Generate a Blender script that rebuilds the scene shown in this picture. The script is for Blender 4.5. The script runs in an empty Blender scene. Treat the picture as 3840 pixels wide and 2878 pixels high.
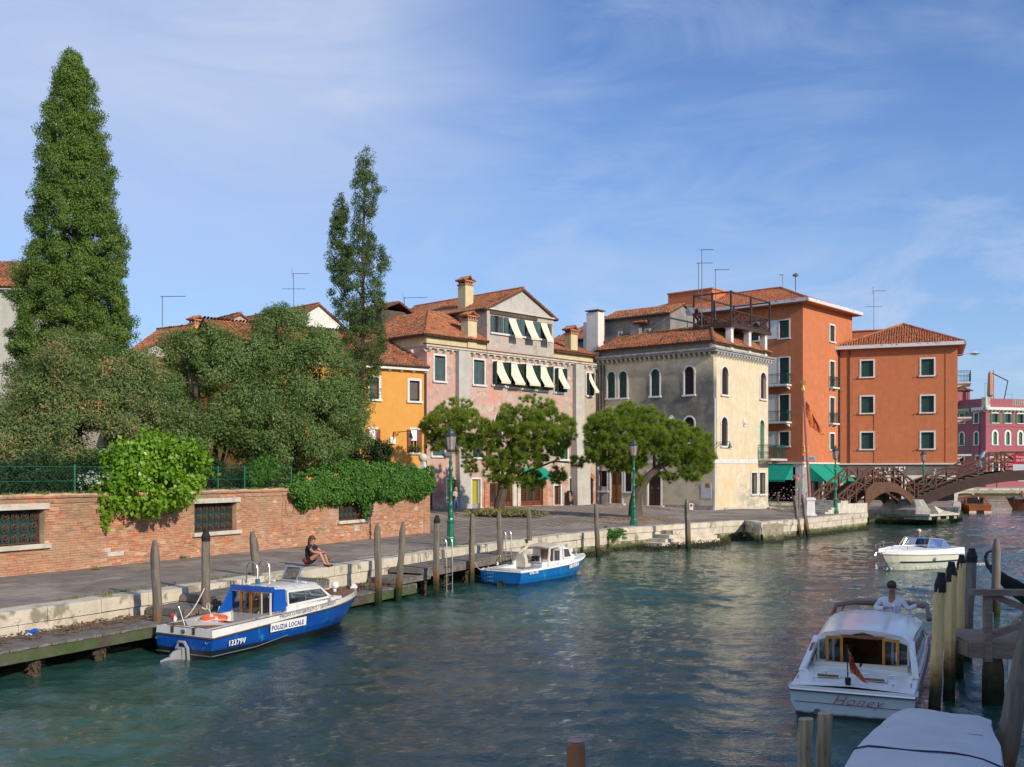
import bpy, math, random
import numpy as np
from mathutils import Vector, Matrix
random.seed(7); RNG = np.random.default_rng(11)
R = math.radians
S = bpy.context.scene
COL = S.collection
# ---------------------------------------------------------------- camera, sky, sun, exposure
F = 3840.0; HV = 1766.0; EYE = 4.0            # focal length and horizon in photo pixels, eye height over the water
cd = bpy.data.cameras.new('camera'); cam = bpy.data.objects.new('camera', cd); COL.objects.link(cam)
cam.location = (0, 0, EYE); cam.rotation_euler = (R(90), 0, 0)
cd.sensor_width = 36; cd.lens = 36; cd.shift_y = (HV-1439)/3840.0; cd.clip_end = 6000; cd.clip_start = .3
S.camera = cam
SUN_AZ, SUN_EL = R(-48), R(26)
sdir = Vector((math.cos(SUN_AZ)*math.cos(SUN_EL), math.sin(SUN_AZ)*math.cos(SUN_EL), math.sin(SUN_EL)))
sl = bpy.data.lights.new('sun', 'SUN'); so = bpy.data.objects.new('sun', sl); COL.objects.link(so)
sl.energy = 3.5; sl.angle = R(.53); sl.color = (1.0, .87, .70)
so.rotation_euler = (-sdir).to_track_quat('-Z', 'Y').to_euler(); so.location = (40, -40, 60)
W = bpy.data.worlds.new('World'); S.world = W; W.use_nodes = True
S.view_settings.view_transform = 'Standard'; S.view_settings.look = 'None'
S.view_settings.exposure = .30; S.view_settings.gamma = 1.0; S.view_settings.use_curve_mapping = False
try:
    S.cycles.use_denoising = True; S.cycles.max_bounces = 6; S.cycles.diffuse_bounces = 3
    S.cycles.glossy_bounces = 3; S.cycles.transmission_bounces = 4; S.cycles.transparent_max_bounces = 6
    S.cycles.sample_clamp_indirect = 6
except Exception: pass

# ---------------------------------------------------------------- node graph helper
class G:
    def __init__(s, tree): s.t = tree; s.n = tree.nodes; s.l = tree.links
    def node(s, typ, ins=None, **props):
        n = s.n.new(typ)
        for k, v in props.items(): setattr(n, k, v)
        for k, v in (ins or {}).items(): s.put(n.inputs[k], v)
        return n
    def put(s, sock, v):
        if v is None: return
        if hasattr(v, 'links'): s.l.new(v, sock)
        else:
            if isinstance(v, (tuple, list)) and len(v) == 3 and sock.type == 'RGBA': v = (*v, 1)
            sock.default_value = v
    def math(s, op, a, b=0.0, clamp=False):
        n = s.node('ShaderNodeMath', {0: a, 1: b}, operation=op); n.use_clamp = clamp; return n.outputs[0]
    def vmath(s, op, a, b):
        n = s.node('ShaderNodeVectorMath', {0: a, 1: b}, operation=op); return n.outputs[0]
    def mix(s, f, a, b, mode='MIX'):
        n = s.node('ShaderNodeMix', data_type='RGBA', blend_type=mode)
        s.put(n.inputs[0], f); s.put(n.inputs[6], a); s.put(n.inputs[7], b); return n.outputs[2]
    def noise(s, vec, scale, detail=3, rough=.55, dist=0, col=False):
        n = s.node('ShaderNodeTexNoise', {'Vector': vec, 'Scale': scale, 'Detail': detail, 'Roughness': rough, 'Distortion': dist})
        return n.outputs[1 if col else 0]
    def vor(s, vec, scale, out='Color', rand=1.0):
        n = s.node('ShaderNodeTexVoronoi', {'Vector': vec, 'Scale': scale, 'Randomness': rand}); return n.outputs[out]
    def ramp(s, f, stops, interp='LINEAR'):
        n = s.node('ShaderNodeValToRGB', {0: f}); cr = n.color_ramp; cr.interpolation = interp
        while len(cr.elements) < len(stops): cr.elements.new(.5)
        for e, (p, c) in zip(cr.elements, stops):
            e.position = p; e.color = (c, c, c, 1) if isinstance(c, (int, float)) else (*c, 1)
        return n.outputs[0]
    def rng(s, v, a, b, c=0.0, d=1.0):
        n = s.node('ShaderNodeMapRange', {0: v, 1: a, 2: b, 3: c, 4: d}); n.clamp = True; return n.outputs[0]
    def sep(s, v): return s.node('ShaderNodeSeparateXYZ', {0: v}).outputs
    def comb(s, x, y, z): return s.node('ShaderNodeCombineXYZ', {0: x, 1: y, 2: z}).outputs[0]
    def scale(s, v, t): return s.vmath('MULTIPLY', v, t)
    def pos(s): return s.node('ShaderNodeNewGeometry').outputs['Position']
    def obj(s): return s.node('ShaderNodeTexCoord').outputs['Object']
    def attr(s, n): return s.node('ShaderNodeAttribute', attribute_name=n).outputs['Fac']

def newmat(name):
    m = bpy.data.materials.new(name); m.use_nodes = True; g = G(m.node_tree)
    b = m.node_tree.nodes['Principled BSDF']; return m, g, b

def mat(name, c, c2=None, c3=None, s=4.0, rough=.8, bump=0.0, bs=30.0, metal=0.0, spec=.4, coat=0.0, stretch=(1, 1, 1), world=False, amt=1.0, s3=.7, t3=.55, trans=0.0, alpha=1.0):
    m, g, b = newmat(name)
    p = g.pos() if world else g.obj()
    if stretch != (1, 1, 1): p = g.scale(p, stretch)
    if c2 is not None:
        f = g.ramp(g.noise(p, s, 5, .6), [(.35, 0.0), (.65, float(amt))])
        col = g.mix(f, c, c2)
    else: col = g.mix(0.0, c, c)
    if c3 is not None:
        col = g.mix(g.ramp(g.noise(p, s3, 4, .6, .4), [(t3, 0.0), (t3+.08, 1.0)]), col, c3)
    g.put(b.inputs['Base Color'], col); b.inputs['Roughness'].default_value = rough
    b.inputs['Metallic'].default_value = metal; b.inputs['Specular IOR Level'].default_value = spec
    b.inputs['Coat Weight'].default_value = coat; b.inputs['Transmission Weight'].default_value = trans
    b.inputs['Alpha'].default_value = alpha
    if bump:
        bn = g.node('ShaderNodeBump', {'Strength': bump, 'Distance': .02, 'Height': g.noise(p, bs, 4, .6)})
        g.put(b.inputs['Normal'], bn.outputs[0])
    return m

# ---------------------------------------------------------------- world: sky with thin cirrus
g = G(W.node_tree); g.n.clear()
sky = g.node('ShaderNodeTexSky', sky_type='NISHITA', sun_disc=False)
sky.sun_elevation = SUN_EL; sky.sun_rotation = math.pi/2 - SUN_AZ
sky.air_density = 1.0; sky.dust_density = .6; sky.ozone_density = 2.2; sky.altitude = 10
d = g.node('ShaderNodeTexCoord').outputs['Generated']
x, y, z = g.sep(d)
zz = g.math('ADD', g.math('MAXIMUM', z, 0.0), .12)
pl = g.comb(g.math('DIVIDE', x, zz), g.math('DIVIDE', y, zz), 0.0)
big = g.noise(g.node('ShaderNodeMapping', {'Vector': d, 'Location': (.9, .3, 1.7), 'Rotation': (0, R(26), 0), 'Scale': (1.4, 1.4, 3.4)}).outputs[0], 1.5, 4, .55, .5)
fine = g.noise(g.node('ShaderNodeMapping', {'Vector': d, 'Rotation': (0, R(24), 0), 'Scale': (2.2, 2.2, 9)}).outputs[0], 1.5, 10, .62, .9)
cl = g.math('MULTIPLY', g.ramp(big, [(.44, 0.0), (.64, 1.0)]), g.ramp(fine, [(.36, .0), (.70, 1.0)]))
low = g.math('MULTIPLY', g.ramp(g.noise(g.scale(d, (5, 5, 14)), 1.0, 6, .62, .6), [(.48, 0.0), (.66, 1.0)]), g.math('MULTIPLY', g.rng(z, .02, .07), g.rng(z, .30, .14)))
# the broad veil that lies to the upper left of the view
a0 = g.math('ADD', g.math('MULTIPLY', x, -1.0), g.math('MULTIPLY', g.noise(pl, 1.1, 4, .6, .5), .34))
veil = g.math('MULTIPLY', g.math('MULTIPLY', g.rng(a0, .10, .32), g.rng(z, .05, .34)), g.ramp(fine, [(.25, .60), (.68, 1.0)]))
cl = g.math('MAXIMUM', g.math('MAXIMUM', g.math('MULTIPLY', cl, .50), g.math('MULTIPLY', low, .75)), g.math('MULTIPLY', veil, .92))
cl = g.math('MULTIPLY', cl, g.rng(z, 0.0, .06, .3, 1.0))
haze = g.rng(z, 0.0, .36, .60, 0.0)
tint = g.mix(1.0, sky.outputs[0], (.60, .77, 1.06), 'MULTIPLY')
base = g.mix(haze, tint, (2.5, 3.65, 5.35))
colr = g.mix(cl, base, (3.65, 4.25, 5.65))
bg = g.node('ShaderNodeBackground', {'Color': colr, 'Strength': .125})
wo = g.node('ShaderNodeOutputWorld', {'Surface': bg.outputs[0]})

# ---------------------------------------------------------------- photo pixels to places
def gp(u, v, z=0.0):
    """point at height z seen at photo pixel (u, v)"""
    Y = F*(EYE-z)/(v-HV); return Vector(((u-1920)/F*Y, Y, z))
def at(u, v, Y): return Vector(((u-1920)/F*Y, Y, EYE-(v-HV)/F*Y))
ZM = dict(A=(1400, 1050, .39207), B=(2050, 1050, .39207), C=(900, 1000, .36183), D=(900, 1600, .36183), E=(2200, 1500, .36183),
          F=(1500, 1500, .38427), H=(2800, 1000, .47037), I=(0, 900, .4342), J=(2850, 1550, .44756), K=(2850, 2150, .44756),
          L=(500, 2000, .40687), M=(1350, 1900, .40687), N=(0, 2150, .31646), O=(0, 1600, .4342), P=(3440, 1650, .18091))
def zm(k, x, y): o = ZM[k]; return o[0]+x*o[2], o[1]+y*o[2]

# ---------------------------------------------------------------- mesh builder
class MB:
    def __init__(s): s.v = []; s.f = []; s.m = []
    def add(s, vs, fs, mi=0):
        k = len(s.v); s.v.extend([tuple(p) for p in vs]); s.f.extend([tuple(i+k for i in f) for f in fs]); s.m.extend([mi]*len(fs)); return s
    def quad(s, a, b, c, d, mi=0): return s.add((a, b, c, d), [(0, 1, 2, 3)], mi)
    def box(s, x0, x1, y0, y1, z0, z1, mi=0):
        return s.add([(x0,y0,z0),(x1,y0,z0),(x1,y1,z0),(x0,y1,z0),(x0,y0,z1),(x1,y0,z1),(x1,y1,z1),(x0,y1,z1)],
              [(0,3,2,1),(4,5,6,7),(0,1,5,4),(1,2,6,5),(2,3,7,6),(3,0,4,7)], mi)
    def beam(s, a, b, w, h, mi=0, up=(0, 0, 1)):
        """box bar from a to b, w wide, h deep"""
        a = Vector(a); b = Vector(b); d = (b-a).normalized(); u = Vector(up)
        if abs(d.dot(u)) > .98: u = Vector((0, 1, 0))
        sx = d.cross(u).normalized()*w/2; sz = sx.cross(d).normalized()*h/2
        vs = [a-sx-sz, a+sx-sz, a+sx+sz, a-sx+sz, b-sx-sz, b+sx-sz, b+sx+sz, b-sx+sz]
        return s.add(vs, [(0,3,2,1),(4,5,6,7),(0,1,5,4),(1,2,6,5),(2,3,7,6),(3,0,4,7)], mi)
    def tube(s, pts, r, n=6, mi=0, cap=True):
        pts = [Vector(p) for p in pts]; rs = r if isinstance(r, (list, tuple)) else [r]*len(pts)
        k = len(s.v); prev = None
        for i, p in enumerate(pts):
            d = (pts[min(i+1, len(pts)-1)]-pts[max(i-1, 0)]).normalized()
            if prev is None:
                u = Vector((0, 0, 1)) if abs(d.z) < .9 else Vector((1, 0, 0)); a = d.cross(u).normalized()
            else: a = (prev-d*prev.dot(d)).normalized()
            prev = a; b = d.cross(a)
            for j in range(n):
                t = 2*math.pi*j/n; s.v.append(tuple(p+(a*math.cos(t)+b*math.sin(t))*rs[i]))
        for i in range(len(pts)-1):
            for j in range(n):
                q = (j+1) % n; s.f.append((k+i*n+j, k+i*n+q, k+(i+1)*n+q, k+(i+1)*n+j)); s.m.append(mi)
        if cap:
            s.f.append(tuple(k+j for j in range(n))[::-1]); s.f.append(tuple(k+(len(pts)-1)*n+j for j in range(n))); s.m += [mi, mi]
        return s
    def lathe(s, prof, n=12, c=(0, 0, 0), mi=0, cap=True):
        k = len(s.v)
        for r, z in prof:
            for j in range(n):
                t = 2*math.pi*j/n; s.v.append((c[0]+r*math.cos(t), c[1]+r*math.sin(t), c[2]+z))
        for i in range(len(prof)-1):
            for j in range(n):
                q = (j+1) % n; s.f.append((k+i*n+j, k+i*n+q, k+(i+1)*n+q, k+(i+1)*n+j)); s.m.append(mi)
        if cap:
            s.f.append(tuple(k+j for j in range(n))[::-1]); s.f.append(tuple(k+(len(prof)-1)*n+j for j in range(n))); s.m += [mi, mi]
        return s
    def prism(s, poly, z0, z1, mi=0):
        n = len(poly); vs = [(p[0], p[1], z0) for p in poly]+[(p[0], p[1], z1) for p in poly]
        fs = [tuple(range(n))[::-1], tuple(range(n, 2*n))]+[(i, (i+1) % n, n+(i+1) % n, n+i) for i in range(n)]
        return s.add(vs, fs, mi)
    def loft(s, rings, mi=0, closed=True, cap=True):
        k = len(s.v); n = len(rings[0])
        for r in rings: s.v.extend([tuple(p) for p in r])
        for i in range(len(rings)-1):
            for j in range(n if closed else n-1):
                q = (j+1) % n; s.f.append((k+i*n+j, k+i*n+q, k+(i+1)*n+q, k+(i+1)*n+j)); s.m.append(mi)
        if cap and closed:
            s.f.append(tuple(k+j for j in range(n))[::-1]); s.f.append(tuple(k+(len(rings)-1)*n+j for j in range(n))); s.m += [mi, mi]
        return s
    def ball(s, c, r, n=10, mi=0, sz=1.0):
        m = n//2+1; prof = [(max(r*math.sin(math.pi*i/m), 1e-4), -r*sz*math.cos(math.pi*i/m)) for i in range(m+1)]
        return s.lathe(prof, n, c, mi)
    def xf(s, M, k0=0):
        for i in range(k0, len(s.v)): s.v[i] = tuple(M @ Vector(s.v[i]))
        return s
    def mesh(s, name, mats, smooth=False):
        me = bpy.data.meshes.new(name); me.from_pydata(s.v, [], s.f)
        for m in (mats if isinstance(mats, (list, tuple)) else [mats]): me.materials.append(m)
        if any(s.m): me.polygons.foreach_set('material_index', s.m)
        if smooth:
            me.polygons.foreach_set('use_smooth', [True]*len(me.polygons))
            if smooth != 2: me.set_sharp_from_angle(angle=R(40))
        me.update(); return me
    def build(s, name, mats, parent=None, smooth=False, loc=None, rz=None, bevel=0, **kw):
        return put(name, s.mesh(name, mats, smooth), parent, loc, rz, bevel, **kw)

def put(name, me, parent=None, loc=None, rz=None, bevel=0, **kw):
    o = bpy.data.objects.new(name, me); COL.objects.link(o)
    if parent is not None: o.parent = parent
    if loc is not None: o.location = loc
    if rz is not None: o.rotation_euler = (0, 0, rz)
    if bevel:
        b = o.modifiers.new('bevel', 'BEVEL'); b.width = bevel; b.segments = 2; b.limit_method = 'ANGLE'
    for k, v in kw.items(): o[k] = v
    return o
def empty(name, loc, rz=0.0, label=None, cat=None, group=None, kind=None):
    o = bpy.data.objects.new(name, None); COL.objects.link(o); o.location = loc; o.rotation_euler = (0, 0, rz); o.empty_display_size = .2
    return tag(o, label, cat, group, kind)
def tag(o, label=None, cat=None, group=None, kind=None):
    if label: o['label'] = label
    if cat: o['category'] = cat
    if group: o['group'] = group
    if kind: o['kind'] = kind
    return o
def kids(o): return [c for c in KIDS.get(o.name, [])]
KIDS = {}
def copy_tree(o, loc=None, rz=None, label=None, parent=None, scale=None):
    tree = {}
    for q in COL.objects:
        if q.parent: tree.setdefault(q.parent, []).append(q)
    def rec(a, par):
        c = a.copy(); COL.objects.link(c)
        if par is not None: c.parent = par
        for ch in tree.get(a, []): rec(ch, c)
        return c
    r = rec(o, parent)
    if loc is not None: r.location = loc
    if rz is not None: r.rotation_euler[2] = rz
    if scale is not None: r.scale = (scale,)*3 if isinstance(scale, (int, float)) else scale
    if label: r['label'] = label
    return r
def text(name, body, size, mt, parent, M, align='LEFT', ext=.003, shear=0.0, wide=1.0, bold=0.0):
    """flat lettering as a mesh; M places the local XY text plane"""
    cu = bpy.data.curves.new(name, 'FONT'); cu.body = body; cu.size = size; cu.extrude = ext; cu.shear = shear; cu.offset = bold
    cu.align_x = align; cu.space_character = 1.1; cu.resolution_u = 2
    t = bpy.data.objects.new('lettering_tmp', cu); COL.objects.link(t); bpy.context.view_layer.update()
    me = bpy.data.meshes.new_from_object(t.evaluated_get(bpy.context.evaluated_depsgraph_get())); bpy.data.objects.remove(t)
    me.materials.clear(); me.materials.append(mt); o = put(name, me, parent)
    o.matrix_local = M @ Matrix.Diagonal((wide, 1, 1, 1)); return o
def frame3(o, ex, ey):
    ex = Vector(ex).normalized(); ey = Vector(ey); ey = (ey-ex*ey.dot(ex)).normalized(); ez = ex.cross(ey)
    return Matrix(((ex.x, ey.x, ez.x, o[0]), (ex.y, ey.y, ez.y, o[1]), (ex.z, ey.z, ez.z, o[2]), (0, 0, 0, 1)))
def npmesh(name, V, Fq, mt, tone=None, smooth=False):
    """V (n,3), Fq (m,k) faces of equal size"""
    me = bpy.data.meshes.new(name); n, m, k = len(V), len(Fq), Fq.shape[1]
    me.vertices.add(n); me.vertices.foreach_set('co', np.ascontiguousarray(V, dtype=np.float32).ravel())
    me.loops.add(m*k); me.loops.foreach_set('vertex_index', np.ascontiguousarray(Fq, dtype=np.int32).ravel())
    me.polygons.add(m); me.polygons.foreach_set('loop_start', np.arange(0, m*k, k, dtype=np.int32))
    me.update(calc_edges=True)
    for q in (mt if isinstance(mt, (list, tuple)) else [mt]): me.materials.append(q)
    if tone is not None:
        a = me.attributes.new('tone', 'FLOAT', 'FACE'); a.data.foreach_set('value', tone.astype(np.float32))
    if smooth: me.polygons.foreach_set('use_smooth', [True]*m)
    return me
# ---------------------------------------------------------------- materials
M = {}
M['stone'] = mat('white_stone', (.62, .57, .47), (.46, .42, .34), (.30, .28, .23), s=3, rough=.85, bump=.4, bs=18, world=True, s3=.9, t3=.60)
M['stone2'] = mat('quay_stone', (.63, .565, .44), (.48, .43, .33), (.26, .235, .17), s=2.2, rough=.9, bump=.6, bs=14, world=True, s3=1.6, t3=.555)
M['frame_stone'] = mat('frame_stone', (.72, .71, .68), (.58, .57, .54), s=3, rough=.75, bump=.15, world=True)
M['grime_stone'] = mat('grimy_cornice_stone', (.40, .38, .34), (.22, .21, .20), s=3, rough=.9, bump=.3, world=True)
def m_brick():
    m, g, b = newmat('old_brick'); p = g.pos()
    v = g.vor(g.scale(p, (4.2, 4.2, 14)), 1.0)
    r = g.sep(v)[0]
    c = g.ramp(r, [(0, (.50, .15, .06)), (.25, (.42, .11, .045)), (.45, (.58, .22, .095)), (.6, (.26, .115, .065)), (.8, (.56, .31, .17)), (1, (.17, .09, .06))])
    big = g.noise(p, .55, 5, .62, .3)
    c = g.mix(g.ramp(big, [(.46, 0.0), (.64, .6)]), c, (.40, .26, .15))
    c = g.mix(g.ramp(g.noise(g.vmath('ADD', p, (5, 9, 2)), .8, 4, .6), [(.58, 0.0), (.72, .6)]), c, (.50, .36, .30))
    z = g.sep(p)[2]
    st = g.math('MULTIPLY', g.rng(z, 1.9, 3.3), g.ramp(g.noise(g.scale(p, (1, 1, .35)), .9, 4, .6), [(.46, 0.0), (.62, .75)]))
    c = g.mix(st, c, (.17, .13, .075))
    c = g.mix(.12, c, (.50, .42, .34)); c = g.mix(g.ramp(g.noise(p, 26, 3), [(.5, 0.0), (.8, .3)]), c, (.60, .40, .25))
    c = g.mix(g.math('MULTIPLY', g.rng(g.math('ADD', z, g.math('MULTIPLY', big, 1.1)), 2.15, 1.75), .25), c, (.56, .30, .20))
    c = g.mix(g.ramp(g.noise(g.vmath('ADD', p, (2, 3, 8)), 1.7, 6, .7), [(.60, 0.0), (.70, .6)]), c, (.22, .15, .08))
    g.put(b.inputs['Base Color'], c); b.inputs['Roughness'].default_value = .92; b.inputs['Specular IOR Level'].default_value = .2
    g.put(b.inputs['Normal'], g.node('ShaderNodeBump', {'Strength': .6, 'Distance': .02, 'Height': g.noise(p, 40, 4)}).outputs[0])
    return m
M['brick'] = m_brick()
M['mortar'] = mat('lime_mortar', (.62, .45, .29), (.46, .32, .20), (.36, .28, .20), s=2, rough=.95, bump=.8, bs=25, world=True, s3=.8, t3=.55)
def m_tile(name, hue=(1, 1, 1), dark=.5):
    m, g, b = newmat(name); p = g.pos()
    r = g.sep(g.vor(p, 3.6))[0]
    c = g.ramp(r, [(0, (.46, .13, .05)), (.35, (.60, .19, .08)), (.6, (.38, .115, .05)), (.8, (.62, .27, .13)), (1, (.24, .09, .05))])
    c = g.mix(g.ramp(g.noise(p, .9, 5, .65), [(.48, 0.0), (.66, dark)]), c, (.10, .075, .05))
    c = g.mix(g.ramp(g.noise(p, 3.0, 4, .65), [(.58, 0.0), (.7, .5)]), c, (.30, .22, .12))
    c = g.mix(1.0, c, hue, 'MULTIPLY')
    g.put(b.inputs['Base Color'], c); b.inputs['Roughness'].default_value = .9; b.inputs['Specular IOR Level'].default_value = .2
    return m
M['tile'] = m_tile('clay_tile', (.78, .90, 1.0)); M['tile_old'] = m_tile('old_clay_tile', (.68, .78, .88), .95); M['tile_new'] = m_tile('newer_clay_tile', (.84, .88, .95), .3)
def m_plaster(name, base, layers, bump=.25, streak=None, fn=None):
    """plaster with worn patches: layers = (colour, noise scale, threshold, softness, amount)"""
    m, g, b = newmat(name); p = g.obj()
    c = g.mix(g.ramp(g.noise(p, 1.7, 5, .65), [(.3, 0.0), (.7, 1.0)]), base, tuple(q*.82 for q in base))
    for i, (col, sc, th, so_, am) in enumerate(layers):
        f = g.ramp(g.noise(g.vmath('ADD', p, (i*7.3, i*3.1, i*5.7)), sc, 6, .62, .5), [(th, 0.0), (th+so_, am)])
        c = g.mix(f, c, col)
    if streak:
        f = g.ramp(g.noise(g.scale(p, (2.6, 2.6, .16)), 1.0, 5, .65), [(.50, 0.0), (.72, streak[1])])
        c = g.mix(f, c, streak[0])
    if fn: c = fn(g, p, c)
    c = g.mix(.10, c, g.noise(p, 60, 2, col=True), 'OVERLAY')
    g.put(b.inputs['Base Color'], c); b.inputs['Roughness'].default_value = .93; b.inputs['Specular IOR Level'].default_value = .15
    h = g.math('ADD', g.noise(p, 22, 5, .7), g.math('MULTIPLY', g.noise(p, 2.5, 3), 1.5))
    g.put(b.inputs['Normal'], g.node('ShaderNodeBump', {'Strength': bump, 'Distance': .03, 'Height': h}).outputs[0])
    return m
def f_pink(g, p, c):
    x, y, z = g.sep(p)
    n = g.noise(p, .5, 5, .65, .6)
    # right part and the top storey were patched with grey render
    f = g.ramp(g.math('ADD', g.math('MULTIPLY', g.rng(x, 5.5, 10.5), .17), n), [(.60, 0.0), (.66, .85)])
    c = g.mix(f, c, (.40, .36, .30))
    f = g.math('MULTIPLY', g.rng(z, 12.4, 12.8), g.ramp(g.noise(p, .8, 5, .6), [(.35, .6), (.6, 1.0)]))
    c = g.mix(f, c, (.44, .41, .36))
    f = g.math('MULTIPLY', g.ramp(g.noise(g.vmath('ADD', p, (3, 8, 6)), 1.5, 6, .7, .4), [(.56, 0.0), (.60, .8)]), g.rng(z, 4, 6))
    c = g.mix(f, c, (.30, .27, .22))
    f = g.ramp(g.noise(g.vmath('ADD', p, (13, 2, 1)), 1.1, 6, .7, .4), [(.60, 0.0), (.63, .8)])
    c = g.mix(f, c, (.58, .50, .40))
    # bare brick and worn plaster near the pavement
    f = g.math('MULTIPLY', g.rng(z, 4.6, 2.6), g.ramp(g.noise(p, 1.1, 5, .65), [(.42, 0.0), (.54, .9)]))
    c = g.mix(f, c, (.42, .20, .13))
    f = g.math('MULTIPLY', g.rng(z, 5.2, 3.4), g.ramp(g.noise(g.vmath('ADD', p, (9, 4, 1)), 1.0, 5, .65), [(.5, 0.0), (.6, .85)]))
    return g.mix(f, c, (.50, .43, .36))
M['pink'] = m_plaster('worn_pink_plaster', (.57, .365, .30), [((.66, .27, .20), .9, .56, .05, .75), ((.50, .44, .37), .7, .57, .04, .85), ((.62, .52, .45), 1.8, .60, .04, .6)], .35, ((.36, .27, .22), .55), f_pink)
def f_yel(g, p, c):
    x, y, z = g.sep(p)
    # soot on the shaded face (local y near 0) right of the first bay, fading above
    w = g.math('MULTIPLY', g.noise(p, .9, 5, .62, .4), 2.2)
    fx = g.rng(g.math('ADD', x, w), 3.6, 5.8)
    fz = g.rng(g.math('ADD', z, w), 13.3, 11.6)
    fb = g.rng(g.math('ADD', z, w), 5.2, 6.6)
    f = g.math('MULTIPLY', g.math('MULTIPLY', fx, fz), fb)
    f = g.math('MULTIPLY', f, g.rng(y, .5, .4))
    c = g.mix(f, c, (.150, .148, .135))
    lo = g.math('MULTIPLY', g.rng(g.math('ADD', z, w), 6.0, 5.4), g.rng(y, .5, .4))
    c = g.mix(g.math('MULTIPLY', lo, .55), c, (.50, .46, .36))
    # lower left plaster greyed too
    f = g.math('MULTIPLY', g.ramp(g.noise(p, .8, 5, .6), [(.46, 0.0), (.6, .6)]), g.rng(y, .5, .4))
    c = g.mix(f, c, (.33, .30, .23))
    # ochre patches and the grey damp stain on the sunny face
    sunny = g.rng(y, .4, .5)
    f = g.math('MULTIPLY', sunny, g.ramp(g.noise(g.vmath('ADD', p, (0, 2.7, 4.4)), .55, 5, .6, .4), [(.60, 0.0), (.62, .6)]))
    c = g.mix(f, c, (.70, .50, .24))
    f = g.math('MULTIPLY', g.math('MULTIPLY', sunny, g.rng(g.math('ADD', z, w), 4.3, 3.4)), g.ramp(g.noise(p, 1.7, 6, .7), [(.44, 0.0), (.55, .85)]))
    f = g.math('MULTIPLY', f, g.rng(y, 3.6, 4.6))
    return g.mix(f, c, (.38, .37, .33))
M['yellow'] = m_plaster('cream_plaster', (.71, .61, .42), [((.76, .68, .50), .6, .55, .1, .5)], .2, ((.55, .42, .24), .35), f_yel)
M['orange'] = m_plaster('orange_plaster', (.58, .200, .092), [((.53, .178, .080), .6, .5, .2, .5), ((.62, .27, .15), .35, .56, .1, .35), ((.40, .13, .06), 1.3, .62, .1, .4)], .15, ((.44, .135, .06), .45))
M['ochre'] = m_plaster('ochre_plaster', (.70, .345, .085), [((.63, .295, .07), .5, .5, .2, .6)], .15, ((.62, .30, .07), .45))
M['cream2'] = m_plaster('parapet_plaster', (.66, .56, .33), [((.50, .42, .26), .9, .55, .1, .5)], .2, ((.40, .33, .2), .6))
M['grey'] = m_plaster('grey_render', (.30, .28, .25), [((.20, .19, .17), .7, .5, .1, .7), ((.48, .44, .36), .9, .62, .05, .7)], .35, ((.16, .15, .14), .6))
M['lgrey'] = m_plaster('pale_grey_render', (.52, .50, .45), [((.40, .38, .33), .8, .5, .1, .6)], .3, ((.36, .33, .29), .5))
M['white_pl'] = m_plaster('white_plaster', (.78, .75, .68), [((.66, .62, .54), .6, .55, .1, .5)], .15, ((.55, .52, .46), .3))
M['rosepl'] = m_plaster('raspberry_plaster', (.36, .125, .145), [((.31, .105, .125), .3, .5, .1, .6)], .15, ((.36, .08, .09), .4))
M['palepink'] = m_plaster('pale_pink_plaster', (.50, .40, .38), [((.40, .32, .31), .6, .5, .1, .5)], .2)
M['shutter'] = mat('green_shutter_paint', (.020, .070, .058), (.014, .050, .042), s=2, rough=.55, bump=.1, world=True)
M['shutter_bl'] = mat('blue_green_shutter_paint', (.060, .115, .115), (.045, .09, .09), s=2, rough=.6, world=True)
M['shutter_gr'] = mat('deep_green_louvre', (.02, .16, .07), rough=.6)
M['redshut'] = mat('red_brown_shutter', (.26, .055, .03), (.20, .04, .025), s=3, rough=.6, world=True)
M['roller'] = mat('brown_roller_shutter', (.13, .10, .09), (.10, .08, .07), s=3, rough=.6)
M['pane'] = mat('window_glass', (.02, .025, .03), rough=.06, spec=.8)
M['dark'] = mat('dark_interior', (.012, .011, .010), rough=.9)
M['dark_br'] = mat('brown_dormer_board', (.10, .075, .06), rough=.8)
M['grille'] = mat('iron_grille', (.035, .022, .026), (.06, .03, .025), s=6, rough=.7)
M['iron'] = mat('black_iron', (.02, .022, .022), rough=.5)
M['rust'] = mat('rusty_wrought_iron', (.16, .062, .035), (.10, .045, .03), s=8, rough=.8, bump=.3)
M['green_iron'] = mat('green_painted_iron', (.006, .155, .085), (.004, .115, .065), (.30, .28, .2), s=5, rough=.38, world=True, s3=9, t3=.70, spec=.5)
M['railgreen'] = mat('dark_green_rail', (.015, .075, .06), rough=.5)
M['awning'] = mat('cream_awning_canvas', (.80, .72, .55), (.66, .59, .44), s=3, rough=.85)
M['awning_g'] = mat('green_awning_canvas', (.0, .30, .20), (.0, .24, .16), s=2, rough=.8)
M['gutter'] = mat('dark_gutter', (.055, .045, .04), rough=.5)
M['whitemetal'] = mat('white_gutter', (.66, .68, .68), (.55, .57, .57), s=1, rough=.5)
M['paving'] = mat('trachyte_slab', (.245, .205, .172), (.165, .140, .122), (.29, .245, .205), s=1.1, rough=.86, bump=.4, bs=30, world=True, s3=.35, t3=.50)
M['joint'] = mat('paving_joint_dirt', (.085, .075, .06), (.16, .14, .12), s=3, rough=.95, world=True)
M['wood_grey'] = None
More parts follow.
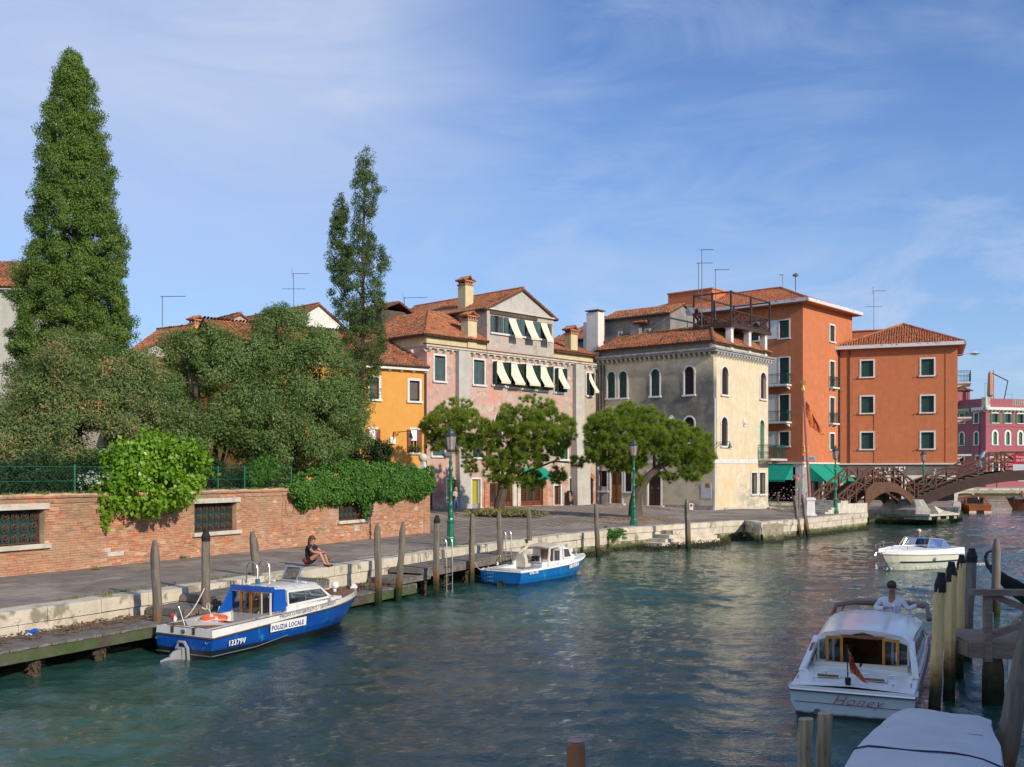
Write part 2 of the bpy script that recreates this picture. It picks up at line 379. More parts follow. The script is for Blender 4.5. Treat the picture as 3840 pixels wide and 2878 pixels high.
def m_wood(name, a, b_, c_, sx=(9, 9, .8), wet=True, algae=True):
    m, g, b = newmat(name); p = g.obj()
    n = g.noise(g.scale(p, sx), 1.6, 6, .65)
    c = g.mix(g.ramp(n, [(.34, 0.0), (.62, 1.0)]), a, b_)
    c = g.mix(g.ramp(g.noise(p, 1.4, 4), [(.5, 0.0), (.7, .6)]), c, c_)
    c = g.mix(g.ramp(g.noise(g.scale(p, (30, 30, 1.4)), 1.0, 4, .7), [(.60, 0.0), (.68, .75)]), c, tuple(q*.25 for q in a))
    if wet:
        z = g.sep(g.pos())[2]; w = g.math('MULTIPLY', g.noise(p, 5, 4), .5)
        zz = g.math('SUBTRACT', z, w)
        c = g.mix(g.rng(zz, .75, .35, 0.0, .8), c, (.20, .085, .03))
        c = g.mix(g.rng(zz, .42, .12, 0.0, .95), c, (.028, .038, .014))
        c = g.mix(g.rng(zz, .05, -.15, 0.0, 1.0), c, (.012, .022, .010))
    g.put(b.inputs['Base Color'], c); b.inputs['Roughness'].default_value = .88; b.inputs['Specular IOR Level'].default_value = .25
    g.put(b.inputs['Normal'], g.node('ShaderNodeBump', {'Strength': .9, 'Distance': .03, 'Height': g.noise(g.scale(p, (14, 14, 1.0)), 1.4, 6, .7)}).outputs[0])
    return m
M['pile'] = m_wood('weathered_mooring_pile', (.23, .195, .155), (.13, .115, .095), (.31, .27, .21))
M['pile_y'] = m_wood('yellow_peeled_pile', (.80, .57, .25), (.66, .46, .20), (.84, .64, .33))
M['pile_dark'] = m_wood('dark_grey_pile', (.24, .21, .18), (.16, .14, .12), (.31, .26, .21))
M['log'] = m_wood('sawn_log', (.55, .43, .26), (.30, .23, .15), (.68, .55, .34), wet=False)
M['bark'] = m_wood('bark', (.13, .095, .07), (.07, .055, .042), (.17, .13, .10), (12, 12, 2), wet=False)
M['cap'] = mat('black_tar_cap', (.012, .011, .014), (.02, .018, .02), s=5, rough=.75, bump=.3)
M['planks'] = m_wood('grey_deck_plank', (.22, .20, .175), (.13, .115, .10), (.27, .245, .21), (3, 3, 3), wet=False)
M['bridgewood'] = mat('brown_bridge_timber', (.135, .062, .033), (.090, .042, .025), s=5, rough=.7, bump=.4, bs=20, stretch=(1, 1, .4))
M['bridgedark'] = mat('dark_bridge_beam', (.070, .034, .024), (.045, .024, .018), s=3, rough=.6, bump=.2)
M['steel'] = mat('stainless_steel', (.62, .60, .56), rough=.36, metal=1.0)
M['chrome'] = mat('polished_chrome', (.6, .6, .62), rough=.3, metal=1.0)
def m_boat(name, a, b_, wear=None, low=None, zb=.12):
    m, g, b = newmat(name); p = g.obj()
    c = g.mix(g.ramp(g.noise(p, 1.1, 4), [(.35, 0.0), (.7, 1.0)]), a, b_)
    if wear:
        f = g.math('MULTIPLY', g.ramp(g.noise(g.scale(p, (2.5, 2.5, 1)), 2.2, 7, .75), [(.54, 0.0), (.66, .85)]), g.ramp(g.noise(p, .75, 3), [(.38, 0.0), (.54, 1.0)]))
        c = g.mix(f, c, wear)
    if low:
        z = g.sep(p)[2]; zn = g.math('SUBTRACT', z, g.math('MULTIPLY', g.noise(g.scale(p, (1, 1, 2)), 2.3, 6, .7), .10))
        c = g.mix(g.rng(zn, zb+.02, zb-.02), c, low)
    g.put(b.inputs['Base Color'], c); b.inputs['Roughness'].default_value = .28; b.inputs['Coat Weight'].default_value = .25
    return m
M['blue'] = m_boat('blue_hull_paint', (.006, .075, .36), (.004, .060, .30), (.02, .30, .52), (.014, .018, .018), .14)
M['blue2'] = m_boat('faded_blue_hull_paint', (.006, .16, .44), (.005, .12, .38), (.05, .33, .55), (.01, .04, .16), .06)
M['gel'] = m_boat('white_gelcoat', (.74, .73, .68), (.60, .59, .54), (.42, .39, .33))
M['gel2'] = m_boat('bright_white_gelcoat', (.80, .80, .77), (.74, .74, .71))
M['gelc'] = m_boat('cream_gelcoat', (.72, .72, .58), (.66, .66, .52))
M['gelg'] = m_boat('pale_grey_gelcoat', (.50, .58, .60), (.46, .54, .56), None, (.012, .013, .018), .03)
M['bluepaint'] = mat('blue_cabin_paint', (.008, .085, .40), rough=.3, coat=.3)
M['navy'] = mat('navy_stripe', (.012, .02, .05), rough=.3)
M['rubber'] = mat('dark_rubbing_strake', (.05, .04, .035), (.12, .09, .06), s=6, rough=.5)
M['teak'] = mat('teak_deck', (.22, .115, .055), (.16, .085, .04), s=8, rough=.6, stretch=(6, 1, 1))
M['varnish'] = mat('varnished_mahogany', (.34, .12, .03), (.22, .07, .02), s=4, rough=.2, coat=.6, stretch=(1, 5, 1))
M['varn_y'] = mat('golden_varnished_oak', (.60, .27, .03), (.48, .20, .025), s=5, rough=.2, coat=.5)
def m_glass(name, c=(.55, .6, .62), a=.35, rough=.03):
    m, g, b = newmat(name)
    tr = g.node('ShaderNodeBsdfTransparent', {'Color': (*c, 1)}); gl = g.node('ShaderNodeBsdfGlossy', {'Roughness': rough})
    fr = g.node('ShaderNodeFresnel', {'IOR': 1.5}).outputs[0]
    f = g.math('ADD', g.math('MULTIPLY', fr, .6), a*.2)
    mx = g.node('ShaderNodeMixShader', {0: f, 1: tr.outputs[0], 2: gl.outputs[0]})
    o = m.node_tree.nodes['Material Output']; g.put(o.inputs[0], mx.outputs[0]); return m
M['glass'] = m_glass('clear_glass'); M['tint'] = m_glass('smoked_glass', (.30, .27, .27), .12)
M['lampglass'] = mat('lantern_glass', (.40, .33, .32), (.30, .25, .25), s=3, rough=.12, spec=.8)
M['canvas'] = mat('grey_boat_cover', (.54, .56, .59), (.46, .49, .53), s=1.5, rough=.8, bump=1.0, bs=2.6)
M['beigecloth'] = mat('beige_canvas', (.62, .57, .46), (.50, .46, .37), s=3, rough=.85, bump=.4, bs=9)
M['taupe'] = mat('taupe_canvas', (.22, .19, .165), (.17, .15, .13), s=4, rough=.85, bump=.4, bs=9)
M['orange_ring'] = mat('orange_lifebuoy', (.80, .12, .03), rough=.5)
M['white'] = mat('white_paint', (.78, .77, .73), rough=.5); M['black'] = mat('black_paint', (.012, .012, .012), rough=.45)
M['red'] = mat('red_paint', (.45, .02, .03), rough=.5); M['redflag'] = mat('red_gold_flag', (.42, .035, .03), (.62, .33, .04), s=7, rough=.8, amt=1.0)
M['gold'] = mat('gilded_metal', (.75, .48, .12), rough=.3, metal=.9); M['magenta'] = mat('magenta_cushion', (.55, .02, .12), rough=.7)
M['flagg'] = mat('flag_green', (.02, .22, .08), rough=.8); M['flagw'] = mat('flag_white', (.7, .68, .62), rough=.8); M['flagr'] = mat('flag_red', (.5, .04, .03), rough=.8)
M['skin'] = mat('skin', (.50, .255, .165), (.44, .21, .135), s=6, rough=.6); M['skin_t'] = mat('tanned_skin', (.36, .16, .095), rough=.6)
M['grey_out'] = mat('grey_outboard', (.27, .28, .29), rough=.35); M['blkplastic'] = mat('black_plastic', (.02, .02, .022), rough=.4)
M['yellowsign'] = mat('yellow_sign', (.75, .45, .02), rough=.5); M['lime'] = mat('lime_panel', (.36, .36, .01), rough=.5)
M['flower'] = mat('flowers', (.60, .10, .30), (.70, .45, .55), s=9, rough=.8, world=True)
M['algae'] = mat('algae_fringe', (.035, .080, .012), (.055, .045, .018), (.11, .075, .035), s=7, rough=.95, world=True, s3=5, t3=.5)
M['mussel'] = mat('mussel_crust', (.045, .028, .022), (.11, .085, .05), (.05, .085, .02), s=14, rough=.9, bump=1, bs=60, world=True, s3=2.5, t3=.56)
def m_leaf(name, cols, tr=.32, rough=.55, spec=.25, KL=1.38):
    m, g, b = newmat(name); t = g.attr('tone'); cols = [tuple(min(.6, q*KL) for q in c_) for c_ in cols]
    c = g.ramp(t, [(i/(len(cols)-1), q) for i, q in enumerate(cols)])
    c = g.mix(g.ramp(g.noise(g.pos(), .8, 3), [(.35, 0.0), (.7, .5)]), c, tuple(q*.75 for q in cols[len(cols)//2]))
    g.put(b.inputs['Base Color'], c); b.inputs['Roughness'].default_value = rough; b.inputs['Specular IOR Level'].default_value = spec
    tn = g.node('ShaderNodeBsdfTranslucent', {'Color': g.mix(1.0, c, (1.3, 1.5, .6), 'MULTIPLY')})
    mx = g.node('ShaderNodeMixShader', {0: tr, 1: b.outputs[0], 2: tn.outputs[0]})
    g.put(m.node_tree.nodes['Material Output'].inputs[0], mx.outputs[0]); return m
M['lf_cyp'] = m_leaf('cypress_leaf', [(.028, .055, .010), (.052, .092, .016), (.080, .130, .024), (.13, .16, .040)], KL=1.9)
M['lf_cyp2'] = m_leaf('cypress_leaf_blue', [(.024, .045, .015), (.044, .076, .022), (.066, .104, .030), (.10, .10, .05)], KL=1.7)
M['lf_oak'] = m_leaf('holm_oak_leaf', [(.028, .055, .014), (.050, .092, .022), (.086, .132, .038), (.12, .165, .058), (.17, .18, .09)], KL=1.85)
M['lf_oak2'] = m_leaf('holm_oak_leaf_brownish', [(.028, .053, .015), (.052, .090, .025), (.092, .130, .042), (.15, .165, .07), (.28, .16, .08)], KL=1.8)
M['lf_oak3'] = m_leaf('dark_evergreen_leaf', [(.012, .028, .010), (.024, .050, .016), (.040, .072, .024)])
M['lf_lime'] = m_leaf('glossy_lime_leaf', [(.075, .17, .010), (.13, .27, .015), (.20, .36, .022), (.26, .40, .05)], .3, .35, .45, KL=1.05)
M['lf_ivy'] = m_leaf('ivy_leaf', [(.022, .072, .010), (.042, .120, .016), (.066, .165, .024), (.10, .20, .035)], .22)
M['lf_pine'] = m_leaf('pine_needle', [(.042, .072, .008), (.078, .118, .012), (.125, .172, .022), (.17, .21, .04), (.20, .14, .05)], .40, KL=1.95)
M['lf_weed'] = m_leaf('weed_leaf', [(.05, .10, .02), (.12, .16, .04), (.20, .18, .08), (.30, .24, .12)])
M['lf_twig'] = m_leaf('bare_twig', [(.18, .13, .09), (.30, .24, .18)], 0)
M['litter'] = mat('driftwood_litter', (.11, .055, .03), (.22, .13, .07), (.45, .42, .38), s=12, rough=.95, bump=1, bs=40, world=True, s3=10, t3=.66)

M['fascia_g'] = mat('slimy_green_beam', (.10, .10, .065), (.045, .085, .02), (.075, .06, .045), s=3, rough=.9, bump=.8, bs=30, world=True, s3=1.2, t3=.55)
M['brownpaint'] = mat('red_brown_bollard', (.36, .135, .05), (.28, .10, .04), s=3, rough=.4, bump=.15)
M['bollardtop'] = mat('dusty_pink_top', (.42, .28, .27), (.34, .21, .2), s=20, rough=.8)
M['banner_red'] = mat('crimson_banner', (.42, .006, .03), rough=.6)
M['pinkpole'] = mat('dusty_pink_pole', (.38, .14, .14), (.32, .11, .11), s=3, rough=.5)
M['dockwood'] = mat('brown_jetty_timber', (.30, .215, .16), (.19, .14, .11), s=4, rough=.85, bump=.5, bs=20, stretch=(1, 5, 5))
def m_flag():
    m, g, b = newmat('red_and_gold_flag_cloth'); p = g.obj()
    f = g.ramp(g.vor(p, 5.5, 'Distance'), [(.22, 1.0), (.34, 0.0)]); w = g.ramp(g.noise(p, 9, 4, .7, 2), [(.5, 0.0), (.56, 1.0)])
    g.put(b.inputs['Base Color'], g.mix(g.math('MULTIPLY', g.math('MAXIMUM', f, w), .8), (.40, .03, .025), (.62, .33, .05))); b.inputs['Roughness'].default_value = .85; return m
M['flagpat'] = m_flag(); M['flower_w'] = m_leaf('white_blossom', [(.7, .68, .5), (.8, .78, .66)])
M['beacon'] = mat('blue_beacon', (.01, .13, .22), rough=.15, coat=.5); M['gs'] = mat('grey_lettering', (.33, .33, .32), rough=.5); M['navyb'] = mat('blue_lettering', (.012, .06, .26), rough=.5)
M['foam'] = mat('white_foam', (.80, .82, .82), rough=.7); M['redscript'] = mat('red_script', (.42, .008, .02), rough=.5); M['gondola'] = mat('black_gondola_lacquer', (.010, .011, .014), rough=.18, coat=.6)
M['mahog'] = m_boat('mahogany_planking', (.30, .085, .022), (.22, .06, .015)); M['workor'] = mat('orange_brown_hull', (.36, .11, .05), (.26, .08, .04), s=4, rough=.5); M['greenboat'] = mat('green_boat_paint', (.02, .30, .10), rough=.5)
M['hair_b'] = mat('brown_hair', (.10, .045, .02), (.06, .028, .014), s=30, rough=.6, stretch=(1, 1, .2)); M['hair_f'] = mat('fair_hair', (.42, .27, .13), rough=.6); M['hair_w'] = mat('white_hair', (.62, .61, .60), rough=.7)
M['jeans'] = mat('blue_jeans', (.035, .09, .20), (.025, .06, .15), s=8, rough=.8); M['tee_b'] = mat('black_tee', (.018, .016, .022), rough=.85); M['grey_top'] = mat('grey_jumper', (.42, .39, .42), rough=.85)
M['polo'] = mat('blue_polo', (.02, .17, .42), rough=.8); M['shirt_w'] = mat('white_linen_shirt', (.66, .68, .72), (.56, .58, .63), s=6, rough=.8); M['shirt_b'] = mat('light_blue_shirt', (.35, .48, .68), rough=.8); M['shirt_g'] = mat('striped_grey_top', (.42, .44, .46), (.30, .31, .33), s=20, rough=.8)
M['plaid'] = mat('red_plaid', (.42, .01, .035), (.16, .008, .02), s=16, rough=.85); M['shades'] = mat('dark_sunglasses', (.01, .01, .012), rough=.1)
M['bagbrown'] = mat('brown_leather', (.14, .08, .045), rough=.6)
# ---------------------------------------------------------------- ground, water, quays
QP = [(-16.0, 9.6), (-10.4, 20.8), (-8.55, 24.48), (-4.78, 32.2), (-1.66, 39.07), (.92, 43.8), (3.0, 47.4), (4.38, 49.1)]
QP2 = [(4.9, 51.0), (7.86, 54.1), (13.6, 59.9)]
QP3 = [(13.95, 57.3), (16.7, 60.5), (24.5, 70.5)]
QALL = QP+QP2+QP3
PAVE = QALL+[(24.6, 73.5), (22.6, 76.2), (20.4, 78.0), (21.4, 83), (14.7, 74.7), (6.9, 81.2), (-5.7, 68.5), (-6.6, 66), (-3.6, 48), (-4.13, 47.6), (-7.85, 39.3), (-9.7, 36.2), (-14.0, 27.8), (-23.0, 10)]
CTRL = [(*p, 1.1) for p in QALL]+[(-5.7, 68.5, 1.42), (0.5, 74.8, 1.40), (6.7, 81, 1.36), (14.7, 74.7, 1.12), (10.8, 78, 1.28), (20.5, 81.4, 1.0), (-3.6, 48, 1.1), (-9.6, 36.2, 1.1), (-14, 27.8, 1.1), (18, 72, 1.08), (2, 58, 1.22), (-2, 66, 1.36), (-20, 60, 1.3), (-7.8, 39.3, 1.1), (-4, 44, 1.1), (-5.9, 41, 1.1)]
CT = np.array(CTRL)
def hzn(x, y):
    d = (np.asarray(x)[..., None]-CT[:, 0])**2+(np.asarray(y)[..., None]-CT[:, 1])**2+.05
    w = 1/d**1.6; return (w*CT[:, 2]).sum(-1)/w.sum(-1)
def hz(x, y): return float(hzn(np.array([x]), np.array([y]))[0])
def inpoly(x, y, poly):
    r = False; j = len(poly)-1
    for i in range(len(poly)):
        a, b = poly[i], poly[j]
        if (a[1] > y) != (b[1] > y) and x < (b[0]-a[0])*(y-a[1])/(b[1]-a[1])+a[0]: r = not r
        j = i
    return r
def segd(x, y, line):
    best = 9e9
    for a, b in zip(line[:-1], line[1:]):
        dx, dy = b[0]-a[0], b[1]-a[1]; t = max(0, min(1, ((x-a[0])*dx+(y-a[1])*dy)/(dx*dx+dy*dy)))
        best = min(best, math.hypot(x-a[0]-t*dx, y-a[1]-t*dy))
    return best
# canal bed: the sheet that reaches the horizon
MB().quad((-3000, -600, -2.5), (3000, -600, -2.5), (3000, 5000, -2.5), (-3000, 5000, -2.5)).build('canal_bed', mat('canal_mud', (.05, .06, .045)), kind='structure')
# left bank ground
LB = QALL+[(24.6, 73.5), (22.6, 76.2), (20.4, 78.0), (21.4, 84), (9, 96), (9, 160), (-160, 160), (-160, 9.6)]
m = MB(); st = 1.0
for base, stp, (X0, X1, Y0, Y1) in (('near', .5, (-16, 25, 9.6, 84)),):
    nx, ny = int((X1-X0)/stp), int((Y1-Y0)/stp)
    xs = X0+stp*np.arange(nx+1); ys = Y0+stp*np.arange(ny+1); GX, GY = np.meshgrid(xs, ys); GZ = hzn(GX, GY)-.03
    idx = {}
    for j in range(ny):
        for i in range(nx):
            cx, cy = X0+(i+.5)*stp, Y0+(j+.5)*stp
            if inpoly(cx, cy, LB) and segd(cx, cy, QALL) > .3:
                q = []
                for a, b in ((i, j), (i+1, j), (i+1, j+1), (i, j+1)):
                    if (a, b) not in idx: idx[(a, b)] = len(m.v); m.v.append((xs[a], ys[b], float(GZ[b, a])))
                    q.append(idx[(a, b)])
                m.f.append(tuple(q)); m.m.append(0)
pavement = m.build('pavement', M['joint'], kind='structure')
MB().prism([(-400, 9.6), (-16.2, 9.6), (-15.9, 26), (-16, 84), (9, 96), (9, 300), (-400, 300)], -2.4, 1.02).build('garden_ground', mat('garden_soil', (.07, .055, .035), (.05, .06, .025), s=1, rough=.95), kind='structure')
# paving slabs
ang = R(63.4); ca, sa = math.cos(ang), math.sin(ang); slabs = []
L1, W1 = .86, .43
for i in range(-20, 110):
    for j in range(-60, 70):
        lx = i*L1+(.5*L1 if j % 2 else 0); ly = j*W1
        x = ca*lx-sa*ly-4; y = sa*lx+ca*ly+28
        if y > 83 or y < 12 or x < -22 or x > 25: continue
        if not inpoly(x, y, PAVE) or segd(x, y, QALL) < .82: continue
        slabs.append((x, y))
slabs.sort(key=lambda p: p[0]**2+p[1]**2 if abs(p[0]) < p[1]*.5 else 9e9)
sx_, sy_ = L1/2-.008, W1/2-.008
def slab_mb(mb, x, y, z, tilt=0):
    vs = []
    for (dx, dy, dz) in ((-sx_, -sy_, -.05), (sx_, -sy_, -.05), (sx_, sy_, -.05), (-sx_, sy_, -.05), (-sx_+.008, -sy_+.008, 0), (sx_-.008, -sy_+.008, 0), (sx_-.008, sy_-.008, 0), (-sx_+.008, sy_-.008, 0)):
        vs.append((x+ca*dx-sa*dy, y+sa*dx+ca*dy, z+dz+tilt*dx))
    mb.add(vs, [(4, 5, 6, 7), (0, 1, 5, 4), (1, 2, 6, 5), (2, 3, 7, 6), (3, 0, 4, 7)])
sm = MB(); slab_mb(sm, 0, 0, 0); sme = sm.mesh('paving_slab', M['paving'])
for x, y in slabs[:300]:
    o = put('paving_slab', sme, pavement, (x, y, hz(x, y)+random.uniform(-.004, .005))); o.rotation_euler = (random.uniform(-.006, .006), random.uniform(-.006, .006), 0)
m = MB()
for x, y in slabs[300:]: slab_mb(m, x, y, hz(x, y)+random.uniform(-.004, .005), random.uniform(-.012, .012))
m.build('paving_slab', M['paving'], pavement, kind='stuff')

# quay: core wall, coping stones and a lower course, each stone a piece of its own
uc = MB()
def chamf(mb, c=.02):
    for sgn in (0,):
        a, b = .5, .5-c
        rings = []
        for z, r in ((-.5, b), (-.5+c, a), (.5-c*1.5, a), (.5, b)):
            rings.append([(-r, -r, z), (r, -r, z), (r, r, z), (-r, r, z)])
        mb.loft(rings)
chamf(uc); unit_stone = uc.mesh('stone_block', M['stone2'])
def m_core():
    m, g, b = newmat('quay_core_masonry'); p = g.pos(); z = g.sep(p)[2]
    n = g.noise(p, 1.5, 6, .65); zz = g.math('SUBTRACT', z, g.math('MULTIPLY', g.math('SUBTRACT', n, .5), .7))
    c = g.mix(g.ramp(g.noise(p, 3, 5), [(.35, 0.0), (.65, 1.0)]), (.42, .36, .26), (.26, .23, .17))
    c = g.mix(g.rng(zz, .42, .30), c, g.mix(g.ramp(g.noise(p, 2.2, 5, .7), [(.4, 0.0), (.6, 1.0)]), (.11, .13, .035), (.045, .085, .015)))
    c = g.mix(g.rng(zz, .20, .10), c, (.035, .022, .018))
    g.put(b.inputs['Base Color'], c); b.inputs['Roughness'].default_value = .9
    g.put(b.inputs['Normal'], g.node('ShaderNodeBump', {'Strength': 1, 'Distance': .05, 'Height': g.noise(p, 9, 6, .7)}).outputs[0]); return m
M['core'] = m_core()
def offset(line, d):
    out = []
    for i, p in enumerate(line):
        a = line[max(i-1, 0)]; b = line[min(i+1, len(line)-1)]
        dx, dy = b[0]-a[0], b[1]-a[1]; L = math.hypot(dx, dy); out.append((p[0]-dy/L*d, p[1]+dx/L*d))
    return out
def walk(line, s):
    for a, b in zip(line[:-1], line[1:]):
        L = math.hypot(b[0]-a[0], b[1]-a[1])
        if s <= L: return a[0]+(b[0]-a[0])*s/L, a[1]+(b[1]-a[1])*s/L
        s -= L
    return line[-1]
def llen(line): return sum(math.hypot(b[0]-a[0], b[1]-a[1]) for a, b in zip(line[:-1], line[1:]))
def course(line, parent, z0, z1, depth, lmin, lmax, set_in, name, start=0.0):
    """stones laid along a line whose left side is land"""
    T = llen(line); s = 0.0; first = True
    while s < T-.05:
        L = random.uniform(lmin, lmax)
        if first: L *= .6; first = False
        if T-s-L < lmin*.5: L = T-s
        a = walk(line, s); b = walk(line, s+L); dx, dy = b[0]-a[0], b[1]-a[1]; l = math.hypot(dx, dy); th = math.atan2(dy, dx)
        ins = set_in+random.uniform(-.012, .012); cx = (a[0]+b[0])/2-dy/l*(depth/2+ins); cy = (a[1]+b[1])/2+dx/l*(depth/2+ins)
        o = put(name, unit_stone, parent, (cx, cy, (z0+z1)/2+random.uniform(-.006, .006)), th); o.scale = (l-.012, depth, z1-z0-.012)
        s += L
def core(line, parent, top, inset, back=1.2, name='core_wall', bottom=-2.4):
    a = offset(line, inset); b = offset(line, inset+back); m = MB(); n = len(a)
    nz = 14
    for i in range(n-1):
        L = math.hypot(a[i+1][0]-a[i][0], a[i+1][1]-a[i][1]); k = max(1, int(L/.5))
        for j in range(k):
            t0, t1 = j/k, (j+1)/k
            p = (a[i][0]+(a[i+1][0]-a[i][0])*t0, a[i][1]+(a[i+1][1]-a[i][1])*t0); q = (a[i][0]+(a[i+1][0]-a[i][0])*t1, a[i][1]+(a[i+1][1]-a[i][1])*t1)
            m.quad((*p, bottom), (*q, bottom), (*q, top), (*p, top))
        m.quad((*a[i], top), (*a[i+1], top), (*b[i+1], top), (*b[i], top))
    for e in (0, -1): m.quad((*a[e], bottom), (*b[e], bottom), (*b[e], top), (*a[e], top))
    m.build(name, M['core'], parent)
def crust(line, parent, out=.06, z0=-.12, z1=.26, dens=46, name='mussel_crust'):
    """lumpy band of mussels and weed at the tide line"""
    m = MB(); T = llen(line); n = int(T*dens)
    for _ in range(n):
        s = random.uniform(0, T); x, y = walk(line, s); x2, y2 = walk(line, min(s+.05, T)); dx, dy = x2-x, y2-y; l = math.hypot(dx, dy) or 1
        zz = random.triangular(z0, z1, .04); r = random.uniform(.025, .07); o_ = random.uniform(-.01, out)
        cx, cy = x+dy/l*o_, y-dx/l*o_
        t = random.uniform(0, 6.3); vs = [(cx+r*math.cos(t+k*2.09)*dx/l+r*.5*dy/l*(k == 0), cy+r*math.cos(t+k*2.09)*dy/l, zz+r*math.sin(t+k*2.09)) for k in range(3)]
        vs.append((cx+dy/l*r, cy-dx/l*r, zz)); k = random.choice((0, 0, 1)) if zz < .18 else 1
        m.add(vs, [(0, 1, 3), (1, 2, 3), (2, 0, 3)], k)
    m.build(name, [M['mussel'], M['algae']], parent, kind='stuff')
quay = empty('quay', (0, 0, 0), kind='structure')
back1 = [QP[-1], (4.55, 49.4), (4.9, 51.0)]
ret = [(13.6, 59.9), (13.95, 57.3)]
endl = [(24.5, 70.5), (24.7, 73.5), (22.6, 76.2), (20.4, 78.0), (21.4, 84)]
for ln in (QP, QP2, QP3, back1, ret, endl):
    core(ln, quay, 1.0, .10, .35 if ln is QP3 else 1.2); course(ln, quay, .80, 1.11, .62, 1.1, 2.0, 0, 'coping_stone'); course(ln, quay, .42, .80, .40, .55, 1.15, .045, 'wall_stone')
    if ln is not QP: crust(ln, quay, .10)
crust(QP, quay, .12)
# second quay under the orange houses, the shop quay and the far quay
Q2 = [(8, 104), (20.0, 93.2), (27.0, 90.8), (26.75, 76.9), (28.6, 76.7), (32.7, 77.4), (36.2, 82.6), (40.6, 92.6), (42.0, 96), (46, 112)]
quay2 = empty('opposite_quay', (0, 0, 0), kind='structure')
core(Q2, quay2, 1.0, .08); course(Q2, quay2, .86, 1.11, .6, .9, 1.7, 0, 'coping_stone'); course(Q2[3:], quay2, .45, .86, .4, .5, 1.1, .03, 'wall_stone'); crust(Q2[3:], quay2, .10, z1=.3, dens=40)
MB().prism(offset(Q2, .35)+[(60, 160), (8, 160)], -2.4, 1.06).build('quay_pavement', M['paving'], quay2)
farq = empty('far_quay', (0, 0, 0), kind='structure')
FQ = [(44, 168), (75, 168), (140, 172)]
MB().prism(FQ+[(140, 300), (44, 300)], -2.4, 1.05).build('far_pavement', M['core'], farq)
course(FQ, farq, .75, 1.1, .8, 2.2, 3.5, -.05, 'coping_stone')

# water
def water_h(x, y):
    h = np.zeros_like(x); r = np.random.default_rng(5)
    for i in range(46):
        lam = .45*(1.085**i); th = r.normal(1.25, .85); a = .0120*lam**.30*(.6+.8*r.random())*(1.0 if lam < 2.5 else .65); k = 2*np.pi/lam
        ph = r.random()*6.28
        w = k*(x*np.cos(th)+y*np.sin(th))+ph+1.1*np.sin(.55*x*np.sin(th)-.5*y*np.cos(th)+ph)
        h += a*(np.sin(w)+.25*np.sin(2*w+1))*.5
    env = .62+.38*np.sin(.19*x+.11*y+1)*np.sin(.13*x-.21*y)+.12*np.sin(.7*x+.5*y)
    return h*np.clip(env, .3, 1.2)
def m_water():
    m, g, b = newmat('canal_water'); p = g.pos()
    q = g.node('ShaderNodeMapping', {'Vector': p, 'Rotation': (0, 0, R(20)), 'Scale': (1, 1.5, 1)}).outputs[0]
    gust = g.ramp(g.noise(p, .11, 4, .6), [(.32, .25), (.66, 1.0)])
    h = g.math('ADD', g.math('MULTIPLY', g.noise(q, 4.0, 3, .6, .5), 1.0), g.math('MULTIPLY', g.noise(q, 12.0, 4, .65, .4), .5))
    h = g.math('ADD', h, g.math('MULTIPLY', g.noise(q, 1.1, 2, .5, .3), 1.6))
    bn = g.node('ShaderNodeBump', {'Strength': g.math('MULTIPLY', gust, .95), 'Distance': .036, 'Height': h})
    g.put(b.inputs['Normal'], bn.outputs[0])
    c = g.mix(g.ramp(g.noise(p, .25, 4), [(.35, 0.0), (.65, 1.0)]), (.015, .060, .049), (.023, .078, .063))
    g.put(b.inputs['Base Color'], c); b.inputs['Roughness'].default_value = .008; b.inputs['IOR'].default_value = 1.333; b.inputs['Specular IOR Level'].default_value = .55
    return m
M['water'] = m_water()
def wgrid(x0, x1, y0, y1, st, dz=0, amp=1.0):
    xs = np.arange(x0, x1+st*.5, st); ys = np.arange(y0, y1+st*.5, st); X, Y = np.meshgrid(xs, ys); Z = water_h(X, Y)*amp+dz
    V = np.stack([X, Y, Z], -1).reshape(-1, 3); nx = len(xs); i = np.arange(len(ys)-1)[:, None]*nx+np.arange(nx-1)[None, :]; i = i.ravel()
    return V, np.stack([i, i+1, i+1+nx, i+nx], 1)
Vs, Fs, k = [], [], 0
for a in ((-18, 26, 5, 50, .12, 0, 1), (-20, 46, 50, 110, .4, -.004, 1), (26, 46, 5, 50, .4, -.004, 1), (46, 240, 5, 170, 2.0, -.01, .3), (-20, 46, -30, 5, 1.0, -.02, .5), (18, 46, 110, 170, 1.5, -.01, .3)):
    v, f = wgrid(*a); Vs.append(v); Fs.append(f+k); k += len(v)
put('water', npmesh('water', np.concatenate(Vs), np.concatenate(Fs), M['water'], smooth=True), kind='structure')
# ---------------------------------------------------------------- building kit
class Fac:
    """a facade line: local x runs along it, local -y faces the viewer"""
    def __init__(s, o, e=None, d=None, zk='A'):
        s.o = Vector((o[0], o[1])); s.d = (Vector((e[0]-o[0], e[1]-o[1])) if e else Vector(d)).normalized(); s.rz = math.atan2(s.d.y, s.d.x)
    def x(s, u, y=0.0):
        k = (u-1920)/F; n = Vector((-s.d.y, s.d.x)); o = s.o+n*y
        return (k*o.y-o.x)/(s.d.x-k*s.d.y)
    def z(s, u, v, y=0.0):
        n = Vector((-s.d.y, s.d.x)); Y = (s.o+n*y+s.d*s.x(u, y)).y; return EYE-(v-HV)/F*Y
    def rect(s, zk, x0, y0, x1, y1, y=0.0):
        u0, v0 = zm(zk, x0, y0); u1, v1 = zm(zk, x1, y1); um, vm = (u0+u1)/2, (v0+v1)/2
        zc = s.z(um, vm, y); h = abs(s.z(um, v1, y)-s.z(um, v0, y)); return [s.x(u0, y), s.x(u1, y), zc-h/2, zc+h/2]
    def pt(s, zk, x, y_, y=0.0): u, v = zm(zk, x, y_); return s.x(u, y), s.z(u, v, y)
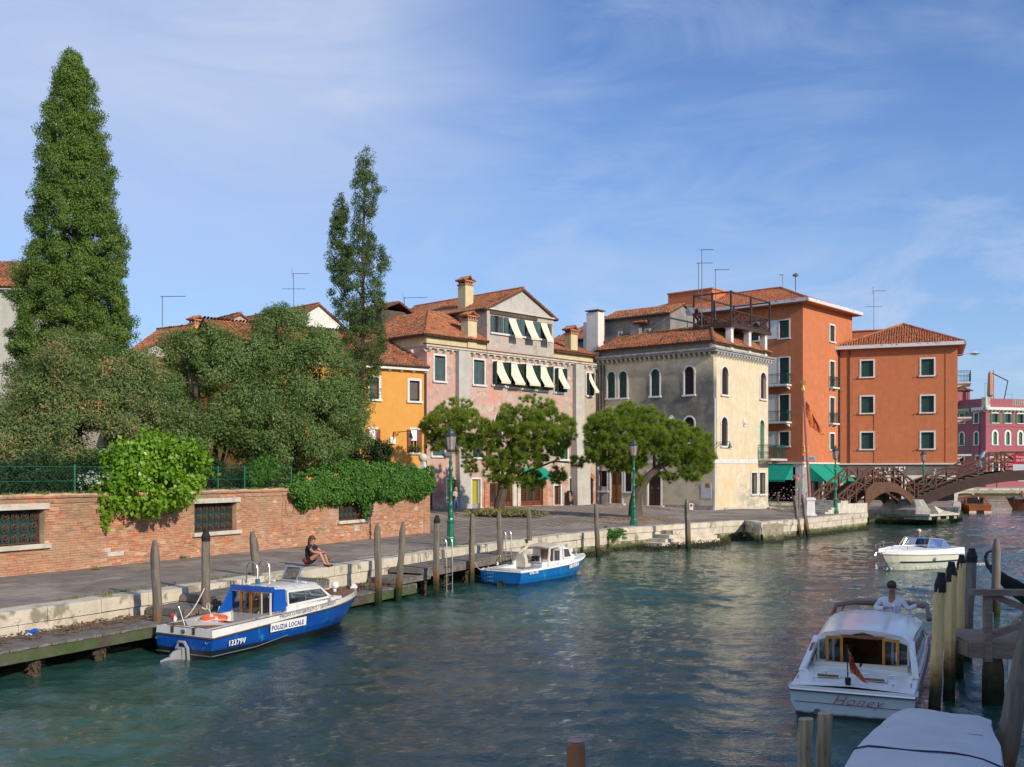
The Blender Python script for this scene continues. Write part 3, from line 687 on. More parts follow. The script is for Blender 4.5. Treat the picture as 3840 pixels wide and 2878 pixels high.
def wallface(mb, L, z0, z1, ops, T=None, depth=.28, mi=0):
    """wall in the local xz plane with recessed openings (x0,x1,z0,z1,arch)"""
    k0 = len(mb.v)
    xs = sorted({0.0, L, *[o[0] for o in ops], *[o[1] for o in ops]}); zs = sorted({z0, z1, *[o[2] for o in ops], *[o[3] for o in ops]})
    xs = [x for x in xs if 0 <= x <= L]; zs = [z for z in zs if z0 <= z <= z1]
    def hole(x, z): return any(o[0] < x < o[1] and o[2] < z < o[3] for o in ops)
    for a, b in zip(xs[:-1], xs[1:]):
        run = None
        for c, d in zip(zs[:-1], zs[1:]):
            if hole((a+b)/2, (c+d)/2):
                if run is not None: mb.quad((a, 0, run), (b, 0, run), (b, 0, c), (a, 0, c), mi); run = None
            elif run is None: run = c
        if run is not None: mb.quad((a, 0, run), (b, 0, run), (b, 0, zs[-1]), (a, 0, zs[-1]), mi)
    for o in ops:
        a, b, c, d = o[:4]; dp = depth
        if len(o) > 4 and o[4]:
            r = (b-a)/2; rise = r*o[4] if o[4] is not True else r; zc = d-rise; N = 10
            P = [(a+r-r*math.cos(math.pi*i/N), zc+rise*math.sin(math.pi*i/N)) for i in range(N+1)]
            for p, q in zip(P[:-1], P[1:]):
                mb.quad((p[0], 0, p[1]), (q[0], 0, q[1]), (q[0], 0, d), (p[0], 0, d), mi)
                mb.quad((p[0], 0, p[1]), (p[0], dp, p[1]), (q[0], dp, q[1]), (q[0], 0, q[1]), mi)
            top = zc
        else:
            top = d; mb.quad((a, 0, d), (a, dp, d), (b, dp, d), (b, 0, d), mi)
        mb.quad((a, 0, c), (a, dp, c), (a, dp, top), (a, 0, top), mi); mb.quad((b, 0, c), (b, 0, top), (b, dp, top), (b, dp, c), mi)
        mb.quad((a, 0, c), (b, 0, c), (b, dp, c), (a, dp, c), mi)
    if T is not None: mb.xf(T, k0)
def side_T(W_): return Matrix.Translation((W_, 0, 0)) @ Matrix.Rotation(R(90), 4, 'Z')
def archpts(a, b, z0, z1, rise=1.0, N=10):
    r = (b-a)/2; h = r*rise; zc = z1-h
    return [(a, z0)]+[(a+r-r*math.cos(math.pi*i/N), zc+h*math.sin(math.pi*i/N)) for i in range(N+1)]+[(b, z0)]
def ring_frame(mb, inner, outer, y0, y1, mi=0):
    n = len(inner)
    for i in range(n-1):
        a, b, c, d = inner[i], inner[i+1], outer[i+1], outer[i]
        mb.quad((a[0], y0, a[1]), (b[0], y0, b[1]), (c[0], y0, c[1]), (d[0], y0, d[1]), mi)
        mb.quad((d[0], y0, d[1]), (c[0], y0, c[1]), (c[0], y1, c[1]), (d[0], y1, d[1]), mi)
        mb.quad((a[0], y1, a[1]), (b[0], y1, b[1]), (b[0], y0, b[1]), (a[0], y0, a[1]), mi)
def louvre_mb(w, h, th=.035, slats=True):
    m = MB(); s = .07; m.box(0, s, -th, 0, 0, h); m.box(w-s, w, -th, 0, 0, h); m.box(s, w-s, -th, 0, 0, s); m.box(s, w-s, -th, 0, h-s, h)
    m.box(s, w-s, -th+.012, -.008, s, h-s)
    k = max(3, int(h/.28))
    for i in range(1, k): z = h*i/k; m.box(s, w-s, -th-.004, -.012, z-.012, z+.012)
    m.box(-.01, w*.5, -th-.012, -th, h*.16, h*.16+.03); m.box(-.01, w*.5, -th-.012, -th, h*.82, h*.82+.03)
    return m
def window(B, rc, kind='shut', arch=0, fw=.115, mats=None, T=None, sill=True, sh='shutter', frame=True, depth=.16, proud=.05, aw=None, bars=0):
    """window part of building B; rc = x0,x1,z0,z1 of the opening; T = matrix of the facade"""
    a, b, c, d = rc[:4]; w, h = b-a, d-c
    m = MB()
    if arch:
        P = [(p[0]-a, p[1]-c) for p in archpts(a, b, c, d, arch if arch is not True else 1)]; m.add([(x, 0, z) for x, z in P], [tuple(range(len(P)))])
    else: m.quad((0, 0, 0), (w, 0, 0), (w, 0, h), (0, 0, h))
    base = M['dark'] if kind in ('dark', 'grille', 'awn') else M['pane']
    wi = m.build('window', base, B); L = Matrix.Translation((a, depth+.06, c)); wi.matrix_local = (T @ L) if T is not None else L
    dy = -(depth+.06)
    if frame:
        m = MB()
        if arch:
            inn = [(p[0]-a, p[1]-c) for p in archpts(a, b, c, d, arch if arch is not True else 1)]; out = [(p[0]-a, p[1]-c) for p in archpts(a-fw, b+fw, c, d+fw, arch if arch is not True else 1)]
            ring_frame(m, inn, out, dy-proud, dy+.10)
            m.box(-fw-.03, .0, dy-proud-.02, dy, h-w/2-.10, h-w/2+.02); m.box(w, w+fw+.03, dy-proud-.02, dy, h-w/2-.10, h-w/2+.02)
        else:
            m.box(-fw, 0, dy-proud, dy+.1, 0, h+fw); m.box(w, w+fw, dy-proud, dy+.1, 0, h+fw); m.box(0, w, dy-proud, dy+.1, h, h+fw)
        m.build('frame', M['frame_stone'], wi)
    if sill: MB().box(-fw-.06, w+fw+.06, dy-proud-.09, dy+.1, -.13, 0).build('sill', M['frame_stone'], wi)
    sm_ = M[sh]
    if kind in ('shut', 'shutopen', 'awn', 'flat'):
        hh = h-.02 if not arch else h-w/2
        me = louvre_mb(w/2-.01, hh).mesh('shutter', sm_)
        if kind == 'shut':
            if arch:
                for s_ in (0, 1):
                    P = archpts(0, w, 0, h, arch if arch is not True else 1, 12); q = [p for p in P if (p[0] <= w/2+1e-6 if s_ == 0 else p[0] >= w/2-1e-6)]
                    q = q+[(w/2-(.008 if s_ == 0 else -.008), 0)]if s_ == 0 else [(w/2+.008, 0)]+q
                    m = MB(); n = len(q); m.add([(x, -.05, z) for x, z in q]+[(x, -.01, z) for x, z in q], [tuple(range(n)), tuple(range(n, 2*n))[::-1]]+[(i, (i+1) % n, n+(i+1) % n, n+i) for i in range(n)])
                    m.box((.04, w/2+.04)[s_], (w/2-.04, w-.04)[s_], -.06, -.05, h*.12, h*.12+.03); m.box((.04, w/2+.04)[s_], (w/2-.04, w-.04)[s_], -.06, -.05, h*.6, h*.6+.03)
                    m.build('shutter', sm_, wi)
            else:
                put('shutter', me, wi, (0, -.03, .01)); put('shutter', me, wi, (w/2+.01, -.03, .01))
        elif kind == 'flat':
            put('shutter', me, wi, (-w/2+.0, dy-proud, 0)); put('shutter', me, wi, (w+.01, dy-proud, 0))
        else:
            put('shutter', me, wi, (.02, dy-proud+.02, 0), R(-100)); o = put('shutter', me, wi, (w-.02, dy-proud+.02, 0), R(-78))
    if kind == 'awn' or aw:
        dz, ou = aw or (h*.88, .62); m = MB(); N = 7; wd = w-.1
        P = [(dy-.02-ou*(i/N)**1.15, h-.02-dz*(i/N)+.10*math.sin(math.pi*i/N)*-.6) for i in range(N+1)]
        for i in range(N):
            m.quad((.05, P[i][0], P[i][1]), (.05+wd, P[i][0], P[i][1]), (.05+wd, P[i+1][0], P[i+1][1]), (.05, P[i+1][0], P[i+1][1]))
        m.quad((.05, P[-1][0], P[-1][1]), (.05+wd, P[-1][0], P[-1][1]), (.05+wd, P[-1][0]+.03, P[-1][1]-.14), (.05, P[-1][0]+.03, P[-1][1]-.14))
        m.build('awning', M['awning'], wi)
    if kind == 'grille':
        m = MB(); k = max(2, int(w/.11)); q = max(3, int(h/.11)); top = h
        for i in range(k+1):
            x = w*i/k
            t = h if not arch else h-w/2+math.sqrt(max(0, (w/2)**2-(x-w/2)**2))
            m.beam((x, -.10, 0), (x, -.10, t), .03, .02)
        for j in range(q+1):
            z = h*j/q; x0, x1 = 0, w
            if arch and z > h-w/2: q2 = math.sqrt(max(0, (w/2)**2-(z-h+w/2)**2)); x0, x1 = w/2-q2, w/2+q2
            if x1-x0 > .05: m.beam((x0, -.10, z), (x1, -.10, z), .02, .03)
        for i in range(k):
            for j in range(q):
                if arch and h*(j+1)/q > h-w/2: continue
                x0, z0 = w*i/k, h*j/q
                m.beam((x0, -.10, z0), (x0+w/k, -.10, z0+h/q), .018, .02)
        m.build('grille', M['grille'], wi)
    if kind == 'glass' or bars:
        m = MB(); m.box(0, .06, -.05, .0, 0, h); m.box(w-.06, w, -.05, 0, 0, h); m.box(.06, w-.06, -.05, 0, 0, .06); m.box(.06, w-.06, -.05, 0, h-.06, h)
        if w > .7: m.box(w/2-.03, w/2+.03, -.05, 0, .06, h-.06)
        m.build('sash', M['varnish'] if sh != 'whitebar' else M['white'], wi)
    if kind == 'roller':
        m = MB(); k = int(h*.93/.055)
        for i in range(k): z = h-(i+1)*.055; m.box(.02, w-.02, -.045, -.02, z+.004, z+.055)
        m.build('roller_shutter', M['roller'], wi)
    return wi
M['whitebar'] = M['white']

# clay roof tiles
def tile_mb():
    m = MB(); n = 4; L = .46; r0, r1 = .085, .105
    rings = []
    for (y, r, z) in ((0, r1, .03), (L, r0, .0)):
        rings.append([(r*math.cos(math.pi*i/n), y, z+r*.8*math.sin(math.pi*i/n)) for i in range(n+1)])
    k = len(m.v)
    for q in rings: m.v.extend(q)
    for i in range(n): m.f.append((k+i, k+i+1, k+n+2+i, k+n+1+i)); m.m.append(0)
    m.f.append(tuple(range(k, k+n+1))[::-1]); m.m.append(0)
    return m
TILE = {}
def tmesh(mt):
    if mt.name not in TILE:
        m = tile_mb(); me = m.mesh('tile', mt); me.polygons.foreach_set('use_smooth', [True]*(len(me.polygons)-1)+[False]); TILE[mt.name] = (me, np.array(m.v), list(m.f))
    return TILE[mt.name]
ROOFS = []
def roof(B, poly, mt='tile', jitter=1.0, name='roof', th=.12, nsingle=None):
    """one roof slope: poly local 3D points, first edge is the eave; covered with real tiles"""
    P = [Vector(p) for p in poly]; ex = (P[1]-P[0]).normalized(); nrm = None
    for q in P[2:]:
        c = ex.cross(q-P[0])
        if c.length > .1: nrm = c.normalized(); break
    if nrm.z < 0: nrm = -nrm
    ey = nrm.cross(ex); ey = ey if (P[2]-P[0]).dot(ey) > 0 else -ey
    m = MB(); n = len(P); lo = [p-nrm*th for p in P]
    m.add(P+lo, [tuple(range(n)), tuple(range(n, 2*n))[::-1]]+[(i, (i+1) % n, n+(i+1) % n, n+i) for i in range(n)])
    base = m.build(name, M['roofbase'], B)
    q2 = [((p-P[0]).dot(ex), (p-P[0]).dot(ey)) for p in P]; xs = [q[0] for q in q2]; ys = [q[1] for q in q2]
    rot = Matrix((ex, ey if ex.cross(ey).dot(nrm) > 0 else ey, nrm)).transposed()
    pitch = .235; row = .36; spots = []
    me, tv, tf = tmesh(M[mt])
    flip = ex.cross(ey).dot(nrm) < 0
    ny = int((max(ys)-min(ys))/row)+1; nx = int((max(xs)-min(xs))/pitch)+1
    for j in range(ny):
        y = min(ys)+j*row-.06
        for i in range(nx):
            x = min(xs)+(i+.5)*pitch+random.gauss(0, .012)*jitter
            if inpoly(x, y+.2, q2): spots.append((x, y+random.gauss(0, .02)*jitter, random.gauss(0, .04)*jitter))
    ROOFS.append((B, base, P[0].copy(), ex.copy(), ey.copy(), nrm.copy(), spots, mt))
    return base
def flush_roofs(limit=300):
    by = {}
    for r_ in ROOFS: by.setdefault(r_[0].name, []).append(r_)
    for bn, rs in by.items():
        allsp = []
        for r_ in rs:
            B, base, p0, ex, ey, nr, spots, mt = r_
            Mw = B.matrix_basis
            for s_ in spots:
                p = p0+ex*s_[0]+ey*s_[1]; wp = Mw @ p; allsp.append((wp.y+abs(wp.x)*.2-wp.z*.3, s_, r_))
        allsp.sort(key=lambda t: t[0])
        rest = {}
        for n_, (_, s_, r_) in enumerate(allsp):
            B, base, p0, ex, ey, nr, spots, mt = r_
            ct, st_ = math.cos(s_[2]), math.sin(s_[2]); e1 = ex*ct+ey*st_; e2 = ey*ct-ex*st_; e2 = (e2+nr*-.03).normalized()
            Mx = Matrix(((e1.x, e2.x, nr.x, 0), (e1.y, e2.y, nr.y, 0), (e1.z, e2.z, nr.z, 0), (0, 0, 0, 1))); p = p0+ex*s_[0]+ey*s_[1]+nr*.005
            Mx.translation = p
            if n_ < limit:
                o = put('tile', tmesh(M[mt])[0], base); o.matrix_local = Mx
            else: rest.setdefault(id(r_), (r_, []))[1].append(Mx)
        for r_, L in rest.values():
            me, tv, tf = tmesh(M[r_[7]]); A = np.array([[list(q) for q in m_] for m_ in L]); h = np.concatenate([tv, np.ones((len(tv), 1))], 1)
            V = np.einsum('nij,kj->nki', A, h)[:, :, :3].reshape(-1, 3); nv = len(tv)
            quads = np.array([f for f in tf if len(f) == 4]); off = (np.arange(len(L))*nv)[:, None, None]
            Fq = (quads[None]+off).reshape(-1, 4)
            cap = [f for f in tf if len(f) == 5][0]; cq = np.array([[cap[0], cap[1], cap[2], cap[3]], [cap[0], cap[3], cap[4], cap[4]]])
            caps = (np.array([[cap[0], cap[1], cap[2], cap[3]]])[None]+off).reshape(-1, 4)
            put('tile', npmesh('tile', V, np.concatenate([Fq, caps]), M[r_[7]]), r_[1], kind='stuff')
M['roofbase'] = mat('roof_underlay', (.13, .06, .035), rough=.95)
def ridge(B, a, b, mt='tile', r=.13):
    a, b = Vector(a), Vector(b); L = (b-a).length; n = max(1, int(L/.38)); m = MB()
    for i in range(n):
        p = a.lerp(b, i/n); q = a.lerp(b, (i+1.12)/n); m.tube([p, q], [r*random.uniform(.95, 1.1), r*.85], 7)
    return m.build('ridge_tiles', M[mt], B, smooth=True, kind='stuff')
def chimney(B, x, y, z0, z1, w=.75, d=.6, mt='cream2', cap='tile', pot=False):
    c = MB().box(x-w/2, x+w/2, y-d/2, y+d/2, z0, z1).build('chimney', M[mt], B)
    m = MB(); e = .06; m.box(x-w/2-e, x+w/2+e, y-d/2-e, y+d/2+e, z1, z1+.10)
    for i in range(4):
        for j in (0, 1): xx = x-w/2+.08+i*(w-.16)/3; m.box(xx-.05, xx+.05, y-d/2+(.02 if j == 0 else d-.12), y-d/2+(.12 if j == 0 else d-.02), z1+.10, z1+.28)
    m.box(x-w/2-e, x+w/2+e, y-d/2-e, y+d/2+e, z1+.28, z1+.34); m.build('flue_slots', M['brick'], c)
    m = MB(); k = 5
    for i in range(k):
        yy = y-d/2-.12+(d+.24)*(i+.5)/k
        for sg in (-1, 1): m.tube([(x, yy, z1+.62), (x+sg*(w/2+.2), yy, z1+.36)], .085, 6)
    m.box(x-w/2, x+w/2, y-d/2, y+d/2, z1+.34, z1+.42); m.tube([(x, y-d/2-.18, z1+.64), (x, y+d/2+.18, z1+.64)], .08, 6)
    m.build('chimney_cap', M[cap], c); return c
def corbels(B, L, z, n, T=None, w=.12, h=.22, d=.22, mt='frame_stone', x0=0.15):
    me = MB().add([(-w/2, 0, 0), (w/2, 0, 0), (w/2, -d, 0), (-w/2, -d, 0), (-w/2, 0, -h), (w/2, 0, -h), (w/2, -d*.45, -h*.85), (-w/2, -d*.45, -h*.85), (-w/2, -d, -h*.35), (w/2, -d, -h*.35)],
        [(0, 3, 2, 1), (3, 8, 9, 2), (8, 7, 6, 9), (7, 4, 5, 6), (0, 4, 7, 8, 3), (1, 2, 9, 6, 5)]).mesh('corbel', M[mt])
    for i in range(n):
        l = Matrix.Translation((x0+(L-2*x0)*i/(n-1), 0, z)); o = put('corbel', me, B); o.matrix_local = (T @ l) if T is not None else l
def antenna(name_lab, u, vt, vb, Y, kind='yagi', side=1, arm=1.3, cat='antenna'):
    p = at(u, vb, Y); q = at(u, vt, Y); h = q.z-p.z
    B = empty('antenna', p, 0, name_lab, cat, 'rooftop antennas')
    MB().tube([(0, 0, -.6), (0, 0, h)], .028, 5).build('mast', M['iron_l'], B)
    m = MB(); m.tube([(-.15*side, 0, h-.06), (arm*side, 0, h-.03)], .022, 4)
    n = 9 if kind != 'log' else 14
    for i in range(n): x = side*arm*(i+1)/(n+1); m.beam((x, -.14, h-.04), (x, .14, h-.04), .012, .012)
    if kind == 'yagi':
        for sg in (-1, 1):
            for i in range(5): m.beam((-.12*side, -.25, h-.04+sg*(.08+.08*i)), (-.12*side, .25, h-.04+sg*(.08+.08*i)), .012, .012)
    m.build('aerial', M['iron_l'], B)
    if kind == 'yagi2' or (kind == 'yagi' and h > 2.4):
        m = MB(); zz = h*.62; m.tube([(-arm*.7, 0, zz), (arm*.7, 0, zz)], .018, 4)
        for i in range(5): x = -arm*.6+i*arm*.3; m.beam((x, -.35, zz), (x, .35, zz), .012, .012)
        m.build('aerial', M['iron_l'], B)
    return B
M['iron_l'] = mat('weathered_aluminium', (.13, .13, .14), rough=.5)
# ---------------------------------------------------------------- balcony, awning helpers
def balcony(B, T, x0, x1, z, depth=.9, h=1.0, mt='railgreen', slab='frame_stone', n=None):
    T = T or Matrix.Identity(4)
    m = MB(); m.box(x0, x1, -depth, .02, z-.16, z)
    for x in (x0+.25, x1-.25): m.add([(x-.09, 0, z-.16), (x+.09, 0, z-.16), (x+.09, -depth*.8, z-.16), (x-.09, -depth*.8, z-.16), (x-.09, 0, z-.50), (x+.09, 0, z-.50)], [(0, 3, 2, 1), (3, 4, 5, 2), (0, 4, 3), (1, 2, 5), (0, 1, 5, 4)])
    o = m.build('balcony', M[slab], B); o.matrix_local = T
    m = MB(); d = depth-.06
    for p, q in (((x0+.04, 0), (x0+.04, -d)), ((x0+.04, -d), (x1-.04, -d)), ((x1-.04, -d), (x1-.04, 0))):
        for zz, w in ((z+h, .05), (z+h-.16, .025), (z+.1, .03)): m.beam((*p, zz), (*q, zz), w, w)
        L = math.hypot(q[0]-p[0], q[1]-p[1]); k = max(2, int(L/.13))
        for i in range(k+1): x = p[0]+(q[0]-p[0])*i/k; y = p[1]+(q[1]-p[1])*i/k; m.beam((x, y, z), (x, y, z+h), .022, .022)
    r = m.build('railing', M[mt], o); return o
def drain(B, T, x, z0, z1, y=-.08, mt='gutter'):
    o = MB().tube([(x, y, z0), (x, y, z1)], .055, 6).build('drainpipe', M[mt], B); o.matrix_local = T or Matrix.Identity(4); return o
def canopy(B, T, x0, x1, z1, z0, out, mt='awning_g', val=.22, side=True, lab=None):
    m = MB(); m.quad((x0, -.03, z1), (x1, -.03, z1), (x1, -out, z0), (x0, -out, z0))
    n = max(4, int((x1-x0)/.22))
    for i in range(n): a = x0+(x1-x0)*i/n; b = x0+(x1-x0)*(i+1)/n; c = (a+b)/2; m.add([(a, -out, z0), (b, -out, z0), (b, -out-.01, z0-val*.7), (c, -out-.01, z0-val), (a, -out-.01, z0-val*.7)], [(0, 4, 3, 2, 1)])
    if side: m.add([(x0, -.03, z1), (x0, -out, z0), (x0, -.03, z0)], [(0, 1, 2)]); m.add([(x1, -.03, z1), (x1, -.03, z0), (x1, -out, z0)], [(0, 1, 2)])
    o = m.build('awning', M[mt], B); o.matrix_local = T or Matrix.Identity(4); return o
def gutter(B, pts, r=.09, mt='gutter'): return MB().tube(pts, r, 7).build('gutter', M[mt], B)

# ================================================================ worn pink house with the attic gable
FP = Fac((-5.7, 68.5), d=(.697, .717)); LP = 17.85
pink = empty('pink_house', (-5.7, 68.5, 0), FP.rz, 'worn pink and grey house with a gabled attic and cream awnings, behind an umbrella pine', 'house')
P = FP.rect
ops = []; wins = []
def W_(rc, kind, arch=0, **k): ops.append((*rc, arch)); wins.append((rc, kind, arch, k))
W_(P('A', 583, 728, 685, 968), 'shut', sh='shutter_bl'); W_(P('A', 957, 768, 1060, 1002), 'shut', sh='shutter_bl')
for (x0, y0, x1, y1) in ((1140, 785, 1238, 1005), (1272, 800, 1378, 1022), (1412, 813, 1523, 1040), (1552, 828, 1655, 1054), (1735, 848, 1808, 1075), (2040, 893, 2084, 1105)):
    W_(P('A', x0, y0, x1, y1), 'awn', aw=(1.45, .85))
W_(P('F', 315, 345, 432, 545), 'shut', sh='shutter_bl'); W_(P('F', 708, 345, 800, 562), 'shut')
W_(P('F', 925, 150, 990, 420), 'dark', 1); W_(P('F', 1560, 385, 1632, 580), 'shut', sh='shutter_gr'); W_(P('F', 1832, 225, 1882, 450), 'dark', 1)
W_(P('F', 457, 778, 590, 988), 'none', frame=True)
rd = P('F', 700, 775, 782, 1058); rd[2] = 1.40; W_(rd, 'none')
g1 = P('F', 877, 812, 1095, 1050); g1[2] = 1.42; W_(g1, 'none', frame=False, sill=False)
g2 = P('F', 1180, 790, 1390, 1040); g2[2] = 1.42; W_(g2, 'none', frame=False, sill=False)
d3 = P('F', 1502, 838, 1565, 1030); d3[2] = 1.40; W_(d3, 'glass')
d4 = P('F', 1650, 765, 1695, 1025); d4[2] = 1.40; W_(d4, 'dark')
d5 = P('F', 1780, 752, 1885, 1025); d5[2] = 1.38; W_(d5, 'dark', .5, frame=False, sill=False)
m = MB(); wallface(m, LP, .8, 12.3, ops)
k0 = len(m.v); m.quad((0, 0, .8), (0, 0, 13.1), (0, 14, 13.1), (0, 14, .8)); m.quad((LP, 0, .8), (LP, 12, .8), (LP, 12, 13.1), (LP, 0, 13.1)); m.quad((0, 12, .8), (LP, 12, .8), (LP, 12, 13.1), (0, 12, 13.1))
m.build('wall', M['pink'], pink)
for rc, kind, arch, k in wins: window(pink, rc, kind, arch, **k)
# bank window, shop grilles and doors
def plate(B, rc, y, mt, name, T=None, inset=.05):
    o = MB().box(rc[0]+inset, rc[1]-inset, y, y+.02, rc[2]+inset, rc[3]-inset).build(name, M[mt], B)
    if T is not None: o.matrix_local = T
    return o
bw = P('F', 457, 778, 590, 988); plate(pink, (bw[0], bw[1]-.35, bw[2], bw[3]), .14, 'lime', 'shop_panel'); 
MB().add([(0, 0, 0), (.12, 0, 0), (.22, 0, .28), (.10, 0, .28)], [(0, 1, 2, 3)]).add([(.16, 0, 0), (.28, 0, 0), (.38, 0, .28), (.26, 0, .28)], [(0, 1, 2, 3)]).build('shop_logo', M['red'], pink, loc=(bw[0]+.7, .125, bw[3]-.85))
text('shop_lettering', 'VELO', .24, M['red'], pink, frame3((bw[0]+.45, .12, bw[3]-1.28), (1, 0, 0), (0, 0, 1)))
plate(pink, (rd[0], rd[1]-.1, rd[2]+.15, rd[3]), .14, 'lime', 'shop_door_panel')
MB().box(rd[0], rd[0]+.12, .05, .12, rd[2], rd[3]).box(rd[1]-.2, rd[1], .05, .12, rd[2], rd[3]).box(rd[0], rd[1], .05, .12, rd[2], rd[2]+.3).build('door', M['grey_out'], pink)
sg = P('F', 648, 785, 675, 880); MB().box(sg[0], sg[1], -.06, 0, sg[2], sg[3]).build('wall_sign', M['white'], pink)
for gr, nm in ((g1, 'shop_front'), (g2, 'shop_front')):
    m = MB(); w = gr[1]-gr[0]
    for f_ in (0, .33, .66, 1): x = gr[0]+.05+(w-.1)*f_; m.box(x-.06, x+.06, .14, .2, gr[2], gr[3])
    m.box(gr[0], gr[1], .14, .2, gr[2], gr[2]+.35); m.box(gr[0], gr[1], .14, .2, gr[3]-.12, gr[3]); o = m.build(nm, M['varnish'], pink)
    MB().add([(gr[0]+.2, .30, gr[2]+.4), (gr[1]-.5, .30, gr[2]+.4), (gr[0]+w*.55, .30, gr[2]+1.4), (gr[0]+.25, .30, gr[2]+1.9)], [(0, 1, 2, 3)]).build('display_cloth', M['beigecloth'], o)
    m = MB(); k = 14
    for i in range(k+1): x = gr[0]+w*i/k; m.beam((x, .06, gr[2]), (x, .06, gr[3]), .02, .02)
    for i in range(12): z_ = gr[2]+(gr[3]-gr[2])*(i+.5)/12; m.beam((gr[0], .05, z_), (gr[1], .05, z_), .02, .02)
    m.build('security_grille', M['rust'], o)
for (x, w_) in ((g1[0]-.32, .5), (g1[1]+.22, .36), (g2[0]-.25, .3), (g2[1]+.25, .5)):
    MB().box(x-w_/2, x+w_/2, -.07, .02, 1.3, max(g1[3], g2[3])).build('stone_pier', M['stone'] if w_ < .45 else M['brick'], pink)
m = MB(); w = d5[1]-d5[0]
for i in range(11): x = d5[0]+w*(i+.5)/11; zt = d5[3]-.5*w/2+.5*math.sqrt(max(0, (w/2)**2-(x-d5[0]-w/2)**2)); m.beam((x, .08, d5[2]), (x, .08, zt), .035, .035)
for z_ in (d5[2]+.15, d5[2]+1.3, d5[2]+2.1): m.beam((d5[0], .06, z_), (d5[1], .06, z_), .04, .03)
m.build('gate', M['grille'], pink)
A_ = archpts(d5[0], d5[1], d5[2], d5[3], .5, 12)[1:-1]
bm = MB().box(-.16, .16, -.035, .035, -.03, .03).mesh('brick', M['brick'])
for i in range(len(A_)-1):
    a, b = A_[i], A_[i+1]
    for t in (.25, .75):
        x = a[0]+(b[0]-a[0])*t; z_ = a[1]+(b[1]-a[1])*t; an = math.atan2(z_-(d5[3]-.9), x-(d5[0]+d5[1])/2)
        o = put('brick', bm, pink, (x+.16*math.cos(an), -.03, z_+.16*math.sin(an))); o.rotation_euler = (0, -an, 0)
ga = P('F', 1270, 685, 1440, 755); canopy(pink, None, g2[0]+.1, g2[1]+.3, ga[3]+.15, ga[2], .9)
# buttresses, cornice, parapet, attic
for (xa, xb) in ((785, 895), (1905, 1985)):
    u0, v0 = zm('A', xa, 660); u1, v1 = zm('A', xb, 660); a, b = FP.x(u0), FP.x(u1)
    fl = xb > 1900
    MB().loft([[(a-(.25 if fl and z_ < 6 else 0), -d_, z_), (b+(.3 if fl and z_ < 6 else 0), -d_, z_), (b+(.3 if fl and z_ < 6 else 0), .02, z_), (a-(.25 if fl and z_ < 6 else 0), .02, z_)] for z_, d_ in ((.9, .75 if fl else .5), (5.2, .7 if fl else .42), (7.4, .38), (12.25, .36))]).build('buttress', M['lgrey'], pink)
m = MB(); m.box(-.25, LP+.1, -.28, .0, 12.32, 12.44); m.box(-.18, LP, -.18, .0, 12.22, 12.32); m.build('cornice', M['stone'], pink)
m = MB(); m.box(-.3, LP+.1, -.30, .02, 12.44, 12.52); m.build('cornice_tiles', M['roofbase'], pink)
corbels(pink, LP, 12.22, 27, w=.2, h=.26, d=.22, mt='stone')
corbels(pink, 11, 12.22, 9, T=Matrix.Translation((0, 11, 0)) @ Matrix.Rotation(R(-90), 4, 'Z'), w=.2, h=.26, d=.22, mt='stone')
XA0, XA1 = 5.62, 12.72
m = MB(); m.box(-.02, XA0, .06, .30, 12.4, 13.05); m.box(XA1, LP, .06, .30, 12.4, 13.05); m.box(-.02, .22, .30, 11, 12.4, 13.05); m.build('parapet', M['cream2'], pink)
gutter(pink, [(-.3, 11, 13.12), (-.32, -.18, 13.08), (XA0, -.18, 13.08)]); gutter(pink, [(XA1+.02, -.18, 13.08), (LP+.1, -.18, 13.08)])
aops = []; aw = []
for i, (x0, y0, x1, y1) in enumerate(((1148, 345, 1205, 505), (1285, 368, 1365, 525), (1440, 388, 1526, 545), (1592, 412, 1662, 566))):
    rc = P('A', x0, y0, x1, y1); rc[0] -= XA0; rc[1] -= XA0; aops.append((*rc, 0)); aw.append(rc)
TA = Matrix.Translation((XA0, -.01, 0)); LA = XA1-XA0
m = MB(); wallface(m, LA, 12.4, 15.5, aops, TA, depth=.2)
m.quad((XA0, 0, 12.4), (XA0, 11.5, 12.4), (XA0, 11.5, 15.5), (XA0, 0, 15.5)); m.quad((XA1, 0, 12.4), (XA1, 11.5, 12.4), (XA1, 11.5, 15.5), (XA1, 0, 15.5))
m.build('attic_wall', M['pink'], pink)
MB().add([(XA0-.1, -.06, 15.52), (XA1+.1, -.06, 15.52), ((XA0+XA1)/2, -.06, 17.22), (XA0-.1, .2, 15.52), (XA1+.1, .2, 15.52), ((XA0+XA1)/2, .2, 17.22)], [(0, 1, 2), (3, 5, 4), (0, 3, 4, 1)]).build('gable', M['lgrey'], pink)
m = MB(); m.beam((XA0-.15, -.14, 15.5), (XA1+.15, -.14, 15.5), .16, .10); m.build('gable_moulding', M['stone'], pink)
MB().box(XA0+.3, XA0+5.2, -.1, .02, 15.15, 15.38).build('timber_lintel', M['bark'], pink)
MB().box(XA0+.3, XA1-.25, -.16, .02, aw[0][2]-.14, aw[0][2]-.02).build('sill', M['frame_stone'], pink)
for i, rc in enumerate(aw): window(pink, rc, 'flat', frame=False, sill=False, T=TA, sh='shutter_bl', aw=(1.35, .7) if i else None, depth=.1)
XM = (XA0+XA1)/2
roof(pink, [(XA0-.3, 12, 15.45), (XA0-.3, -.25, 15.45), (XM, -.25, 17.32), (XM, 12, 17.32)]); roof(pink, [(XA1+.3, -.25, 15.45), (XA1+.3, 12, 15.45), (XM, 12, 17.32), (XM, -.25, 17.32)])
ridge(pink, (XM, -.25, 17.36), (XM, 12, 17.36)); gutter(pink, [(XA0-.38, 11.5, 15.42), (XA0-.38, -.2, 15.42)])
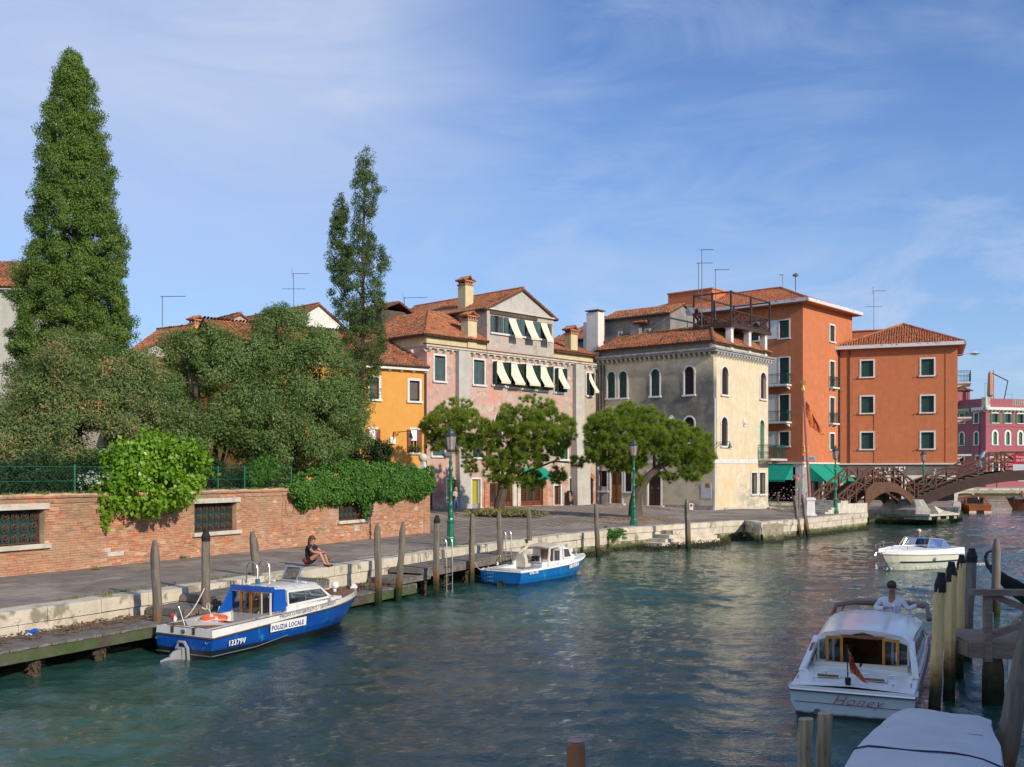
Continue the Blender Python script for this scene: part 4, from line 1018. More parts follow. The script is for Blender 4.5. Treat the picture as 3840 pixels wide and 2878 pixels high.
roof(pink, [(-.35, 12, 13.12), (-.35, -.3, 13.12), (3.7, 4.0, 15.5), (3.7, 12, 15.5)]); roof(pink, [(-.35, -.3, 13.12), (XA0, -.3, 13.12), (XA0, 4.0, 15.5), (3.7, 4.0, 15.5)])
ridge(pink, (-.3, -.25, 13.2), (3.7, 4.0, 15.56)); roof(pink, [(XA1, -.3, 13.12), (LP+.1, -.3, 13.12), (LP+.1, 3.6, 14.5), (XA1, 3.6, 14.5)], 'tile_old')
chimney(pink, 4.15, .28, 12.3, 14.45, .85, .7); chimney(pink, 15.3, .5, 12.6, 14.6, .8, .65, cap='tile'); chimney(pink, XA0-.15+1.1, 3.2, 14.5, 17.6, .8, .8)
# dormer box on the far left slope
MB().box(2.2, 4.6, 7.6, 11.5, 14.0, 15.9).build('dormer_wall', M['dark_br'] if 'dark_br' in M else M['grey'], pink)
roof(pink, [(1.9, 12, 15.9), (1.9, 7.2, 15.9), (3.6, 7.2, 16.6), (3.6, 12, 16.6)], 'tile_old'); roof(pink, [(5.0, 7.2, 15.9), (5.0, 12, 15.9), (3.6, 12, 16.6), (3.6, 7.2, 16.6)], 'tile_old')
drain(pink, None, .35, 1.3, 4.2, mt='gutter'); drain(pink, None, LP-.1, 1.3, 12.2, mt='gutter'); 
for zz_ in (7.0,): MB().beam((.1, -.04, zz_), (LP-.3, -.04, zz_+.02), .03, .03).build('cable', M['gutter'], pink)
for i in range(4):
    rc = wins[2+i][0]; m = MB(); m.box(rc[0]+.15, rc[1]-.05, -.3, -.08, rc[2]+.02, rc[2]+.2); o = m.build('flower_box', M['roofbase'], pink)
    leaves_later = True

# ================================================================ ochre house
FO = Fac((-16.2, 60.8), (-5.72, 68.42)); LO = (Vector((-5.72, 68.42))-Vector((-16.2, 60.8))).length
ochre = empty('ochre_house', (-16.2, 60.8, 0), FO.rz, 'ochre yellow house with brown roller shutters, between the thin cypress and the pink house', 'house')
P = FO.rect; ops = []; wins = []
W_(P('C', 1755, 1185, 1858, 1395), 'roller', fw=.16); W_(P('C', 1345, 1150, 1437, 1375), 'roller', fw=.16); W_(P('C', 1120, 1150, 1225, 1375), 'roller', fw=.16)
for q in ((1768, 30, 1842, 270), (1338, 25, 1412, 262), (812, 30, 885, 245), (560, 30, 630, 240)): W_(P('D', *q), 'flat', sh='redshut')
m = MB(); wallface(m, LO, .9, 10.62, ops); m.quad((0, 0, .9), (0, 10, .9), (0, 10, 10.7), (0, 0, 10.7)); m.quad((0, 9, .9), (LO, 9, .9), (LO, 9, 10.7), (0, 9, 10.7)); m.build('wall', M['ochre'], ochre)
for rc, kind, arch, k in wins:
    w = window(ochre, rc, kind, arch, **k)
    if kind == 'flat':
        MB().box(.05, rc[1]-rc[0]-.05, -.2, -.16, rc[3]-rc[2]-.75, rc[3]-rc[2]-.02).build('blind', M['white'], w)
        MB().box(.0, .07, -.14, -.08, 0, rc[3]-rc[2]).box(rc[1]-rc[0]-.07, rc[1]-rc[0], -.14, -.08, 0, rc[3]-rc[2]).box((rc[1]-rc[0])/2-.04, (rc[1]-rc[0])/2+.04, -.14, -.08, 0, rc[3]-rc[2]).build('sash', M['varn_y'], w)
MB().box(-.2, LO, -.32, .0, 10.62, 10.84).build('cornice', M['white_pl'], ochre); corbels(ochre, LO, 10.62, 15, w=.16, h=.16, d=.22)
gutter(ochre, [(-.2, -.40, 10.90), (LO, -.40, 10.90)])
roof(ochre, [(-.4, -.4, 10.88), (LO, -.4, 10.88), (LO, 5.2, 13.6), (-.4, 5.2, 13.6)], 'tile_old'); roof(ochre, [(LO, 10.5, 10.9), (-.4, 10.5, 10.9), (-.4, 5.2, 13.6), (LO, 5.2, 13.6)], 'tile_old')
drain(ochre, None, LO-.12, 1.3, 10.6, mt='gutter')
# wrought iron lamp bracket on the ochre wall
def bracket_lamp(B, T, x, z, L=1.3, lab=None):
    m = MB(); m.beam((x, 0, z), (x, -L, z), .04, .04); m.beam((x, -.02, z+.05), (x, -.02, z-.55), .04, .04)
    for k in range(5):
        c = Vector((x, -.10-k*.13, z-.12-.02*k)); r = .09-.008*k; m.tube([(x, c.y+r*math.cos(t*.7), c.z+r*math.sin(t*.7)) for t in range(10)], .012, 4)
    m.tube([(x, -.02, z-.5), (x, -.25, z-.32), (x, -.6, z-.10), (x, -.85, z-.03)], .018, 4)
    o = m.build('lamp_bracket', M['iron'], B); o.matrix_local = T or Matrix.Identity(4)
    MB().lathe([(.03, 0), (.05, -.12), (.09, -.18), (.11, -.30), (.17, -.42)], 10, (x, -L, z)).build('lamp_shade', M['green_iron'], o)
    MB().lathe([(.14, -.42), (.13, -.50), (.05, -.56)], 10, (x, -L, z)).build('lamp_glass', M['white'], o)
    return o
bx, bz = FO.pt('D', 1590, 60); bracket_lamp(ochre, Matrix.Rotation(R(0), 4, 'Z'), bx, bz, 2.2)
cb = FO.pt('D', 1575, 145); MB().box(cb[0]-.2, cb[0]+.2, -.15, 0, cb[1]-.22, cb[1]+.22).build('meter_box', M['white'], ochre)

# ================================================================ cream corner house with the rooftop terrace
YO = Vector((6.9, 81.2)); YC = Vector((14.7, 74.7)); LY = (YC-YO).length; WY = 8.9
FY = Fac(YO, YC); FR = Fac(YC, d=(-FY.d.y, FY.d.x)); TR = side_T(LY)
yel = empty('cream_house', (YO.x, YO.y, 0), FY.rz, 'cream corner house with one sooty dark face, arched windows and a wooden roof terrace', 'house')
P = FY.rect; ops = []; wins = []
W_(P('B', 583, 880, 655, 1132), 'shut', 1); W_(P('B', 693, 875, 768, 1128), 'shut', 1); W_(P('B', 1000, 855, 1080, 1112), 'shut', 1)
W_(P('B', 1320, 830, 1410, 1098), 'grille', 1); W_(P('E', 1013, 178, 1115, 440), 'grille', 1)
rc = P('E', 128, 735, 212, 942); W_(rc, 'grille'); rc = P('E', 400, 735, 470, 950); W_(rc, 'grille')
dA = P('E', 250, 735, 366, 1062); dA[2] = 1.45; W_(dA, 'none', sill=False); dB = P('E', 638, 740, 768, 1098); dB[2] = 1.35; W_(dB, 'none', sill=False)
opsL, winsL = ops, wins; ops, wins = [], []
P = FR.rect
W_(P('B', 1672, 832, 1733, 1100), 'grille', 1); W_(P('B', 2042, 888, 2095, 1140), 'glass', 1, sh='redshut')
W_(P('E', 1393, 180, 1456, 478), 'grille', 1); dC = P('E', 1792, 210, 1836, 608); W_(dC, 'shut', 1, sill=False, sh='shutter_gr')
W_(P('E', 1706, 757, 1762, 975), 'none', fw=.12); W_(P('E', 1790, 757, 1847, 975), 'none', fw=.12)
opsR, winsR = ops, wins
m = MB(); wallface(m, LY, .7, 12.55, opsL); wallface(m, WY, .7, 12.55, opsR, TR)
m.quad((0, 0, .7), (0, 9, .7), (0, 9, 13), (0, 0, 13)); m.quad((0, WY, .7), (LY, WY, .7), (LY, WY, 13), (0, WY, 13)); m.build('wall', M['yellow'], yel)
for rc, kind, arch, k in winsL: window(yel, rc, kind, arch, **k)
for rc, kind, arch, k in winsR: window(yel, rc, kind, arch, T=TR, **k)
def door(B, rc, mt, T=None):
    w = (rc[1]-rc[0])/2
    for s_ in (0, 1):
        m = MB(); h = rc[3]-rc[2]; m.box(.01, w-.01, 0, .05, 0, h)
        for a, b in ((.05, .28), (.31, .55)): m.box(.1, w-.1, -.02, 0, h*a, h*b)
        o = m.build('door', M[mt], B, loc=(rc[0]+s_*w, .14, rc[2]))
        gg = MB(); 
        for i in range(4): gg.beam((.12+i*(w-.24)/3, -.02, h*.6), (.12+i*(w-.24)/3, -.02, h*.93), .02, .02)
        for i in range(5): gg.beam((.1, -.025, h*(.6+.08*i)), (w-.1, -.025, h*(.6+.08*i)), .02, .02)
        gg.build('door_grille', M['iron'], o); MB().box(w*.4, w*.6, -.04, 0, h*.5, h*.52).build('letter_slot', M['gold'], o)
        if T is not None: o.matrix_local = T @ o.matrix_local
door(yel, dA, 'varnish'); door(yel, dB, 'bridgedark')
MB().box(dA[0]-.35, dA[1]+.35, -.35, .1, 1.1, 1.45).build('door_step', M['stone'], yel); MB().box(dB[0]-.35, dB[1]+.35, -.35, .1, 1.0, 1.35).build('door_step', M['stone'], yel)
# cornice with its row of corbels, string course, plinth
m = MB()
for z0_, z1_, d_ in ((12.55, 12.68, .14), (12.68, 12.84, .40), (12.84, 12.97, .50)): m.box(-.05, LY+d_, -d_, 0, z0_, z1_); m.box(LY, LY+d_, 0, WY+.3, z0_, z1_)
m.build('cornice', M['grime_stone'], yel)
corbels(yel, LY, 12.68, 24, d=.36, h=.34, mt='stone2'); corbels(yel, WY, 12.68, 20, T=TR, d=.36, h=.34, mt='frame_stone')
MB().box(0, LY, .05, .3, 12.97, 13.55).build('attic_band', M['grey'], yel); MB().box(LY-.3, LY-.05, 0, WY, 12.97, 13.35).build('attic_band', M['stone2'], yel)
o = MB().box(-.02, WY, -.035, 0, 4.55, 4.86).build('string_course', M['frame_stone'], yel); o.matrix_local = TR
MB().box(0, LY+.03, -.035, 0, 4.55, 4.80).build('string_course', M['stone'], yel)
pst = MB()
o = MB().box(0, WY, -.05, 0, .8, 1.28).build('plinth', M['stone'], yel); o.matrix_local = TR
MB().box(dB[1]+.3, LY, -.05, 0, .8, 1.45).build('plinth', M['grime_stone'], yel)
MB().box(0, dA[0]-.3, -.04, 0, 1.0, 2.75).build('plinth', M['lgrey'], yel)
w2_ = FR.rect('E', 1692, 742, 1860, 995); 
xb0 = FR.rect('E', 1760, 600, 2040, 640); balcony(yel, TR, dC[0]-.35, WY+1.0, 4.95, 1.15, 1.05, 'railgreen', 'stone')
bxz = FR.pt('E', 1340, 440); bracket_lamp(yel, TR, .15, bxz[1], 1.25)
def relief(x, z, T, r=.3):
    m = MB(); m.lathe([(r*.75, 0), (r, .04), (r*.9, .08), (r*.6, .05), (r*.55, .12), (r*.25, .2), (.01, .22)], 12); m.xf(Matrix.Translation((x, 0, z)) @ Matrix.Rotation(R(90), 4, 'X') @ Matrix.Diagonal((.8, 1.15, 1, 1))); o = m.build('carved_medallion', M['frame_stone'], yel, smooth=True); o.matrix_local = T
x_, z_ = FR.pt('E', 1632, 235); relief(x_, z_, TR); x_, z_ = FY.pt('E', 878, 212); relief(x_, z_, Matrix.Identity(4), .33)
x_, z_ = FY.pt('E', 1254, 886); MB().box(x_-.2, x_+.2, -.03, 0, z_-.2, z_+.2).build('arrow_sign', M['yellowsign'], yel)
MB().add([(x_-.05, -.035, z_-.1), (x_+.1, -.035, z_), (x_-.05, -.035, z_+.1)], [(0, 1, 2)]).build('arrow', M['red'], yel)
x_, z_ = FY.pt('E', 1250, 945); MB().box(x_-.5, x_+.35, -.03, 0, z_-.55, z_+.55).build('noticeboard', M['canvas'], yel)
drain(yel, TR, .06, 1.1, 9.3, mt='whitemetal'); drain(yel, None, .25, 1.3, 12.3, mt='bridgedark'); drain(yel, None, .55, 8.2, 12.3, mt='bridgedark')
# roof, the grey attic storey on top
rz0 = 13.5
roof(yel, [(-.3, -.25, rz0), (LY+.2, -.25, rz0), (LY-2.2, 3.6, 15.15), (-.3, 3.6, 15.15)], 'tile_old'); roof(yel, [(LY+.2, -.25, rz0-.1), (LY+.2, WY+.3, rz0-.1), (LY-2.2, WY-2, 15.05), (LY-2.2, 3.6, 15.15)], 'tile_old')
roof(yel, [(LY+.2, WY+.3, rz0-.1), (-.3, WY+.3, rz0-.1), (-.3, 5, 15.1), (LY-2.2, 5, 15.1)], 'tile_old')
ridge(yel, (LY+.15, -.2, rz0+.1), (LY-2.2, 3.6, 15.25), 'tile_old')
G0, G1 = -1.85, 4.4
m = MB(); m.box(G0, G1, 3.5, 7.7, 12.5, 16.55); m.add([(G1, 3.5, 16.55), (G1, 7.7, 16.55), (G1, 5.5, 17.4)], [(0, 1, 2)]); m.build('attic_wall', M['grey'], yel)
roof(yel, [(G0-.2, 3.25, 16.5), (G1+.15, 3.25, 16.5), (G1+.15, 5.5, 17.45), (G0-.2, 5.5, 17.45)]); roof(yel, [(G1+.15, 7.95, 16.5), (G0-.2, 7.95, 16.5), (G0-.2, 5.5, 17.45), (G1+.15, 5.5, 17.45)])
gutter(yel, [(G0-.2, 3.2, 16.45), (G1+.1, 3.2, 16.45)])
FG = Fac(YO+Vector((-FY.d.y, FY.d.x))*3.5, d=FY.d)
for q in ((690, 500, 722, 540), (945, 472, 985, 512)):
    rc = FG.rect('B', *q); wi = window(yel, rc, 'glass', T=Matrix.Translation((0, 3.5, 0)), fw=.08, depth=-.04, sh='whitebar', proud=.03)
MB().box(FG.x(zm('B', 830, 400)[0]), FG.x(zm('B', 915, 400)[0]), 3.0, 3.5, 13.5, 15.9).build('chimney', M['grey'], yel)
roof(yel, [(1.3, 2.9, 15.9), (2.5, 2.9, 15.9), (2.5, 3.6, 16.15), (1.3, 3.6, 16.15)])
# terrace of brown timber on stone pillars
ty = [FR.x(u) for u in (2745, 2812, 2872)]
for t_ in ty: MB().box(LY-.42, LY+.02, t_-.2, t_+.2, 12.95, 14.75).box(LY-.5, LY+.1, t_-.27, t_+.27, 14.7, 14.85).build('terrace_pillar', M['frame_stone'], yel)
ax0, ax1, ay0, ay1 = LY-3.1, LY+.05, ty[0]-.25, ty[2]+.55; dz_ = 14.95
for px_ in (ax0+.3,): MB().box(px_-.22, px_+.22, ay0, ay0+.45, 13.6, dz_-.1).build('terrace_pillar', M['grime_stone'], yel)
m = MB(); m.box(ax0-.1, ax1+.1, ay0-.1, ay1+.1, dz_-.12, dz_+.05); m.box(ax0-.1, ax1+.12, ay0-.12, ay0-.02, dz_-.2, dz_+.08); m.box(ax1+.02, ax1+.12, ay0, ay1+.1, dz_-.2, dz_+.08); terr = m.build('terrace_deck', M['bridgedark'], yel)
for (x_, y_) in [(a, b) for a in (ax0, (ax0+ax1)/2, ax1) for b in (ay0, (ay0+ay1)/2, ay1)]:
    if x_ == (ax0+ax1)/2 and y_ == (ay0+ay1)/2: continue
    MB().box(x_-.06, x_+.06, y_-.06, y_+.06, dz_, dz_+2.55).build('post', M['bridgedark'], terr)
for (a, b) in (((ax0, ay0), (ax1, ay0)), ((ax1, ay0), (ax1, ay1)), ((ax1, ay1), (ax0, ay1)), ((ax0, ay1), (ax0, ay0))):
    MB().beam((*a, dz_+2.45), (*b, dz_+2.45), .09, .10).build('top_rail', M['bridgedark'], terr)
    m = MB(); m.beam((*a, dz_+1.1), (*b, dz_+1.1), .08, .08); m.beam((*a, dz_+.18), (*b, dz_+.18), .07, .07); n = 2 if a[1] == b[1] else 4
    for i in range(n):
        p = [a[0]+(b[0]-a[0])*i/n, a[1]+(b[1]-a[1])*i/n]; q = [a[0]+(b[0]-a[0])*(i+1)/n, a[1]+(b[1]-a[1])*(i+1)/n]; w = (.18, 1.1) if i % 2 else (1.1, .18)
        m.beam((*p, dz_+w[0]), (*q, dz_+w[1]), .06, .05); m.beam((*p, dz_+w[1]), (*q, dz_+w[0]), .05, .05); m.beam((*q, dz_+.18), (*q, dz_+1.1), .07, .07)
    m.build('railing', M['bridgedark'], terr)
m = MB(); m.lathe([(.02, .10), (.25, .06), (.40, .0), (.42, .01)], 14); m.xf(Matrix.Translation((ax0-.25, ay0-.1, dz_+1.35)) @ Matrix.Rotation(R(75), 4, 'X')); m.build('satellite_dish', M['grey_out'], yel, smooth=2)
o = MB().lathe([(.16, 0), (.12, .35), (.17, .4), (.17, .5), (.06, .7)], 8, (-.5, 1.6, 13.9)).build('chimney_pot', M['roofbase'], yel)

# ================================================================ tall orange house (left block) and its lower wing
AO = Vector((11.07, 111.4)); AC = Vector((27.5, 96.8)); LA_ = (AC-AO).length; FA = Fac(AO, AC); FAR = Fac(AC, d=(-FA.d.y, FA.d.x)); TAR = side_T(LA_); DA = 11.2
hot = empty('tall_orange_house', (AO.x, AO.y, 0), FA.rz, 'tall four storey orange house with paired green shutters and a flower shop below', 'house')
P = FA.rect; ops = []; wins = []
for q, k_ in (((262, 430, 338, 570), 'shut'), ((262, 728, 338, 942), 'shut'), ((262, 1025, 338, 1238), 'shut'), ((262, 1320, 338, 1432), 'shut')):
    rc = P('H', *q); W_(rc, k_, sh='shutter'); r2 = [rc[0]-3.2, rc[1]-3.2, rc[2], rc[3]]; 
    W_(r2, k_, sh='shutter')
    for dx in (8, 13): W_([rc[0]-dx, rc[1]-dx, rc[2], rc[3]], k_, sh='shutter')
opsL, winsL = ops, wins; ops, wins = [], []; P = FAR.rect
for q in ((663, 472, 698, 600), (663, 760, 698, 962), (663, 1048, 698, 1248), (663, 1335, 698, 1460)): W_(P('H', *q), 'shut', fw=.16)
opsR, winsR = ops, wins
m = MB(); wallface(m, LA_, 4.7, 19.9, opsL); wallface(m, DA, 4.7, 19.9, opsR, TAR); m.quad((0, 0, 1), (0, DA, 1), (0, DA, 19.9), (0, 0, 19.9)); m.quad((0, DA, 1), (LA_, DA, 1), (LA_, DA, 19.9), (0, DA, 19.9))
m.build('wall', M['orange'], hot)
for rc, kind, arch, k in winsL: window(hot, rc, kind, arch, **k)
for rc, kind, arch, k in winsR: window(hot, rc, kind, arch, T=TAR, **k)
for i in (0, 4, 8, 12):
    rc = winsL[i][0]; MB().box(rc[0]-1.35, rc[0]-.15, -.03, .02, rc[2], rc[3]+.1).build('white_panel', M['white_pl'], hot)
    if i in (4, 8): balcony(hot, None, rc[0]-3.4, rc[1]+.25, rc[2]-.02, 1.0, 1.0)
for i in (1, 2): rc = winsR[i][0]; balcony(hot, TAR, rc[0]-.25, rc[1]+.3, rc[2]-.02, .45, 1.0)
m = MB(); m.box(-.9, LA_+.9, -.9, DA+.5, 19.85, 19.97); o = m.build('eaves', M['orange'], hot)
m = MB(); m.box(-.9, LA_+.95, -.95, -.75, 19.9, 20.22); m.box(LA_+.75, LA_+.95, -.95, DA+.5, 19.9, 20.22); m.build('gutter', M['whitemetal'], hot)
rA, rh = 5.6, 22.6
roof(hot, [(-.9, -.85, 20.1), (LA_+.85, -.85, 20.1), (LA_-5.2, rA, rh), (4.5, rA, rh)], 'tile_new'); roof(hot, [(LA_+.85, -.85, 20.1), (LA_+.85, DA+.5, 20.1), (LA_-5.2, rA, rh)], 'tile_new')
roof(hot, [(LA_+.85, DA+.5, 20.1), (-.9, DA+.5, 20.1), (4.5, rA, rh), (LA_-5.2, rA, rh)], 'tile_new'); roof(hot, [(-.9, DA+.5, 20.1), (-.9, -.85, 20.1), (4.5, rA, rh)], 'tile_new')
ridge(hot, (LA_+.8, -.8, 20.2), (LA_-5.2, rA, rh+.08), 'tile_new'); ridge(hot, (4.5, rA, rh+.08), (LA_-5.2, rA, rh+.08), 'tile_new')
xr = FA.x(2600, 4); MB().box(xr-2.4, xr+3.0, 2.8, 6.5, 20.8, 22.9).box(xr-2.5, xr+3.1, 2.7, 6.6, 22.9, 23.05).build('lift_housing', M['orange'], hot)
o = MB().tube([(LA_-3.2, 5, 22), (LA_-3.2, 5, 23.6)], .05, 5).lathe([(.28, 0), (.3, .15), (.1, .3)], 9, (LA_-3.2, 5, 23.5)).build('roof_camera_mast', M['iron_l'], hot)
# ground floor: white piers, dark shop openings, awnings
m = MB(); m.box(0, LA_, .0, .3, 4.35, 4.7); m.box(LA_-.75, LA_, -.02, .8, 1.0, 4.35); m.box(LA_-5.9, LA_-5.3, 0, .5, 1.0, 4.35); m.box(LA_-.3, LA_, .8, 1.7, 1, 4.35)
o = m.build('shop_pier', M['white_pl'], hot)
MB().box(0, LA_-.4, 2.2, 2.3, 1, 4.7).build('shop_back_wall', M['dark'], hot)
m = MB(); wallface(m, DA, 1.0, 4.7, [(1.3, 3.9, 1.0, 3.9), (4.6, 7.4, 1.0, 3.9)]); o = m.build('shop_wall', M['white_pl'], hot); o.matrix_local = TAR
MB().box(LA_-.35, LA_-.3, 1.2, 8, 1, 4).build('shop_window', M['pane'], hot)
m = MB(); m.box(-.2, LA_+.15, -.15, 0, 4.66, 4.80); m.box(LA_, LA_+.15, 0, DA, 4.66, 4.80); m.build('string_course', M['frame_stone'], hot)
canopy(hot, None, LA_-6.3, LA_-1.0, 4.6, 3.15, 1.6); canopy(hot, TAR, .9, 4.3, 4.6, 3.0, 1.9); canopy(hot, TAR, 4.5, 7.6, 4.6, 3.0, 1.9)
sx0, sz0 = FAR.pt('H', 450, 1525); sx1, sz1 = FAR.pt('H', 546, 1555); o = MB().box(.0, 2.6, -.12, -.02, 4.95, 5.42).build('post_office_sign', M['grey_out'], hot); o.matrix_local = TAR
text('sign_lettering', 'posta', .42, M['black'], hot, TAR @ frame3((1.05, -.13, 5.07), (1, 0, 0), (0, 0, 1)))
o = MB().box(.05, .95, -.1, -.02, 5.75, 6.35).build('yellow_direction_sign', M['yellowsign'], hot); o.matrix_local = TAR
text('sign_lettering', 'PIAZZALE\nROMA', .17, M['red'], hot, TAR @ frame3((.12, -.11, 6.1), (1, 0, 0), (0, 0, 1)))

BO = Vector((32.75, 102.7)); FB = Fac(BO, (42.9, 98.6)); LB_ = 10.95; DB = 10
wing = empty('orange_wing_house', (BO.x, BO.y, 0), FB.rz, 'lower orange block with a hipped roof and six green shuttered windows, above the wooden bridge', 'house')
P = FB.rect; ops = []; wins = []
for q in ((913, 752, 1010, 880), (1392, 738, 1493, 868), (913, 1038, 1010, 1168), (1392, 1032, 1493, 1162), (913, 1325, 1010, 1455), (1392, 1322, 1493, 1452)): W_(P('H', *q), 'shut', fw=.15, proud=.05)
m = MB(); wallface(m, LB_, 4.7, 16.1, ops); m.quad((LB_, 0, 1), (LB_, DB, 1), (LB_, DB, 16.1), (LB_, 0, 16.1)); m.quad((0, 0, 4), (0, DB, 4), (0, DB, 16.1), (0, 0, 16.1)); m.build('wall', M['orange'], wing)
for rc, kind, arch, k in wins:
    w = window(wing, rc, kind, arch, **k); ww = rc[1]-rc[0]
    for xx in (-.32, ww+.32): MB().beam((xx, -.22, -.05), (xx, -.42, -.02), .03, .05).beam((xx, -.42, -.1), (xx, -.42, .08), .03, .03).build('shutter_catch', M['iron'], w)
MB().box(-.3, LB_+.6, -.55, DB, 16.05, 16.15).build('eaves', M['orange'], wing)
m = MB(); m.box(-.5, LB_+.75, -.7, -.5, 16.08, 16.42); m.box(LB_+.55, LB_+.75, -.7, DB, 16.08, 16.42); m.build('gutter', M['whitemetal'], wing)
ap = (6.0, 4.6, 18.9)
roof(wing, [(-.5, -.6, 16.3), (LB_+.65, -.6, 16.3), ap], 'tile_new'); roof(wing, [(LB_+.65, -.6, 16.3), (LB_+.65, DB+.4, 16.3), (6.2, 7, 18.9), ap], 'tile_new')
ridge(wing, (-.45, -.55, 16.4), (ap[0], ap[1], 19.0), 'tile_new'); ridge(wing, (LB_+.6, -.55, 16.4), (ap[0], ap[1], 19.0), 'tile_new')
MB().add([(-.5, -.6, 16.2), (ap[0], ap[1], 18.85), (6.2, 8, 18.85), (-.5, 8, 16.2)], [(0, 1, 2, 3)]).build('roof', M['roofbase'], wing)
MB().box(-4.5, 4.8, 6.5, 9, 12, 18.7).box(-4.6, 4.9, 6.4, 9.1, 18.7, 18.82).build('stair_housing', M['orange'], wing)
MB().box(-.45, .15, -.12, .02, 4.7, 16.05).build('downpipe_panel', M['bridgedark'], wing); drain(wing, None, 1.05, 4.7, 16.0, mt='bridgedark')
MB().box(-.4, LB_+.3, -.18, 0, 4.60, 4.74).build('string_course', M['frame_stone'], wing)
MB().box(-.3, LB_, .0, .3, 3.55, 4.6).build('fascia_board', M['planks'], wing)
m = MB(); wallface(m, LB_, 1.0, 3.55, [(.5, 2.6, 1, 3.3), (2.9, 4.6, 1, 3.3), (4.9, 5.9, 1, 3.4), (6.3, LB_-.3, 1, 3.35, .35)]); m.build('arcade_wall', M['white_pl'], wing)
MB().box(.2, LB_-.2, 1.2, 1.25, 1.0, 3.5).build('shop_window', M['pane'], wing)
text('cafe_lettering', "CAFFE'", .95, M['white'], wing, frame3((3.35, -.10, 3.72), (1, 0, 0), (0, 0, 1)), ext=.04, wide=.95, bold=.02)
TBR = side_T(LB_)
for z_ in (5.6, 9.2, 12.6): balcony(wing, TBR, .6, 5.5, z_, 1.25, 1.05, 'railgreen', 'frame_stone')
m = MB(); m.tube([(LB_+.1, .5, 15.2), (LB_+1.3, .2, 15.3)], .03, 5); m.lathe([(.02, .25), (.15, .2), (.5, .05), (.45, 0), (.1, -.12)], 14, (LB_+1.5, .15, 15.2)); m.build('wall_lamp', M['frame_stone'], wing, smooth=True)

for x_, z0_, z1_ in ((3.4, 4.8, 9.6), (9.9, 4.8, 15.9)): MB().tube([(x_, -.03, z0_), (x_, -.03, z1_)], .03, 5).build('conduit', M['orange'], wing)
MB().tube([(LA_-2.6, -.03, 4.8), (LA_-2.6, -.03, 12.2)], .035, 5).build('conduit', M['orange'], hot)
# ================================================================ raspberry house across the side canal
RC_ = Vector((85.6, 185.0)); dR = Vector((.94, .341)).normalized(); FRd = Fac(RC_, d=dR); LR = 30
red = empty('raspberry_house', (RC_.x, RC_.y, 0), FRd.rz, 'raspberry red palace with arched green windows and white cornice, far behind the wooden bridge', 'house')
P = FRd.rect; ops = []; wins = []
base_t = P('H', 1960, 1172, 1999, 1246); base_a = P('H', 1965, 1316, 1994, 1420)
for i in range(7):
    dx = i*(P('H', 2062, 1172, 2100, 1246)[0]-base_t[0])
    W_([base_t[0]+dx, base_t[1]+dx, base_t[2], base_t[3]], 'flat', fw=.25, sh='shutter_gr'); W_([base_a[0]+dx, base_a[1]+dx, base_a[2], base_a[3]], 'shut', 1, fw=.35, sh='shutter_gr')
    if i % 2 == 0: W_([base_a[0]+dx, base_a[1]+dx+.4, 2.2, 5.4], 'dark', fw=.25)
m = MB(); wallface(m, LR, .9, 15.3, ops)
TLf = Matrix.Translation((0, 14, 0)) @ Matrix.Rotation(R(-90), 4, 'Z'); ops2 = []; wl = []
FL = Fac((RC_.x-dR.y*14, RC_.y+dR.x*14), d=(dR.y, -dR.x))
for q, a_, kk in (((1815, 1172, 1848, 1248), 0, 'shut'), ((1818, 1320, 1846, 1422), 1, 'shut'), ((1700, 1325, 1732, 1425), 1, 'shut'), ((1698, 1512, 1732, 1576), 0, 'dark'), ((1830, 1512, 1856, 1576), 0, 'dark'), ((1702, 1175, 1735, 1250), 0, 'shut')):
    rc = FL.rect('H', *q); ops2.append((*rc, a_)); wl.append((rc, kk, a_))
wallface(m, 14, .9, 15.3, ops2, TLf); m.quad((LR, 0, 0), (LR, 14, 0), (LR, 14, 15), (LR, 0, 15)); m.quad((0, 14, 0), (LR, 14, 0), (LR, 14, 15), (0, 14, 15)); m.quad((0, 0, 15.2), (LR, 0, 15.2), (LR, 14, 15.2), (0, 14, 15.2))
m.build('wall', M['rosepl'], red)
for rc, kind, arch, k in wins: window(red, rc, kind, arch, **k)
for rc, kk, a_ in wl: window(red, rc, kk, a_, T=TLf, fw=.25, sh='shutter_gr')
m = MB(); m.box(-.7, LR, -.7, 0, 15.0, 15.5); m.box(-.7, 0, -.7, 14, 15.0, 15.5); m.build('cornice', M['frame_stone'], red)
corbels(red, LR, 15.0, 34, d=.5, h=.4, w=.3); corbels(red, 14, 15.0, 16, T=TLf, d=.5, h=.4, w=.3)
MB().box(-.02, LR, 0, .3, 15.5, 17.1).box(0, .3, .3, 14, 15.5, 17.1).build('parapet', M['rosepl'], red); MB().box(-.1, .9, -.1, .9, 15.5, 17.3).build('parapet_pier', M['stone'], red)
m = MB()
for i in range(9): m.box(6.2+i*.5, 6.45+i*.5, -.04, .34, 15.9, 17.0)
m.build('parapet_openings', M['grime_stone'], red)
for z_ in (12.0, 6.4): MB().box(-.05, LR, -.08, 0, z_, z_+.15).build('string_course', M['frame_stone'] if z_ < 10 else M['rosepl'], red)
drain(red, TLf, 12.6, 1, 15)
roof(red, [(-3, 6, 19.0), (3, 6, 19.0), (0, 9, 20.8)], 'tile_old'); MB().box(-2.6, 2.6, 6.4, 11, 15, 19.0).build('roof_turret', M['rosepl'], red)
m = MB(); m.tube([(3.8, 2, 17.1), (3.8, 2, 22.5)], .1, 5); m.lathe([(.15, 0), (.55, .6), (.35, 4.6), (.05, 5)], 8, (3.0, 2, 17.3)); m.build('closed_parasol', M['skin'], red)
